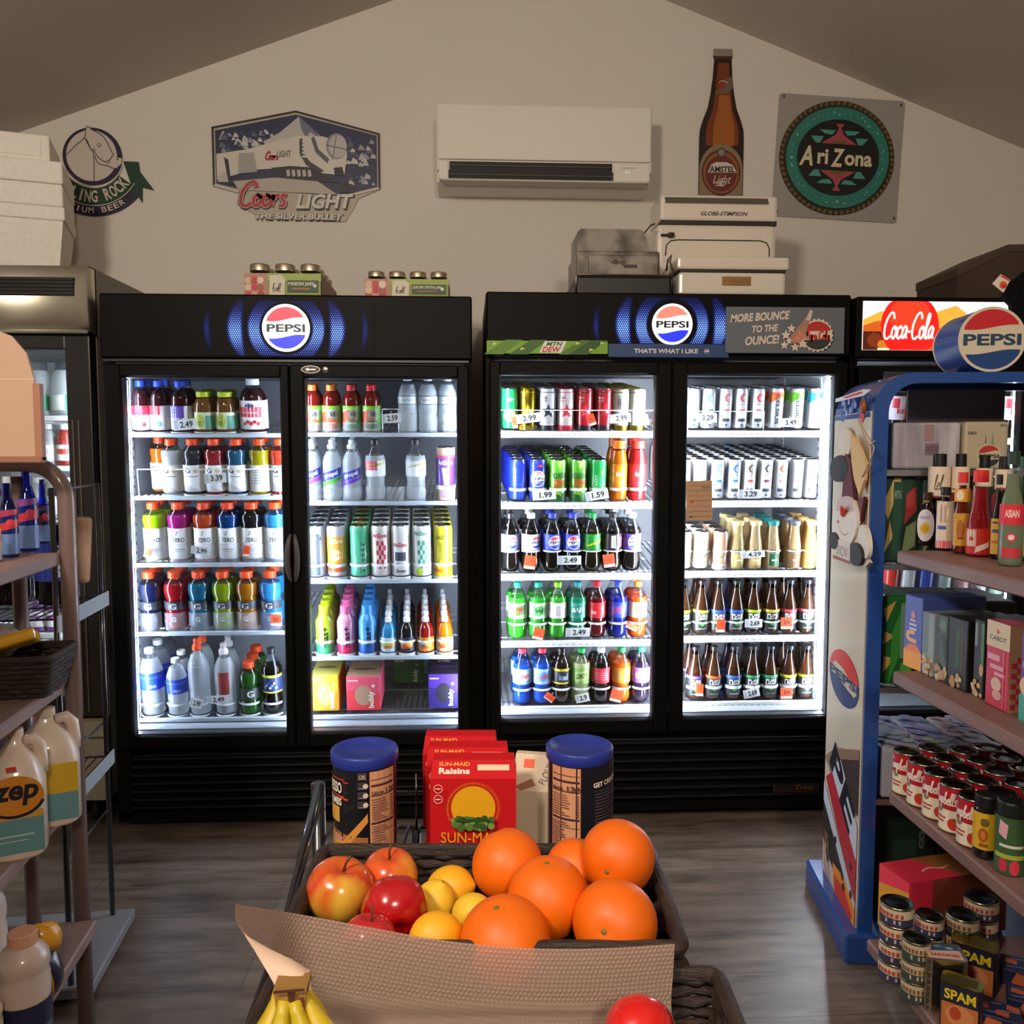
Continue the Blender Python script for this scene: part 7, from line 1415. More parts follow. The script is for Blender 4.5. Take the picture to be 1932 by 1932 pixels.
fbox(1, (1786, 1292), (1822, 1308), 1160, .17, '#141210|.5', lambda w, h: [g_r(-w * .1, h * .3, w * .1, h * .85, '#2a4a24|.5'), g_r(w * .15, h * .2, w * .3, h * .9, '#4a2a1a|.5')] + puffs(w, h, 8, .05, .2, PUF, 3, (.08, .14)), 'black popcorn box with thin green stripe')
fbox(1, (1834, 1311), (1853, 1320), 1165, .16, '#121212|.5', lambda w, h: [g_r(w * .2, h * .4, w * .48, h * .96, '#4a7a3a|.5'), g_r(-w * .4, h * .65, -w * .15, h * .95, '#8a8a84|.5'), g_c(w * .3, h * .36, w * .2, '#c8a070|.6', h * .08)] + puffs(w, h, 14, .02, .2, PUF + ('#d8b04a|.6',), 5, (.1, .2)), 'black popcorn box with green edge, hidden behind the pink box')
fbox(1, (1857, 1326), (1900, 1347), 1166, .085, '#c8304a|.5', lambda w, h: [g_r(-w / 2, h * .70, w / 2, h, '#e0c8a4|.5'), g_t('CABOT', 0, h * .81, w * .72, h * .055, '#4a4030|.5', .02), g_c(0, h * .89, w * .09, '#d84a4a|.5', n=3), g_r(-w * .42, h * .55, w * .1, h * .62, '#e8a0b0|.5'), g_r(-w * .3, h * .45, w * .3, h * .50, '#e8a0b0|.5'), g_r(-w * .1, h * .38, w * .35, h * .42, '#e8a0b0|.5'), g_c(0, h * .28, w * .22, '#e0b8a0|.5', h * .08), g_c(w * .05, h * .16, w * .2, '#d8a090|.5', h * .06), g_r(w * .28, h * .02, w * .31, h * .68, '#e87a8a|.5')], 'pink and cream box with red side checks', side=lambda d, h: [g_r(0, 0, d, h, '#9a7a58|.5')] + [g_r(.004 + .012 * (k % 2), h * (.04 + .06 * k), .016 + .012 * (k % 2), h * (.1 + .06 * k), '#b02438|.5') for k in range(10)])
fbox(1, (1921, 1357), (1975, 1384), 1190, .085, '#6a3a8a|.5', lambda w, h: [g_r(-w / 2, 0, w / 2, h * .3, '#4aa8a0|.5'), g_c(-w * .2, h * .4, w * .3, '#e0c09a|.5', h * .12), g_r(-w * .4, h * .6, w * .1, h * .68, '#b89ad0|.5')], 'purple and teal box at the frame edge')
# --- soup cans on the third board
def soup(label_pos, p, Rr, H, first=[None], cols=None):
    if first[0] is None:
        b = MB(); b.lathe([(0, .002), (Rr * .9, 0), (Rr, .002), (Rr, .004)], '#8a7a68|.3|m', 22); b.lathe([(Rr, .004), (Rr, H * .5)], '#e6d8c0|.5', 26); b.lathe([(Rr, H * .5), (Rr, H - .004)], '#b01824|.45', 26); b.lathe([(Rr, H - .004), (Rr * 1.01, H - .002), (Rr * .97, H)], '#8a7a68|.3|m', 22)
        mp_ = cyl(Rr + .0003, 0)
        it = [g_c(-.30 * Rr, H * .5, Rr * .26, '#8a7a58|.4', None, 18), g_c(.75 * Rr, H * .22, Rr * .42, '#c8341e|.5', H * .13), g_r(-Rr * .7, H * .30, Rr * .2, H * .34, '#b84a3a|.5'), g_r(-Rr * .6, H * .22, Rr * .1, H * .26, '#b84a3a|.5'), g_r(-Rr * 1.5, H * .04, Rr * 1.5, H * .055, '#c8a868|.5'), g_c(.75 * Rr, H * .32, Rr * .1, '#4a7a2a|.5', None, 8)]
        it += g_script('Campbells', -.0, H * .74, Rr * 1.9, H * .26, .0028, '#ecd8cc|.5', .25)
        b.gfx(it, mp_, .00008)
        l = MB(); l.lathe([(Rr * .97, H), (Rr * .93, H), (Rr * .91, H - .004), (Rr * .7, H - .004), (Rr * .68, H - .0032), (Rr * .4, H - .0036), (0, H - .0036)], '#8c7c6a|.22|m', 24)
        first[0] = put('soup_can', 'soup can', [('can_body', b), ('lid', l)], label_pos, 'red and white soup cans on the third wooden shelf', (p.x, p.y, FZ[2] + .0006), (0, 0, SLOOK)); return first[0]
    return dup(first[0], (p.x, p.y, FZ[2] + .0006), (0, 0, SLOOK + random.uniform(-.3, .3)), label_pos)
c0_ = at(1716, 1505, Z=FZ[2]); c4_ = at(1838, 1600, Z=FZ[2]); Rr = .0328; HH = .106
along = (c4_ - c0_) / 4; along *= .0685 / along.length
ai = 0
for i in range(6):
    base = c0_ + along * i + Vector((.004, .03, 0))
    for j in range(4):
        p = base + FU * (j * .071 + .004) + FV * (.018 if j % 2 else 0)
        if i >= 5 and j == 0: continue
        lab = 'red and white soup can, %s from far end, %s' % (ORD[i], ('aisle row', 'second row', 'third row', 'rear row')[j])
        soup(lab, p, Rr, HH)
def jar(p, Rr, H, liq, cap, lab, label, i=2):
    b = MB().lathe([(0, .002), (Rr * .9, 0), (Rr, .006), (Rr, H * .74), (Rr * .88, H * .82)], liq, 22); c = MB().lathe([(Rr * .92, H * .8), (Rr * .95, H * .82), (Rr * .95, H * .98), (Rr * .88, H), (0, H)], cap, 22, smooth=False)
    L = MB(); L.lathe([(Rr + .0006, lab[0] * H), (Rr + .0006, lab[1] * H)], lab[2], 24); L.gfx(lab[3](Rr, (lab[1] - lab[0]) * H), cyl(Rr + .0008, lab[0] * H))
    return fput('food_jar', 'jar', [('jar_body', b), ('lid', c), ('label_wrap', L)], label, None, p, i, LOOK)
p = at(1874, 1628, Z=FZ[2]); k = mpp(p)
jar(p + Vector((0, .03, 0)), 43 * k / 2, 122 * k, '#14100e|.1|c', '#1a1618|.35', (.16, .74, '#d8a820|.5', lambda R_, h: [g_c(-.2 * R_, h * .4, R_ * .4, '#a8581a|.5', h * .2), g_c(-.1 * R_, h * .75, R_ * .35, '#6a5a2a|.5', h * .12), g_c(-.2 * R_, h * .4, R_ * .2, '#c87a2a|.5', h * .1), g_r(-R_ * .5, h * .08, R_ * .2, h * .18, '#8a5a1a|.5')]), 'dark jar with yellow label and navy lid beside soup cans')
p = at(1922, 1658, Z=FZ[2]); k = mpp(p)
jar(p + Vector((0, .03, 0)), 52 * k / 2, 140 * k, '#4a5a3a|.1|c', '#16201a|.35', (.02, .80, '#3a5a34|.5', lambda R_, h: [g_p([(-R_ * .9, h * .7), (-R_ * .3, h * .62), (-R_ * .2, h * .88), (-R_ * .8, h * .95)], '#e0a8b0|.5'), g_r(-R_ * .8, h * .48, R_ * .9, h * .53, '#d8d8c8|.5'), g_c(-.5 * R_, h * .16, R_ * .3, '#c83048|.5', h * .12), g_c(.3 * R_, h * .14, R_ * .34, '#d83a50|.5', h * .13), g_r(-R_ * 1.2, h * .28, R_ * 1.2, h * .36, '#a8b040|.5')]), 'green-labelled jar with raspberries at right end of soup shelf')
# --- flat tins and stacks on the bottom board
TINM = '#a89a84|.28|m'
def tin(p, z, Rr, H, cols, label, first={}):
    key = (round(Rr, 4), cols)
    if key not in first:
        b = MB(); b.lathe([(0, .001), (Rr * .95, 0), (Rr, .002), (Rr, .004)], TINM, 26); b.lathe([(Rr, .004), (Rr, H - .005)], cols[0], 30); b.lathe([(Rr, H - .005), (Rr * 1.02, H - .002), (Rr * .98, H)], TINM, 26)
        r_ = random.Random(len(first)); it = [g_r(-Rr * 1.5, .004, Rr * 1.5, H * .45, cols[1])] + [g_r(x * Rr, H * .5, (x + .18) * Rr, H * .72, cols[2]) for x in (-1.1, -.85, -.6, -.35, -.1, .2, .5)] + [g_r(x * Rr, H * .2, (x + .12) * Rr, H * .4, '#c8bca8|.5') for x in (-.4, .1, .4)]
        b.gfx(it, cyl(Rr + .0003, 0), .0001)
        l = MB().lathe([(Rr * .98, H), (Rr * .94, H), (Rr * .92, H - .003), (Rr * .6, H - .003), (Rr * .58, H - .0022), (0, H - .0026)], '#4a5450|.3|m', 26)
        t = first[key] = put('fish_tin', 'tin', [('tin_body', b), ('lid', l)], label, 'stacked round tins on the bottom board', (p.x, p.y, z), (0, 0, LOOK)); return t
    return dup(first[key], (p.x, p.y, z), (0, 0, LOOK + random.uniform(-.3, .3)), label)
def stack(px, py, wpx, hpx, n, cols, words):
    p = at(px, py, Z=FZ[3]); k = mpp(p); Rr = wpx * k / 2; H = hpx * k
    p = p + Vector((0, Rr * .8, 0))
    for j in range(n): tin(p, FZ[3] + .0006 + j * (H + .0004), Rr, H, cols, words % ('bottom', 'second', 'third', 'top')[j if j < n - 1 else 3])
NVY = ('#d8c4a8|.5', '#3a3a5a|.5', '#b8503a|.5'); GRN = ('#c8b898|.5', '#3a4a40|.5', '#8a5a3a|.5')
stack(1700, 1858, 60, 37, 4, NVY, '%s tin of the tall stack by blue rack')
stack(1762, 1836, 52, 34, 3, NVY, '%s tin of the stack behind sardine tins')
stack(1826, 1842, 58, 36, 3, GRN, '%s tin of the stack behind the sandwich meat')
stack(1736, 1894, 50, 39, 3, GRN, '%s tin of the short stack near aisle edge')
stack(1862, 1810, 60, 36, 3, NVY, '%s tin of the rearmost stack with orange lid sticker')
# rectangular sardine tins
p = at(1792, 1912, Z=FZ[3]); k = mpp(p); sw_, sd_ = 74 * k, 60 * k; hh_ = 12.6 * k; ang = FR - R(12)
def rtin(w, d, h, body, lid, items):
    r = .012; n = 5
    o = [(sx * (w / 2 - r) + r * cos(a0 + pi / 2 * i / n), sy * (d / 2 - r) + r * sin(a0 + pi / 2 * i / n)) for sx, sy, a0 in ((1, 1, 0), (-1, 1, pi / 2), (-1, -1, pi), (1, -1, 3 * pi / 2)) for i in range(n + 1)]
    mp_ = flat((0, 0, 0), (1, 0, 0), (0, 1, 0)); m = MB().prism(o, mp_, 0, h - .0015, body)
    l = MB().prism([(a * 1.015, b * 1.015) for a, b in o], mp_, h - .0016, h, lid); l.gfx(items, mp_, .0002, h); return m, l
fs_ = None
for j in range(8):
    itm = [g_r(-sw_ * .42, -sd_ * .4, sw_ * .42, sd_ * .4, '#d8b8a8|.4'), g_p([(-sw_ * .4, 0), (sw_ * .42, sd_ * .12), (sw_ * .42, sd_ * .4), (-sw_ * .42, sd_ * .4)], '#3a5a7a|.4'), g_t('SARDINES', 0, -sd_ * .2, sw_ * .7, sd_ * .16, '#c82a24|.4', .04), g_c(sw_ * .2, sd_ * .2, sw_ * .1, '#a8b0b8|.4', sd_ * .06), g_c(-sw_ * .1, sd_ * .28, sw_ * .12, '#8a98a8|.4', sd_ * .05)]
    loc = (p.x, p.y + sd_ * .5, FZ[3] + .0006 + j * (hh_ + .0003)); lab = 'flat sardine tin, %s from bottom of its stack' % ORD[j]
    if fs_ is None:
        b, l = rtin(sw_, sd_, hh_, '#b3a894|.25|m', '#c8bca6|.25|m', itm); fs_ = put('sardine_tin', 'tin', [('tin_body', b), ('lid', l)], lab, 'stacked flat sardine tins', loc, (0, 0, ang))
    else: dup(fs_, loc, (0, 0, ang), lab)
def spam(px, py, wpx, hpx, label, rot):
    p = at(px, py, Z=FZ[3]); k = mpp(p); w, h = wpx * k, hpx * k; d = w * .62
    itm = [g_r(-w * .38, -d * .32, w * .38, d * .32, '#8a7630|.3|m')]
    b, l = rtin(w, d, h, '#1e2030|.4', '#a08c3a|.25|m', itm)
    b.gfx([g_r(-w * .44, .003, w * .44, h * .6, '#c8743a|.5'), g_c(0, h * .36, w * .34, '#d88a5a|.5', h * .22), g_c(-w * .1, h * .4, w * .14, '#b84a2a|.5', h * .14), g_r(-w * .44, h * .6, w * .44, h * .97, '#1e2238|.5'), g_t('SPAM', 0, h * .78, w * .76, h * .22, '#e8c820|.5', .06)], flat((0, -d / 2 - .0002, 0)), .0002)
    return put('meat_tin', 'tin', [('tin_body', b), ('lid', l)], label, 'blue and yellow meat tins', (p.x, p.y + d * .4, FZ[3] + .0006), (0, 0, FR + rot))
spam(1822, 1950, 70, 92, 'blue and yellow meat tin in front of sardine tins', R(-38)); spam(1848, 1872, 78, 88, 'blue and yellow meat tin behind the sardine tins', R(-38))
NB = '#24284e|.5'
for k_, (px, py, r_) in enumerate(((1890, 1945, -30), (1958, 1920, -30), (1945, 1862, -30))):
    p = at(px, py, Z=FZ[3]); k = mpp(p); w, d, h = 84 * k, 56 * k, 30 * k
    m = MB().rbox(-w / 2, -d / 2, 0, w / 2, d / 2, h, NB, .002, 1)
    for nn in range(1): m.gfx([g_p([(x - .012, y - .008), (x + .012, y - .012), (x + .014, y + .006), (x - .01, y + .01)], '#d8643a|.5') for x, y in ((-w * .3, d * .1), (w * .1, -d * .15), (w * .32, d * .25))] + [g_p([(x - .02, y - .004), (x + .02, y + .002), (x + .02, y + .005), (x - .02, y - .001)], '#8a90b8|.5') for x, y in ((-w * .1, d * .3), (w * .25, -.0), (-w * .2, -d * .25))], flat((0, 0, h), (1, 0, 0), (0, 1, 0)), .0002)
    m.gfx([g_p([(-w * .3, h * .2), (0, h * .1), (w * .1, h * .8), (-w * .2, h * .9)], '#d8703a|.5'), g_t('tuna', w * .25, h * .5, w * .3, h * .4, '#a0a8d0|.5', .02)], flat((0, -d / 2, 0)), .0002)
    put('food_box', 'box', [('carton', m)], ('navy blue flat box with orange marks beside the front meat tin', 'navy blue flat box with orange marks at right frame edge', 'navy blue flat box with orange marks, farthest back')[k_], None, (p.x, p.y + .02, FZ[3] + .0006), (0, 0, FR + R(r_)))
# pink and orange carton lying behind the tins
p = at(1718, 1752, Z=FZ[3]); a_ = at(1655, 1735, Z=FZ[3]); 
rb = MB(); k = mpp(at(1716, 1745, Z=FZ[3] + .05)); w, d, h = .30, .11, .165
rb.rbox(0, 0, 0, w, d, h, '#8a3a2a|.5', .006, 2)
rb.gfx([g_r(0, 0, .07, h, '#e02a48|.5'), g_p([(.07, 0), (w, 0), (w, h), (.12, h), (.07, h * .6)], '#7a3424|.5'), ('s', smooth_path([(.1, h * .3), (.14, h * .42), (.12, h * .2)]), .004, '#b87a6a|.5'), ('s', smooth_path([(.2, h * .3), (.22, h * .5)]), .005, '#b88a7a|.5')], flat((0, 0, 0)), .0002)
rb.gfx([g_r(0, 0, d, h, '#d89a30|.5'), g_p([(0, h * .7), (d, h * .85), (d, h), (0, h)], '#e83a50|.5'), g_c(d * .5, h * .35, d * .25, '#e0b84a|.5', h * .3)], flat((0, d, 0), (0, -1, 0), (0, 0, 1)), .0002)
rb.gfx([g_p([(0, 0), (w * .55, 0), (w * .3, d), (0, d)], '#d8283a|.5'), g_p([(w * .55, 0), (w, 0), (w, d), (w * .3, d)], '#9a5a2a|.5'), ('s', smooth_path([(w * .25, d * .4), (w * .35, d * .5), (w * .45, d * .42), (w * .55, d * .5)]), .006, '#d8a888|.5')], flat((0, 0, h), (1, 0, 0), (0, 1, 0)), .0002)
zc_ = FZ[3] + .0006
pc = at(1712, 1760, Y=at(1716, 1745, Z=FZ[3]).y + .02)
put('drink_carton', 'box', [('carton', rb)], 'pink and orange carton lying behind the stacked tins', None, (at(1716, 1668, Z=.335).x, at(1716, 1668, Z=.335).y, zc_), (0, 0, R(12)))

# ================================================================ BROWN TUBE-FRAME SHELVES ON THE LEFT
GD = 1.95
GZ = [at(118, 1040, D=GD).z, at(128, 1282, D=GD).z, at(140, 1520, D=GD).z, at(185, 1800, D=1.86).z]
TB = '#7d6660|.42|c'
gp = at(131, 1100, D=GD); GO = Vector((gp.x, gp.y, 0))
g0, g1 = at(130, 1292, Z=GZ[1]), at(2, 1386, Z=GZ[1]); gd = g1 - g0; gd.z = 0; gd.normalize()
GR = atan2(gd.x, -gd.y)
UNIT = thing('tube_frame_shelves', 'brown tube-frame shelves with arched end on left aisle side', 'shelves', tuple(GO), (0, 0, GR))
GU = Vector((cos(GR), sin(GR), 0)); GV = Vector((-sin(GR), cos(GR), 0))
zt = at(60, 874, D=GD).z; Wd = .44
def tubep(path, name, r=.017): 
    m = MB().tube(path, r, TB, 10); return m.build(name, UNIT)
ra = .085
arc = [(0, 0, .03), (0, 0, zt - ra)] + [(-ra + ra * cos(pi / 2 * k / 8), 0, zt - ra + ra * sin(pi / 2 * k / 8)) for k in range(1, 9)] + [(-Wd + ra - ra * sin(pi / 2 * k / 8), 0, zt - ra + ra * cos(pi / 2 * k / 8)) for k in range(0, 9)] + [(-Wd, 0, .03)]
tubep(arc, 'arched_end_frame', .0185)
mid = (at(36, 1130, D=GD) - GO).dot(GU)
tubep([(mid, .02, .03), (mid, .02, zt - .03)], 'middle_post', .0165)
for x in (0, -Wd): tubep([(x, -1.2, .03), (x, -1.2, zt)], 'near_post')
LAM = noisy('pinkish laminate', [(.35, '#8a706a'), (.65, '#977c75')], scale=(2, 1, 6), nscale=5, rough=.5)
for i, z in enumerate(GZ):
    m = MB(); ex_ = .0 if i < 3 else .05
    m.rbox(-Wd, -1.25, z - .03, -.012 + ex_, -.015, z, LAM, .004, 1); m.build('shelf_board', UNIT)
m = MB()
m.box(-Wd - .01, -1.22, 0, .012, .02, .03, '#5a4a46|.5'); m.build('foot_frame', UNIT)
def gshelf(i, px, py): return at(px, py, Z=GZ[i])
def gput(name, cat, parts, label, group, p, i, rot=R(22)): return put(name, cat, parts, label, group, (p.x, p.y, GZ[i] + .0006), (0, 0, rot))
# --- blue spray-type bottles on the top board
PROF['trig'] = ([(0,.01),(.8,0),(.96,.01),(1,.04),(1,.46),(.93,.56),(.66,.66),(.48,.74),(.5,.80),(.46,.92)], .60, (.40,.92,1))
def tb(px, pyb, pyt, w, liq, cap, items, desc, base=None, top='#2a58c8|.08|t.7'):
    p = gshelf(0, px, pyb); k = mpp(p); H = (pyb - pyt) * k; Rr = w * k / 2
    gput('cleaner_bottle', 'bottle', bottle('trig', H, Rr, liq + '|.08|l', cap, (.04, .60, base, items), top=top), desc, 'cleaner bottles on the top left shelf', p + Vector((-.01, Rr * .6, 0)), 0, R(26))
LB = lambda a, b: (lambda R_, z0, h: [g_r(-R_ * 1.3, 0, R_ * 1.3, h * .45, '#6a8ac0|.4'), g_p([(-R_ * 1.3, h * .5), (R_ * 1.3, h * .6), (R_ * 1.3, h * .78), (-R_ * 1.3, h * .66)], a), g_p([(-R_ * 1.3, h * .8), (R_ * 1.3, h * .9), (R_ * 1.3, h), (-R_ * 1.3, h * .96)], b), g_c(.2 * R_, h * .7, R_ * .4, '#d8404a|.4', h * .08)])
tb(58, 1041, 872, 36, '#143a9a', '#2a62d8|.3', LB('#c83a4a|.4', '#8a4a9a|.4'), 'tall blue cleaner bottle with blue cap nearest the arch', None)
tb(22, 1052, 900, 34, '#1a3a8a', '#c8d0d8|.3', LB('#c8343e|.4', '#b03a5a|.4'), 'blue cleaner bottle with red band and clear neck', None)
tb(88, 1026, 905, 24, '#203a78', '#2a3ea0|.3', LB('#a83a5a|.4', '#6a4a9a|.4'), 'slim blue bottle partly behind the tall blue one', None)
tb(-6, 1062, 955, 26, '#d8902a', '#e0a83a|.4', LB('#d85a2a|.4', '#e0b03a|.4'), 'amber bottle at the left frame edge', '#e0a040|.4')
# tan rounded card above, in a clear holder
cdp = at(30, 860, D=1.80)
q_ = [at(x, y, D=1.80) for x, y in ((-95, 862), (70, 862), (68, 716), (56, 668), (30, 636), (-10, 620), (-95, 618))]
m = MB(); mp_ = flat(tuple(cdp)); pts = [((v - cdp).x, (v - cdp).z) for v in q_]
crd = thing('header_card', 'large tan round-topped card standing in clear holder at left edge', 'card', tuple(cdp))
m.prism(pts, flat((0, 0, 0)), -.006, 0, '#c2a086|.65'); m.gfx([g_r(pts[0][0], pts[2][1] - .0008, pts[1][0], pts[2][1] + .0008, '#e0c0a0|.5')], flat((0, 0, 0))); m.build('card', crd)
x1 = (at(82, 860, D=1.80) - cdp).x; zb = (at(30, 868, D=1.80) - cdp).z
MB().rbox(pts[0][0], -.012, zb - .006, x1, .012, zb + .008, '#9a6a54|.5', .002, 1).build('card_holder', crd)
MB().box(pts[1][0] - .001, -.008, zb, x1, .008, pts[2][1] - .01, '#a8765c|.45').build('holder_side', crd)
zt_up = at(10, 872, D=GD).z
MB().tube([(-.13, .01, zb), (-.13, .02, GZ[0] - cdp.z + .002)], .005, '#8a6a5a|.5', 8).build('card_stem', crd)
# --- wicker basket with wrapped goods on the second board
p = gshelf(1, 40, 1300); k = mpp(p)
WICK = noisy('dark wicker', [(.3, '#1c1512'), (.6, '#3a2c24'), (.8, '#4a3a30')], scale=(1, 1, 14), nscale=22, rough=.6, bump=.8, bscale=60, dist=.004)
bw, bd, bh = .30, .11, .088
pc_ = GO + GU * -.150 + GV * -.165; p = Vector((pc_.x + .075, pc_.y + .02, 0))
bk = thing('wicker_basket', 'dark wicker basket of wrapped goods on second left shelf', 'basket', (p.x - .075, p.y - .02, GZ[1] + .0006), (0, 0, GR))
def wicker(x0, y0, x1, y1, h, fl, t=.008, rows=None):
    """open basket with horizontal woven strands"""
    m = MB(); rows = rows or max(4, int(h / .011))
    for rr_ in range(rows):
        z = h * (rr_ + .5) / rows; f = fl * (z / h); r = h / rows * .56
        c = [(x0 - f, y0 - f), (x1 + f, y0 - f), (x1 + f, y1 + f), (x0 - f, y1 + f)]; path = []
        for i in range(4):
            a, b = c[i], c[(i + 1) % 4]; n = max(4, int(hypot(b[0] - a[0], b[1] - a[1]) / .02))
            for j in range(n):
                t_ = j / n; s = (1 if (j + rr_) % 2 else -1) * .003
                nx, ny = (b[1] - a[1]), -(b[0] - a[0]); l = hypot(nx, ny)
                path.append((a[0] + (b[0] - a[0]) * t_ + nx / l * s, a[1] + (b[1] - a[1]) * t_ + ny / l * s, z))
        m.tube(path, r, WICK, 6, closed=True)
    return m
wicker(-bw / 2, 0, bw / 2, bd, bh, .02).build('woven_wall', bk)
MB().box(-bw / 2, 0, .002, bw / 2, bd, .008, '#2a201a|.7').build('basket_floor', bk)
f = .022; MB().tube(rrect(-bw / 2 - f, -f, bw / 2 + f, bd + f, bh), .007, WICK, 8, closed=True).build('rim', bk)
def lump(name, label, cat, loc, sx, sy, sz, col, seed, rot=0, group=None):
    r_ = random.Random(seed); ph = [r_.uniform(0, 6) for _ in range(6)]
    m = MB().ball((0, 0, 0), 1, col, 22, 14, sx, sy, sz, lambda d, t, a: d * (1 + .08 * sin(3 * a + ph[0]) * sin(2 * t + ph[1]) + .05 * sin(7 * a + ph[2] + 3 * t) + .03 * sin(11 * t + ph[3])))
    return tag(m.build(name, None, loc, (0, 0, rot)), label, cat, group)
KN = noisy('speckled wrap', [(.3, '#8a7a6a'), (.5, '#b8a898'), (.7, '#9a8478')], nscale=40, rough=.5, bump=.3)
bl = Vector((p.x - .075, p.y - .02, GZ[1]))
lump('wrapped_loaf', 'beige speckled wrapped loaf heaped in dark wicker basket', 'bread', tuple(bl + GU * -.03 + GV * .065 + Vector((0, 0, bh + .022))), .11, .045, .045, KN, 2, GR)
m = MB(); m.rbox(-.055, -.03, -.012, .055, .03, .014, '#e0a81c|.35|c', .008, 2)
tag(m.build('yellow_packet', None, tuple(bl + GU * .085 + GV * .0 + Vector((0, 0, bh + .034))), (R(-20), R(-14), GR + R(14))), 'bright yellow packet at right rim of wicker basket', 'packet')
lump('wrapped_roll', 'greenish wrapped roll at front of wicker basket', 'bread', tuple(bl + GU * -.06 + GV * -.004 + Vector((0, 0, bh + .034))), .05, .02, .02, '#6a6a50|.4', 5, GR)
# --- jugs and bottles on the lower boards
def jug_parts(H, w, d, body, label_items, cap):
    m = MB(); n = 26
    prof = [(0, .5, .0), (.46, .5, .0), (.5, .5, .02), (.5, .5, .56), (.46, .46, .66), (.36, .36, .76), (.2, .22, .85), (.13, .14, .90), (.13, .14, .95)]
    vs = []; 
    for s, s2, z in prof[1:]:
        for j in range(n):
            a = 2 * pi * j / n; ca, sa = cos(a), sin(a); e = 2 / 3.2
            vs.append((s * w * (abs(ca) ** e) * (1 if ca > 0 else -1), s2 * d * (abs(sa) ** e) * (1 if sa > 0 else -1), z * H))
    k_ = len(prof) - 1
    fs = [(i * n + j, i * n + (j + 1) % n, (i + 1) * n + (j + 1) % n, (i + 1) * n + j) for i in range(k_ - 1) for j in range(n)] + [tuple(range(n - 1, -1, -1)), tuple((k_ - 1) * n + j for j in range(n))]
    m.add(vs, fs, body, True)
    h = MB(); h.tube([(w * .16, 0, H * .88), (w * .30, 0, H * .90), (w * .40, 0, H * .84), (w * .42, 0, H * .70), (w * .40, 0, H * .62)], [.012, .013, .014, .014, .016], body, 10)
    c = MB().lathe([(w * .15, H * .93), (w * .155, H * .935), (w * .15, H * .995), (w * .12, H), (0, H)], cap, 18, smooth=False)
    l = MB(); l.gfx(label_items(w, H), flat((0, -d / 2 - .0008, 0)), .0003)
    return [('jug_body', m), ('handle', h), ('cap', c), ('label', l)]
WJ = '#e0ccb8|.4|c'
p = gshelf(2, 22, 1612); k = mpp(p)
gput('cleaner_jug', 'jug', jug_parts(.250, 100 * k, .13, WJ, lambda w, H: [g_r(-w * .46, H * .06, w * .46, H * .36, '#6a9aa0|.45'), g_r(-w * .46, H * .34, w * .46, H * .40, '#d8a848|.45'), g_c(0, H * .52, w * .48, '#e0902a|.45', H * .17), ('s', [(w * .48 * cos(R(v)), H * .52 + H * .16 * sin(R(v))) for v in range(190, 352, 9)], .006, '#1e1a26|.45'), g_t('zep', w * .02, H * .53, w * .74, H * .17, '#1e1a26|.45', .07, .15), g_r(-w * .3, H * .2, w * .3, H * .215, '#b8d0d0|.45'), g_r(-w * .3, H * .16, w * .2, H * .17, '#b8d0d0|.45'), g_r(-w * .12, H * .735, w * .04, H * .77, '#e03a20|.5')], '#d8c0a8|.4'), 'big cream cleaner jug with orange and teal label', None, p + Vector((-.0, .03, 0)), 2, R(24))
p = gshelf(2, 66, 1570); k = mpp(p)
gput('cleaner_jug', 'jug', jug_parts(.250, .13, .12, WJ, lambda w, H: [g_r(-w * .46, H * .06, w * .46, H * .30, '#6a9aa0|.45'), g_r(-w * .46, H * .30, w * .46, H * .56, '#d8b02a|.45')], '#d8c0a8|.4'), 'second cream cleaner jug just behind the big one', None, gshelf(2, 22, 1612) + Vector((-.0, .03, 0)) + GV * .14 + GU * .006, 2, R(24))
p = gshelf(3, -6, 1800); 
def lobottle(i, px, py, wpx, hpx, body, cap, lab, desc, kind='trig'):
    p = gshelf(i, px, py); k = mpp(p); 
    gput('cleaner_bottle', 'bottle', bottle(kind, hpx * k, wpx * k / 2, body + '|.35|c', cap, lab, top=body + '|.35|c'), desc, None, p + Vector((0, wpx * k / 2 * .6, 0)), i)
lobottle(3, 36, 1965, 92, 200, '#cdb8a8', '#d8a080|.4', (.02, .36, '#1e2240|.4', lambda R_, z0, h: [g_r(-R_ * 1.3, 0, R_ * 1.3, h * .3, '#3a6a5a|.4')]), 'cream bottle with navy label and peach cap on bottom left board', 'gat')
lobottle(3, -24, 1880, 60, 225, '#d8c8c0', '#d0b8a8|.4', (.10, .34, '#1a1a20|.4', None), 'tall white bottle with black label at bottom left edge', 'gat')
lobottle(3, -34, 2010, 60, 130, '#d2bfa8', '#d0b8a0|.4', None, 'round cream bottle at lower left corner', 'gat')
p = gshelf(3, 104, 1880)
m = MB(); r_ = random.Random(9)
m.ball((0, 0, .055), 1, '#1c2038|.35|c', 18, 12, .045, .035, .055, lambda d, t, a: d * (1 + .10 * sin(4 * a + 1) * sin(3 * t)))
t_ = thing('snack_bag', 'crumpled navy and yellow bag on bottom left board', 'bag', (p.x - .02, p.y - .02, GZ[3] + .002), (0, 0, R(30))); m.build('bag_body', t_)
MB().ball((0, 0, .128), 1, '#e0a020|.3|c', 14, 10, .045, .024, .032, lambda d, t, a: d * (1 + .18 * sin(5 * a) * sin(2 * t))).build('bag_top', t_)
MB().ball((.012, -.034, .045), 1, '#d8901c|.3|c', 10, 8, .012, .004, .034).build('bag_panel', t_)

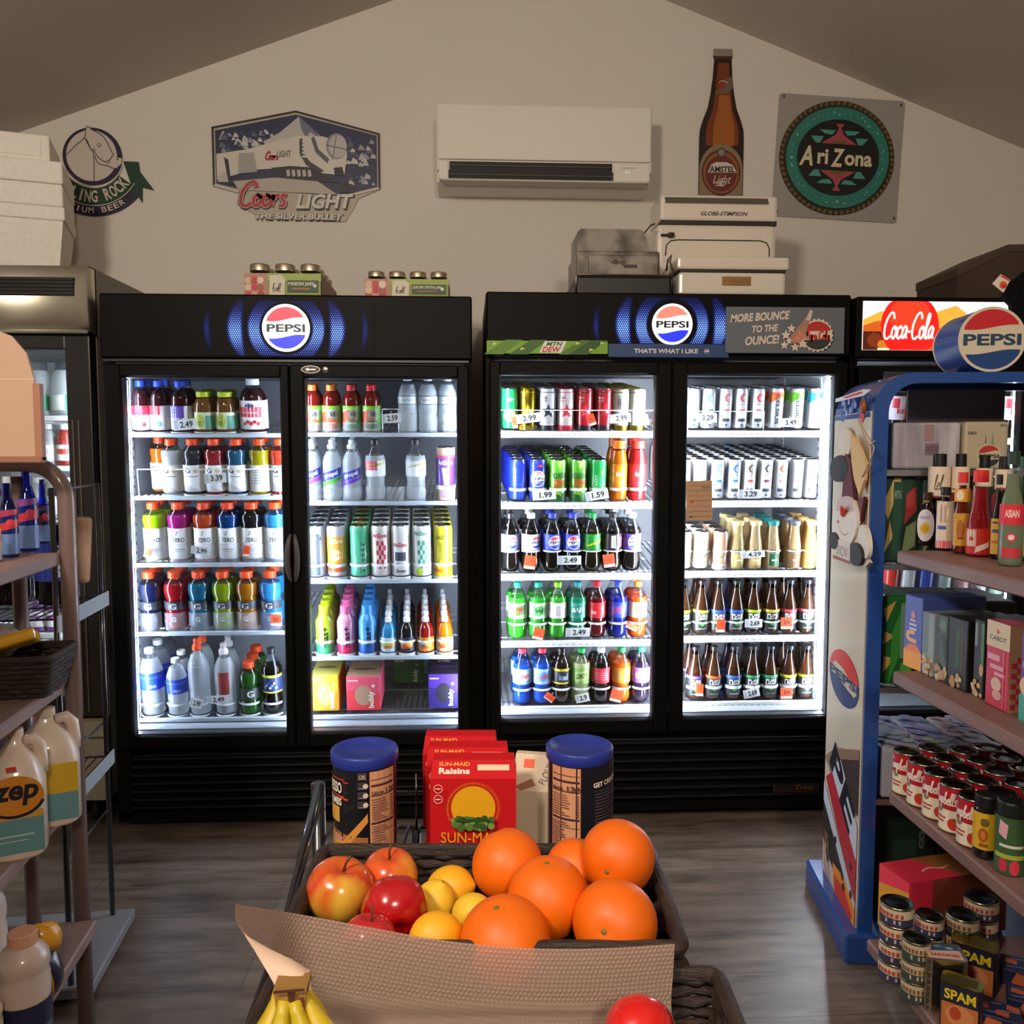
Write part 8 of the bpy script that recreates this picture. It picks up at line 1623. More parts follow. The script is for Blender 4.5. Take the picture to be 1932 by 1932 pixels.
# ================================================================ CHROME WIRE RACK WITH COLA BEHIND IT
hp = at(190, 1100, D=2.42); HO = Vector((hp.x, hp.y, 0))
HR = GR
HU, HV = GU, GV
RK = thing('wire_rack', 'black and chrome wire rack of cola behind the brown shelves', 'rack', tuple(HO), (0, 0, HR))
HW = .46; HL = .33
zt_ = at(186, 910, D=2.42).z
for x in (0, -HW):
    for y in (0, -HL):
        MB().tube([(x, y, .05), (x, y, zt_)], .0075, '#1c1a1e|.2|c', 8).build('post', RK)
MB().rbox(-HW - .03, -HL - .02, .02, .055, .03, .05, '#8e8f96|.35|c', .004, 1).build('base_plate', RK)
hz = [at(190, 1122, D=2.42).z, at(195, 1432, D=2.42).z]
for z in hz:
    m = MB()
    for x in [-HW + .023 * j for j in range(21)]: m.box(x - .0012, -HL, z - .004, x + .0012, 0, z - .001, '#5a5a60|.3|m')
    for y in (0, -HL / 2, -HL): m.box(-HW, y - .003, z - .008, 0, y + .003, z - .004, '#5a5a60|.3|m')
    sh = m.build('wire_shelf', RK)
    MB().rbox(.008, -HL - .02, z - .036, .012, .03, z + .006, '#b8c4cc|.25|c', .001, 1).build('price_channel', RK)
for y0, z0, y1, z1 in ((0, hz[1] + .10, -HL, hz[1] + .10), (0, hz[1] - .16, -HL, hz[1] - .16), (0, zt_ - .006, -HL, zt_ - .006)):
    MB().tube([(0, y0, z0), (0, y1, z1)], .003, '#a8a8ac|.25|m', 6).build('side_wire', RK)
PROF['two'] = ([(0,.015),(.6,0),(.9,.02),(1,.06),(1,.60),(.97,.66),(.8,.76),(.5,.86),(.3,.91),(.28,.94)], .70, (.32,.935,1))
def cola(x, y, z, items, base, desc, H=.31, Rr=.055):
    pr = bottle('two', H, Rr, COLA, '#2a2a6a|.4', (.22, .56, base, items)); p = HO + HU * x + HV * y
    put('cola_bottle', 'bottle', pr, desc, 'large cola bottles on the wire rack', (p.x, p.y, z + .0006), (0, 0, R(40)))
PB = lambda R_, z0, h: [g_r(-R_ * 1.0, 0, R_ * .2, h, '#2a3ea8|.4'), g_t('PEPSI', -.2 * R_, h * .5, h * .8, R_ * .5, '#c8ccd8|.4', .05, 0, pi / 2)]
DB = lambda R_, z0, h: [g_t('DIET', 0, h * .45, h * .7, R_ * .7, '#2a2430|.4', .06, 0, pi / 2), g_r(-R_ * .5, h * .86, R_ * .5, h * .96, '#c8404a|.4')]
cola(-.062, -.14, hz[0], PB, '#24348a|.4', 'large cola bottle with blue label beside price strip'); cola(-.19, -.12, hz[0], PB, '#24348a|.4', 'large cola bottle with blue label, second on upper wire shelf'); cola(-.32, -.12, hz[0], PB, '#24348a|.4', 'large cola bottle with blue label, third on upper wire shelf')
cola(-.17, -.14, hz[1], DB, '#8a7c98|.4', 'large diet cola bottle with mauve label on lower wire shelf'); cola(-.31, -.14, hz[1], DB, '#8a7c98|.4', 'second diet cola bottle, left on lower wire shelf')
c_ = HO + HU * (-.006) + HV * (-.058)
m = MB(); m.rbox(-.024, -.012, 0, .024, .004, .17, '#b89880|.6', .01, 2)
tag(m.build('hanging_pack', None, tuple(at(150, 1100, D=2.16)), (0, R(4), HR + R(20))), 'pale pinkish pack hanging beside the upper cola bottle', 'pack')

# ================================================================ FRUIT STAND IN FRONT OF THE CAMERA
KW = '#18161a|.25|c'
SDY = .74
bf = [at(545, 1722, D=.83), at(1302, 1782, D=.83), at(1238, 1604, D=1.07), at(588, 1606, D=1.07)]
zr = .905
S0 = Vector((.0, .95, 0)); SX = at(920, 1600, D=1.0).x
SR = -YAW                                                 # the stand faces the photographer
ST = thing('produce_stand', 'black wire produce stand tilted towards the aisle', 'stand', (SX, 1.0, 0), (0, 0, SR))
SU = Vector((cos(SR), sin(SR), 0)); SV = Vector((-sin(SR), cos(SR), 0)); SO = Vector((SX, 1.0, 0))
def sloc(p): r = p - SO; return Vector((r.dot(SU), r.dot(SV), p.z))
def sw(x, y, z): return SO + SU * x + SV * y + Vector((0, 0, z))
def rail(pts, name, r=.004): MB().tube([tuple(sloc(q)) for q in pts], r, KW, 8).build(name, ST)
# two long side rails running from the tall back posts down to the front
LB_, RB_ = at(600, 1478, D=1.30), at(1262, 1560, D=1.30)
rail([LB_, at(575, 1590, D=1.12), at(539, 1740, Z=.875), at(471, 1932, Z=.862), at(428, 2080, Z=.85)], 'side_rail', .005)
0 and rail([RB_, at(1290, 1650, D=1.12), at(1350, 1800, D=.92), at(1420, 1960, D=.72), at(1460, 2080, D=.62)], 'side_rail', .005)
rail([at(608, 1500, D=1.28), at(584, 1596, D=1.10), at(548, 1720, D=.93)], 'side_rail', .0025)
zsh = at(700, 1600, D=1.2).z - .0   # upper tier height, under the cans
for q, nm in ((LB_, 'post'),):
    a = sloc(q); MB().tube([(a.x, a.y, 0), (a.x, a.y, a.z)], .011, '#131214|.35|c', 10).build('post', ST)
for px in (430,):
    a = sloc(at(428, 2080, Z=.85)); MB().tube([(a.x, a.y, 0), (a.x, a.y, a.z)], .009, '#131214|.35|c', 10).build('post', ST)
# wire tray that carries cans and raisin boxes
TZ = at(690, 1640, D=1.19).z
tl, tr = sloc(at(612, 1600, D=1.19)).x - .02, sloc(at(1160, 1600, D=1.19)).x + .004
y0, y1 = sloc(at(900, 1600, D=1.12)).y, sloc(at(900, 1600, D=1.34)).y
m = MB()
for j in range(26): x = tl + (tr - tl) * j / 25; m.tube([(x, y0, TZ - .003), (x, y1, TZ - .003)], .002, KW, 5)
for y in (y0, (y0 + y1) / 2, y1): m.tube([(tl, y, TZ - .007), (tr, y, TZ - .007)], .003, KW, 6)
m.build('wire_tray', ST)
for x, y in ((tl, y1), (tr, y1), (tl, y0), (tr, y0)): pass
m = MB()
for px in (778,):
    x = sloc(at(px, 1500, D=1.27)).x; m2 = MB().tube([(x, y1 - .01, TZ - .003), (x, y1 - .01, at(px, 1484, D=1.27).z)], .0018, '#6a6a72|.2|m', 6); m2.build('divider_wire', ST)
MB().tube([(tl, y1, TZ + .05), (tr, y1, TZ + .05)], .0025, KW, 6).build('back_wire', ST)
# posts under the tray
for x in (-.12, .12):
    MB().tube([(x, y1 - .01, 0), (x, y1 - .01, TZ - .007)], .007, '#131214|.35|c', 8).build('post', ST)
# --- fruit basket
def basket(name, label, x0, x1, y0, y1, ztop, h, fl, rz=0):
    c = sw((x0 + x1) / 2, y0, ztop - h); w = x1 - x0; d = y1 - y0
    t = thing(name, label, 'basket', tuple(c), (0, 0, SR))
    wicker(-w / 2 + fl, fl, w / 2 - fl, d - fl, h, fl, rows=max(5, int(h / .010))).build('woven_wall', t)
    MB().box(-w / 2 + fl, fl, .001, w / 2 - fl, d - fl, .006, '#241c18|.8').build('basket_floor', t)
    MB().tube(rrect(-w / 2, 0, w / 2, d, h), .0085, WICK, 8, closed=True).build('rim', t)
    return t
A_, B_, C_, D_ = [sloc(q) for q in bf]
bz = (at(1302, 1782, D=.845).z)
yb0 = sloc(at(1150, 1790, Z=bz)).y; yb1 = sloc(at(966, 1604, Z=bz)).y
xb0 = sloc(at(548, 1725, Z=bz)).x; xb1 = sloc(at(1300, 1780, Z=bz)).x
FB = basket('fruit_basket', 'dark wicker basket heaped with oranges, lemons and apples', xb0 + .004, xb1 - .008, yb0, yb1, bz, .118, .004)
for x in (xb0 + .03, xb1 - .03):                          # bars under the basket
    MB().tube([(x, yb0 - .02, bz - .1240), (x, yb1 + .04, bz - .1240)], .005, KW, 8).build('basket_bar', ST)
# --- lower front basket, hidden mostly behind the wrap
lz = at(1360, 1860, D=.66).z
xl0, xl1 = -.200, .232
yl1 = yb0 - .006; yl0 = yl1 - .318
LBK = basket('wicker_basket', 'lower dark wicker basket holding bananas and a tomato', xl0, xl1, yl0, yl1, bz - .022, .06, .010)
for x in (xl0 + .05, xl1 - .05): MB().tube([(x, yl0 - .02, bz - .089), (x, yl1 + .02, bz - .089)], .005, KW, 8).build('basket_bar', ST)
def L_(x, y, z): return tuple(sw(x, y, z))
# --- fruit
def orange_mat(): 
    return noisy('orange peel', [(.35, '#f07a08'), (.7, '#f88a10')], nscale=3, rough=.38, bump=.35, bscale=130, dist=.0012)
def peel(name, c1, c2): return noisy(name, [(.35, c1), (.7, c2)], nscale=2.5, rough=.5, bump=.3, bscale=120, dist=.001)
OM = peel('orange peel', '#e66400', '#ee7204')
def fit(px, py, rpx, D): p = at(px, py, D=D); return p, rpx * D / FPX
def orange(px, py, rpx, D, label, navel=None):
    p, r = fit(px, py, rpx, D)
    t = thing('orange', label, 'fruit', tuple(p), group='oranges in the fruit basket')
    t.rotation_euler = (R(random.uniform(-25, 25)), R(random.uniform(-25, 25)), 0)
    m = MB().ball((0, 0, 0), r, OM, 32, 22, 1, 1, .97, lambda d, t_, a: d * (1 - .06 * math.exp(-(t_ / .22) ** 2) - .05 * math.exp(-((pi - t_) / .2) ** 2) + .008 * sin(3 * a) * sin(t_)))
    m.build('peel', t)
    s = MB().lathe([(0, r * .935), (r * .06, r * .925), (r * .075, r * .915), (r * .05, r * .905)], '#7a6a2a|.6', 10); s.build('stem_button', t)
    if navel:
        t.rotation_euler = (0, 0, 0)
        d = (at(*navel, D=D - r) - p).normalized(); t.rotation_euler = d.to_track_quat('Z', 'Y').to_euler()
    return p, r
orange(957, 1631, 67, .99, 'orange at back left of the heap, beside raisin boxes')
orange(1086, 1638, 56, 1.0, 'orange half hidden at the back between two others')
orange(1166, 1617, 69, .965, 'highest orange at back right of basket', (1140, 1652))
orange(1034, 1693, 76, .925, 'orange in the middle of the heap')
orange(1160, 1742, 80, .88, 'orange with a navel at front right of basket', (1135, 1762))
orange(953, 1778, 86, .865, 'frontmost orange behind the bubble wrap edge')
def apple(px, py, rpx, D, c1, c2, c3, label, tilt, stem=True, sq=.9):
    p, r = fit(px, py, rpx, D)
    t = thing('apple', label, 'fruit', tuple(p), tilt, 'apples in the fruit basket')
    mt = noisy('apple skin ' + label, [(.32, c1), (.5, c2), (.66, c3)], scale=(1, 1, .45), nscale=14, detail=3, rough=.22, coat=.5)
    m = MB().ball((0, 0, 0), r, mt, 32, 22, 1, 1, sq, lambda d, t_, a: d * (1 - .32 * math.exp(-(t_ / .36) ** 2) - .2 * math.exp(-((pi - t_) / .3) ** 2)) * (1 + .02 * cos(5 * a) * sin(t_ * .5)))
    m.build('skin', t)
    if stem: MB().tube([(0, 0, r * sq * .62), (r * .03, 0, r * .9), (r * .12, 0, r * 1.14)], [r * .05, r * .035, r * .05], '#5a3a1e|.7', 6).build('stem', t)
    MB().lathe([(0, -r * sq * .80), (r * .1, -r * sq * .82), (r * .14, -r * sq * .84), (r * .06, -r * sq * .9)], '#4a4a20|.7', 8).build('calyx', t)
apple(641, 1678, 64, .955, '#d8701e', '#c8401c', '#d8a838', 'golden-red apple at left end of basket', (R(8), R(12), 0))
apple(735, 1650, 53, 1.0, '#d8601e', '#d04a20', '#e0902a', 'orange-red apple at the back of basket', (R(4), R(-6), 1))
apple(745, 1716, 64, .915, '#b81418', '#a80e14', '#c42420', 'deep red apple in the middle of three', (R(112), R(22), .4), False)
apple(697, 1772, 52, .865, '#c0242a', '#b02024', '#c83a38', 'red apple mostly behind the bubble wrap', (R(10), R(5), 2))
LM = peel('lemon peel', '#f2a818', '#f0b01c'); LM2 = peel('pale lemon peel', '#e8bc2c', '#ecc23a')
def lemon(px, py, rpx, D, mt, label, rot, el=1.18):
    p, r = fit(px, py, rpx, D)
    t = thing('lemon', label, 'fruit', tuple(p), rot, 'lemons in the fruit basket')
    MB().ball((0, 0, 0), r, mt, 26, 20, 1, 1, el, lambda d, t_, a: d * (1 + .10 * math.exp(-(t_ / .22) ** 2) + .08 * math.exp(-((pi - t_) / .2) ** 2))).build('peel', t)
    MB().lathe([(r * .07, r * el * 1.07), (r * .06, r * el * 1.10), (0, r * el * 1.105)], '#8a7a2a|.6', 8).build('stem_button', t)
lemon(850, 1675, 40, .99, LM, 'lemon at the back beside the orange heap', (0, R(75), R(-20)))
lemon(819, 1706, 40, .96, LM2, 'pale lemon beside the deep red apple', (R(10), R(20), 0))
lemon(892, 1724, 37, .93, LM2, 'pale lemon tucked against the front orange', (R(40), R(60), 0))
lemon(822, 1764, 42, .875, LM, 'lemon at the front behind the bubble wrap', (0, R(85), R(10)))
# --- bread crumb cans and raisin boxes on the wire tray
def crumb(px, wpx, D, ytop, faces, label, rot):
    p = at(px, 1595, D=D); k = D / FPX; Rr = wpx * k / 2 * .94; z = TZ; H = at(px, ytop, D=D).z - z - .0
    t = thing('crumb_can', label, 'can', (p.x, p.y, z + .0004), (0, 0, rot), 'bread crumb cans on the stand')
    b = MB(); b.lathe([(0, .001), (Rr * .97, 0), (Rr, .003)], '#8a8a90|.3|m', 32); b.lathe([(Rr, .003), (Rr, H - .02)], '#15151c|.35|c', 36); b.lathe([(Rr, H - .02), (Rr, H - .004)], '#1c1c26|.4', 36)
    Hs = 205 * k; b.gfx(faces(Rr, Hs), cyl(Rr + .0002, H - Hs), .00008); b.build('can_body', t)
    r = Rr * 1.065
    MB().lathe([(r * .985, H - .017), (r, H - .016), (r, H - .002), (r * .97, H), (r * .86, H), (r * .83, H - .004), (r * .1, H - .0045), (0, H - .004)], '#24348e|.38', 36).build('plastic_lid', t)
NF = '#d89a70|.5'; NI = '#4a3040|.5'; WHT2 = '#f0e2d4|.5'
def nutri(R_, H, x0, x1):
    o = [g_r(x0 * R_, H * .02, x1 * R_, H * .88, NF)]
    for y, t_ in ((.80, .004), (.74, .010), (.655, .005), (.40, .010), (.33, .003)): o.append(g_r((x0 + .04) * R_, H * y, (x1 - .04) * R_, H * y + .16 * t_ * 2, NI))
    r_ = random.Random(5)
    for j in range(26):
        y = .615 - .0085 * j if j < 22 else .3; y = .62 - .022 * j
        if y < .05: break
        if abs(y - .41) < .02: continue
        o.append(g_r((x0 + .06) * R_, H * y, (x0 + .06 + r_.uniform(.3, .62) * (x1 - x0)) * R_, H * y + .0016, '#8a5a50|.5'))
        if y > .42: o.append(g_r((x1 - .16) * R_, H * y, (x1 - .06) * R_, H * y + .0018, '#6a4a50|.5'))
    o += [g_t('Calories', (x0 + .26 * (x1 - x0)) * R_, H * .695, .42 * (x1 - x0) * R_, H * .032, NI, .04), g_t('130', (x1 - .22) * R_, H * .70, .36 * (x1 - x0) * R_, H * .048, NI, .02)]
    return o
def face_front(R_, H):
    o = [g_p([(-1.5 * R_, H * .02), (.34 * R_, H * .02), (.34 * R_, H * .28), (-.4 * R_, H * .30), (-1.5 * R_, H * .34)], '#a8683a|.5'), g_p([(-1.5 * R_, H * .02), (-.2 * R_, H * .02), (-.4 * R_, H * .27), (-1.5 * R_, H * .30)], '#c88a6a|.5'),
         g_p([(-.55 * R_, H * .22), (-.42 * R_, H * .16), (.34 * R_, H * .42), (.34 * R_, H * .50)], '#d8903a|.5'), g_c(-.62 * R_, H * .12, R_ * .34, '#d8a050|.5', H * .12, 26), g_c(-.62 * R_, H * .12, R_ * .29, '#c88a3a|.5', H * .10, 26), g_p([(-.2 * R_, H * .05), (.34 * R_, H * .05), (.34 * R_, H * .18), (.0, H * .22)], '#3a2418|.5'),
         g_t('AMERICAN', -.62 * R_, H * .135, R_ * .44, H * .025, '#5a3418|.5', .03), g_t('FAVORITE', -.62 * R_, H * .10, R_ * .44, H * .025, '#5a3418|.5', .03),
         g_r(-1.3 * R_, H * .40, -.62 * R_, H * .54, '#d8a048|.5'), g_t('PROGRESSO', -1.18 * R_, H * .715, R_ * 1.34, H * .10, WHT2, .03), g_t('CRUMBS', -.95 * R_, H * .59, R_ * .86, H * .07, WHT2, .03), g_t('BREAD', -1.75 * R_, H * .59, R_ * .6, H * .07, WHT2, .03),
         g_r(-1.6 * R_, H * .79, -.40 * R_, H * .80, '#c8402a|.5'), g_r(-.45 * R_, H * .77, -.25 * R_, H * .78, '#c8402a|.5'), g_p([(-1.3 * R_, H * .645), (-.4 * R_, H * .635), (-.4 * R_, H * .648), (-1.3 * R_, H * .655)], '#c8402a|.5'), g_p([(-.75 * R_, H * .64), (-.3 * R_, H * .61), (-.25 * R_, H * .63)], '#c8402a|.5')]
    for j in range(4):
        y = .84 - .085 * j
        o += [g_r(.04 * R_, H * (y - .035), .32 * R_, H * (y + .035), '#3a343c|.5')] + ([g_c(.28 * R_, H * y, R_ * .08, '#d8c8b8|.5', None, 12)] if j else [g_t('130', .18 * R_, H * y, R_ * .18, H * .03, '#c8b8a8|.5')])
        o.append(g_r(.08 * R_, H * (y - .022), .30 * R_, H * (y - .018), '#c8b8a8|.5'))
    return o + nutri(R_, H, .40, 1.25)
def face_back(R_, H):
    o = nutri(R_, H, -1.25, -.22) + [g_r(-.22 * R_, 0, 1.8 * R_, H * .90, '#14141e|.4')] + g_arc_text('', 0, 0, 1, 0, 0, 1, 1, WHT2) + [g_t('GET CREATIVE', .72 * R_, H * .74, R_ * 1.15, H * .045, WHT2, .05, 0, R(4))]
    return o + [g_r(.2 * R_, H * (.67 - .028 * j), (.75 + .35 * (j % 3) / 2) * R_, H * (.67 - .028 * j) + .0014, '#5a4a5a|.5') for j in range(17)]
crumb(690, 125, 1.19, 1406, face_front, 'bread crumb can with dark front label, left of raisins', R(-8))
crumb(1092, 125, 1.19, 1400, face_back, 'bread crumb can showing nutrition table, right of raisins', R(8))
RED = '#c8141c|.45'; RYL = '#e8a818|.45'; RWT = '#f2e0cc|.45'
def raisin(x0, x1, ytop, ybot, D, label):
    a = at(x0, ytop, D=D); b = at(x1, ytop, D=D); w = b.x - a.x; h = a.z - TZ; d = .045; p = (a + b) / 2
    t = thing('raisin_box', label, 'box', (p.x, p.y, TZ + .0004), (0, 0, SR), 'red raisin boxes on the stand')
    m = MB(); fh = h - 31 * w / (x1 - x0)
    m.add([(-w / 2, 0, 0), (w / 2, 0, 0), (w / 2, d, 0), (-w / 2, d, 0), (-w / 2, 0, fh), (w / 2, 0, fh), (w / 2, d, fh + .004), (-w / 2, d, fh + .004)], [(3, 2, 1, 0), (4, 5, 6, 7), (0, 1, 5, 4), (1, 2, 6, 5), (2, 3, 7, 6), (3, 0, 4, 7)], RED)
    k = w / (x1 - x0) ; top_ = fh; cx, cz, rr_ = -.0, fh - 56 * k, 42 * k
    it = [g_c(cx, cz, rr_, RYL, None, 40)]
    it += [g_p([(cx + rr_ * 1.06 * cos(q_), cz + rr_ * 1.06 * sin(q_)), (cx + rr_ * 1.2 * cos(q_ + .018), cz + rr_ * 1.2 * sin(q_ + .018)), (cx + rr_ * 1.2 * cos(q_ - .018), cz + rr_ * 1.2 * sin(q_ - .018))], RYL) for q_ in [R(-25 + 230 * j / 46) for j in range(47)]]
    r_ = random.Random(6); it += [g_c(cx + r_.uniform(-.85, .85) * rr_, cz - rr_ * .62 + r_.uniform(-.22, .22) * rr_, rr_ * .16, c_, None, 9) for c_ in ['#5a7a34|.5', '#3a5a28|.5', '#7a9a48|.5', '#4a6a2c|.5'] * 12]
    it += [g_p([(cx + rr_ * a_, cz + rr_ * b_) for a_, b_ in ((-.8, -.5), (-.5, -.3), (-.2, -.42), (.2, -.3), (.6, -.38), (.85, -.5), (.4, -.52), (-.3, -.55))], '#2e4a20|.5')]
    it += [g_t('SUN-MAID', .0, fh - 108 * k, w * .74, 20 * k, RYL, .0), g_ring(-w * .40, fh - 14 * k, w * .052, w * .046, RWT), g_ring(-w * .40, fh - 34 * k, w * .052, w * .046, RWT), g_r(-w * .43, fh - 15 * k, -w * .37, fh - 13 * k, RWT), g_r(-w * .43, fh - 35 * k, -w * .37, fh - 33 * k, RWT)]
    m.gfx(it, flat((0, 0, 0)), .0001); m.build('carton', t)
    f_ = MB(); f_.add([(-w / 2, -.0004, fh), (w / 2, -.0004, fh), (w / 2 - .003, .012, h), (-w / 2 + .003, .012, h), (-w / 2, d, fh), (w / 2, d, fh), (w / 2 - .003, d - .004, h), (-w / 2 + .003, d - .004, h)], [(0, 1, 2, 3), (3, 2, 6, 7), (1, 5, 6, 2), (4, 0, 3, 7), (5, 4, 7, 6)], '#c8181f|.65|s')
    V_ = Vector((0, .0124, h - fh)); hl = V_.length; V_ /= hl
    mp_ = flat((0, -.0006, fh), (1, 0, 0), tuple(V_))
    f_.gfx([g_t('SUN-MAID', -w * .22, hl * .78, w * .36, hl * .2, RYL, .01), g_t('Raisins', -w * .22, hl * .42, w * .36, hl * .32, RWT, .06), g_r(w * .05, hl * .45, w * .42, hl * .75, '#e8c8a0|.5')], mp_, .0001)
    f_.build('top_flap', t)
raisin(797, 938, 1394, 1590, 1.31, 'rearmost of three red raisin boxes'); raisin(803, 960, 1416, 1590, 1.235, 'middle of three red raisin boxes'); raisin(811, 974, 1440, 1592, 1.165, 'foremost of three red raisin boxes, with yellow sun')
# cream paper sacks between raisins and the right can
def sack(px, py, D, w, h, label, rot, stamp=True):
    p = at(px, py, D=D); t = thing('paper_sack', label, 'bag', (p.x, p.y, TZ + .0004), (0, 0, rot), 'paper sacks on the stand')
    m = MB(); d = .06
    v = [(-w / 2, -d / 2, 0), (w / 2, -d / 2, 0), (w / 2, d / 2, 0), (-w / 2, d / 2, 0), (-w / 2, -d / 2, h * .68), (w / 2, -d / 2, h * .68), (w / 2, d / 2, h * .8), (-w / 2, d / 2, h * .8), (-w / 2 + .004, d * .1, h), (w / 2 - .004, d * .1, h), (w / 2 - .004, d * .3, h), (-w / 2 + .004, d * .3, h)]
    m.add(v, [(3, 2, 1, 0), (0, 1, 5, 4), (1, 2, 6, 5), (2, 3, 7, 6), (3, 0, 4, 7), (4, 5, 9, 8), (5, 6, 10, 9), (6, 7, 11, 10), (7, 4, 8, 11), (8, 9, 10, 11)], '#d8c4a8|.55')
    if stamp:
        V_ = Vector((0, d * .6, h * .32)); L0 = V_.length; V_ /= L0; mp_ = flat((0, -d / 2 - .0003, h * .68), (1, 0, 0), tuple(V_))
        m.gfx([g_r(-w * .30, L0 * .62, -w * .12, L0 * .86, '#e8502a|.5'), g_p([(-w * .42, L0 * .1), (-w * .14, L0 * .34), (-w * .06, L0 * .16), (-w * .3, L0 * .0)], '#9a6448|.5'), g_t('FLOUR', w * .10, L0 * .5, L0 * .6, w * .12, '#5a4a40|.5', .0, 0, R(70)), ('s', [(w * .3, L0 * .8), (w * .26, L0 * .5), (w * .36, L0 * .3)], .002, '#4a3a34|.5'), ('s', [(w * .22, L0 * .55), (w * .4, L0 * .5)], .0015, '#4a3a34|.5')], mp_, .0002)
    m.build('sack', t)
sack(1022, 1590, 1.27, .088, at(1040, 1432, D=1.25).z - TZ, 'cream paper sack with orange price dot behind right crumb can', R(-14))
sack(980, 1590, 1.285, .045, at(980, 1470, D=1.30).z - TZ, 'second cream paper sack squeezed behind raisin boxes', R(-24), False)
# --- bubble wrap sheet draped over the lower basket
def wrap_mat():
    m = bpy.data.materials.new('bubble wrap'); m.use_nodes = True; nt = m.node_tree; N = nt.nodes; L = nt.links
    p = N['Principled BSDF']; p.inputs['Base Color'].default_value = lin('#b89c8a'); p.inputs['Roughness'].default_value = .38
    uv = N.new('ShaderNodeUVMap'); x = N.new('ShaderNodeSeparateXYZ'); L.new(uv.outputs[0], x.inputs[0])
    u, v = NX(nt, x.outputs[0]), NX(nt, x.outputs[1]); S = .0044
    def cell(o):
        a = (u + (o * S + 5 * S * 10)).op('MODULO', S) - S / 2; b = (v + (o * S * 1.732 + S * 1.732 * 40)).op('MODULO', S * 1.732) - S * .866
        return (a * a + b * b).op('SQRT')
    d = cell(0).op('MINIMUM', cell(.5)) / (S * .46)
    hgt = ((d * d * -1) + 1.0).op('MAXIMUM', 0.0).op('POWER', .5)
    bp = N.new('ShaderNodeBump'); bp.inputs['Strength'].default_value = .55; bp.inputs['Distance'].default_value = .0014
    L.new(hgt.so, bp.inputs['Height']); L.new(bp.outputs[0], p.inputs['Normal'])
    tr = N.new('ShaderNodeBsdfTranslucent'); tr.inputs[0].default_value = lin('#d0b4a0')
    tp = N.new('ShaderNodeBsdfTransparent'); m1 = N.new('ShaderNodeMixShader'); m1.inputs[0].default_value = .35; m2 = N.new('ShaderNodeMixShader'); m2.inputs[0].default_value = .17
    L.new(p.outputs[0], m1.inputs[1]); L.new(tr.outputs[0], m1.inputs[2]); L.new(m1.outputs[0], m2.inputs[1]); L.new(tp.outputs[0], m2.inputs[2]); L.new(m2.outputs[0], N['Material Output'].inputs[0])
    return m
WM = wrap_mat(); WMB = '#cfb39c|.4|x'
def sheet(name, grid, mat, parent=None, thick=.0012):
    r_, c_ = len(grid), len(grid[0]); vs = [q for row_ in grid for q in row_]
    fs = [(i * c_ + j, i * c_ + j + 1, (i + 1) * c_ + j + 1, (i + 1) * c_ + j) for i in range(r_ - 1) for j in range(c_ - 1)]
    o = MB().add(vs, fs, mat, True).build(name, parent)
    uvl = o.data.uv_layers.new(name='UVMap')
    # arc-length coordinates so that the bubbles keep their size
    U = [[0.] * c_ for _ in range(r_)]; V = [[0.] * c_ for _ in range(r_)]
    for i in range(r_):
        for j in range(c_):
            if j: U[i][j] = U[i][j - 1] + (Vector(grid[i][j]) - Vector(grid[i][j - 1])).length
            if i: V[i][j] = V[i - 1][j] + (Vector(grid[i][j]) - Vector(grid[i - 1][j])).length
    for l in o.data.loops:
        k = l.vertex_index; uvl.data[l.index].uv = (U[k // c_][k % c_], V[k // c_][k % c_])
    return o
# control rows from the top edge to the bottom, pixel and distance
def crow(pts, n=40):
    P = [at(x, y, D=D) for x, y, D in pts]; out = []
    seg = len(P) - 1
    for k in range(n + 1):
        t = k / n * seg; i = min(int(t), seg - 1); f = t - i
        p0, p1, p2, p3 = P[max(0, i - 1)], P[i], P[i + 1], P[min(seg, i + 2)]
        out.append(.5 * (2 * p1 + (p2 - p0) * f + (2 * p0 - 5 * p1 + 4 * p2 - p3) * f * f + (3 * p1 - p0 - 3 * p2 + p3) * f ** 3))
    return out
def crowy(pts, n=40):
    """a row of the sheet from pixel columns on vertical planes (Y) or on the liner level (Z)"""
    return crow([(x, y, (at(x, y, **kw) - CO).dot((_cm.to_3x3() @ Vector((0, 0, -1))))) for x, y, kw in pts], n)
XSW = (560, 700, 850, 1000, 1140)
ZL = TZ0 = fit(1206, 1942, 66, .745)[0].z - fit(1206, 1942, 66, .745)[1] * .80 - .001
def wrow(left, ys, right, Y): return crowy([(left[0], left[1], dict(Y=left[2]))] + [(x, y, dict(Y=Y)) for x, y in zip(XSW, ys)] + [(right[0], right[1], dict(Y=Y))])
rows_ = [wrow((444, 1706, .71), (1724, 1750, 1776, 1789, 1789), (1273, 1781), .778),
         wrow((446, 1740, .705), (1778, 1806, 1822, 1830, 1832), (1270, 1836), .770),
         wrow((478, 1790, .70), (1832, 1852, 1860, 1866, 1868), (1267, 1872), .764),
         wrow((512, 1850, .695), (1880, 1894, 1900, 1902, 1904), (1267, 1906), .758)]
def frow(Y, xs): return [Vector((x, Y, ZL)) for x in xs]
xs_ = [q.x for q in rows_[-1]]
rows_ += [frow(.745, xs_), frow(.66, xs_), frow(.56, xs_)]
grid = []
for i in range(len(rows_) - 1):
    for k in range(6):
        f = k / 6; p0, p1, p2, p3 = rows_[max(0, i - 1)], rows_[i], rows_[i + 1], rows_[min(len(rows_) - 1, i + 2)]
        grid.append([.5 * (2 * b + (c - a) * f + (2 * a - 5 * b + 4 * c - d) * f * f + (3 * b - a - 3 * c + d) * f ** 3) for a, b, c, d in zip(p0, p1, p2, p3)])
grid.append(rows_[-1])
BW = thing('bubble_wrap', 'pinkish translucent bubble wrap sheet draped over front basket', 'bubble wrap', tuple(rows_[-1][20]))
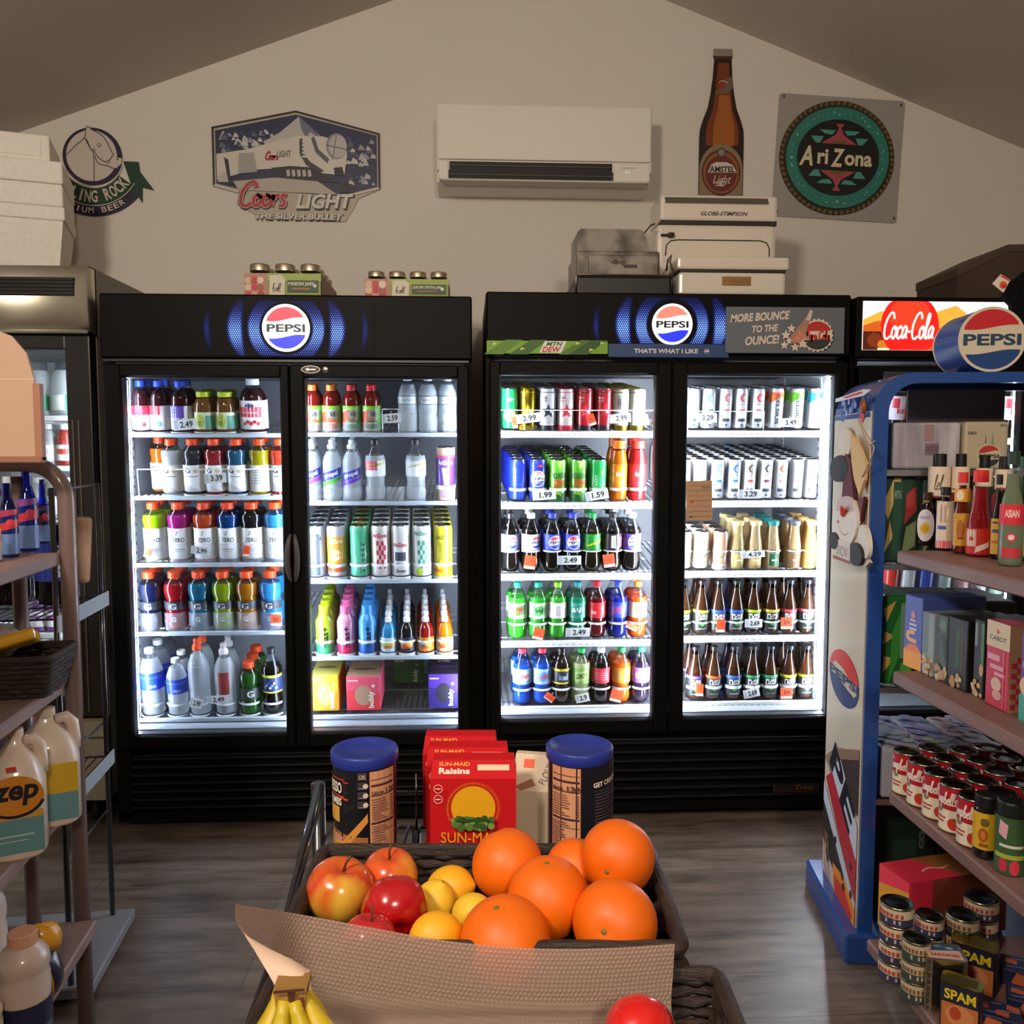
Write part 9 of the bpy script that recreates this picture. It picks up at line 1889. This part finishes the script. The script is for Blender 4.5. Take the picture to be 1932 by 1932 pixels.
def rel(g): o_ = rows_[-1][20]; return [[q - o_ for q in r_] for r_ in g]
sheet('wrap_sheet', rel(grid), WM, BW)
fl = [crow(r_, 10) for r_ in ([(447, 1742, .728), (470, 1775, .728), (500, 1790, .728)], [(478, 1790, .715), (540, 1805, .715), (583, 1830, .715)], [(505, 1835, .705), (555, 1835, .705), (586, 1850, .705)], [(525, 1870, .70), (560, 1870, .70), (588, 1885, .70)], [(560, 1950, .69), (580, 1945, .69), (600, 1945, .69)])]
sheet('folded_corner', rel(fl), '#d6b79e|.5', BW)
# --- bananas and tomato in the lower basket
def banana_hand():
    p = at(553, 1862, D=.70); t = thing('banana_bunch', 'yellow-green banana bunch with brown crown by bubble wrap', 'fruit', tuple(p))
    k = .70 / FPX
    YB = noisy('banana skin', [(.3, '#a89a1c'), (.5, '#cfae22'), (.7, '#b8a41c')], nscale=10, rough=.4)
    for sx, dx, dy, fy in ((-25, -70, 176, .004), (-9, -16, 182, -.012), (8, 44, 180, -.013), (22, 120, 160, -.004), (6, 60, 165, .018)):
        pts = []
        for s in range(10):
            f = s / 9; pts.append(((sx + (dx - sx) * f ** 1.6 + (18 if dx > 0 else -8) * sin(pi * f)) * k, fy - .03 * f, -(8 + dy * f) * k))
        MB().tube(pts, [.0058, .0064, .0085, .0115, .0135, .0145, .0145, .013, .009, .004], YB, 6).build('banana', t)
    c = MB(); lv = [(-16, -30, 30, .010), (-4, -31, 30, .011), (12, -27, 28, .0125), (30, -24, 27, .0135)]
    vs = []
    for y, a, b, d in lv: vs += [(a * k, -d, -y * k), (b * k, -d - .001, (-y - 3) * k), (b * k, d, (-y - 3) * k), (a * k, d, -y * k)]
    c.add(vs, [(4 * i + j, 4 * i + (j + 1) % 4, 4 * i + 4 + (j + 1) % 4, 4 * i + 4 + j) for i in range(3) for j in range(4)] + [(3, 2, 1, 0), (12, 13, 14, 15)], '#8f6a34|.6')
    m_ = flat((0, -.0142, 0))
    c.gfx([g_p([(-4 * k, 14 * k), (12 * k, 17 * k), (9 * k, -14 * k), (0, -18 * k)], '#4a241c|.7'), g_p([(15 * k, 0), (27 * k, 2 * k), (26 * k, -38 * k), (20 * k, -22 * k)], '#6a3420|.7'), g_p([(-29 * k, 10 * k), (28 * k, 14 * k), (28 * k, 19 * k), (-29 * k, 16 * k)], '#5a2a20|.7')], m_, .0003)
    c.build('crown', t)
banana_hand()
p, r = fit(1206, 1942, 66, .745)
cxx = 0
t = thing('tomato', 'shiny red tomato in front of the bubble wrap', 'tomato', tuple(p), (R(168), R(-8), 0))
MB().ball((0, 0, 0), r, '#d41a16|.2|c', 32, 20, 1, 1, .88, lambda d, t_, a: d * (1 - .18 * math.exp(-(t_ / .3) ** 2) + .015 * cos(5 * a) * sin(t_))).build('skin', t)
cx_ = MB()
for j in range(5):
    a = 2 * pi * j / 5; cx_.add([(0, 0, r * .74), (r * .3 * cos(a - .25), r * .3 * sin(a - .25), r * .80), (r * .55 * cos(a), r * .55 * sin(a), r * .80), (r * .3 * cos(a + .25), r * .3 * sin(a + .25), r * .80)], [(0, 1, 2, 3)], '#3a6a1e|.6')
cx_.build('calyx', t)
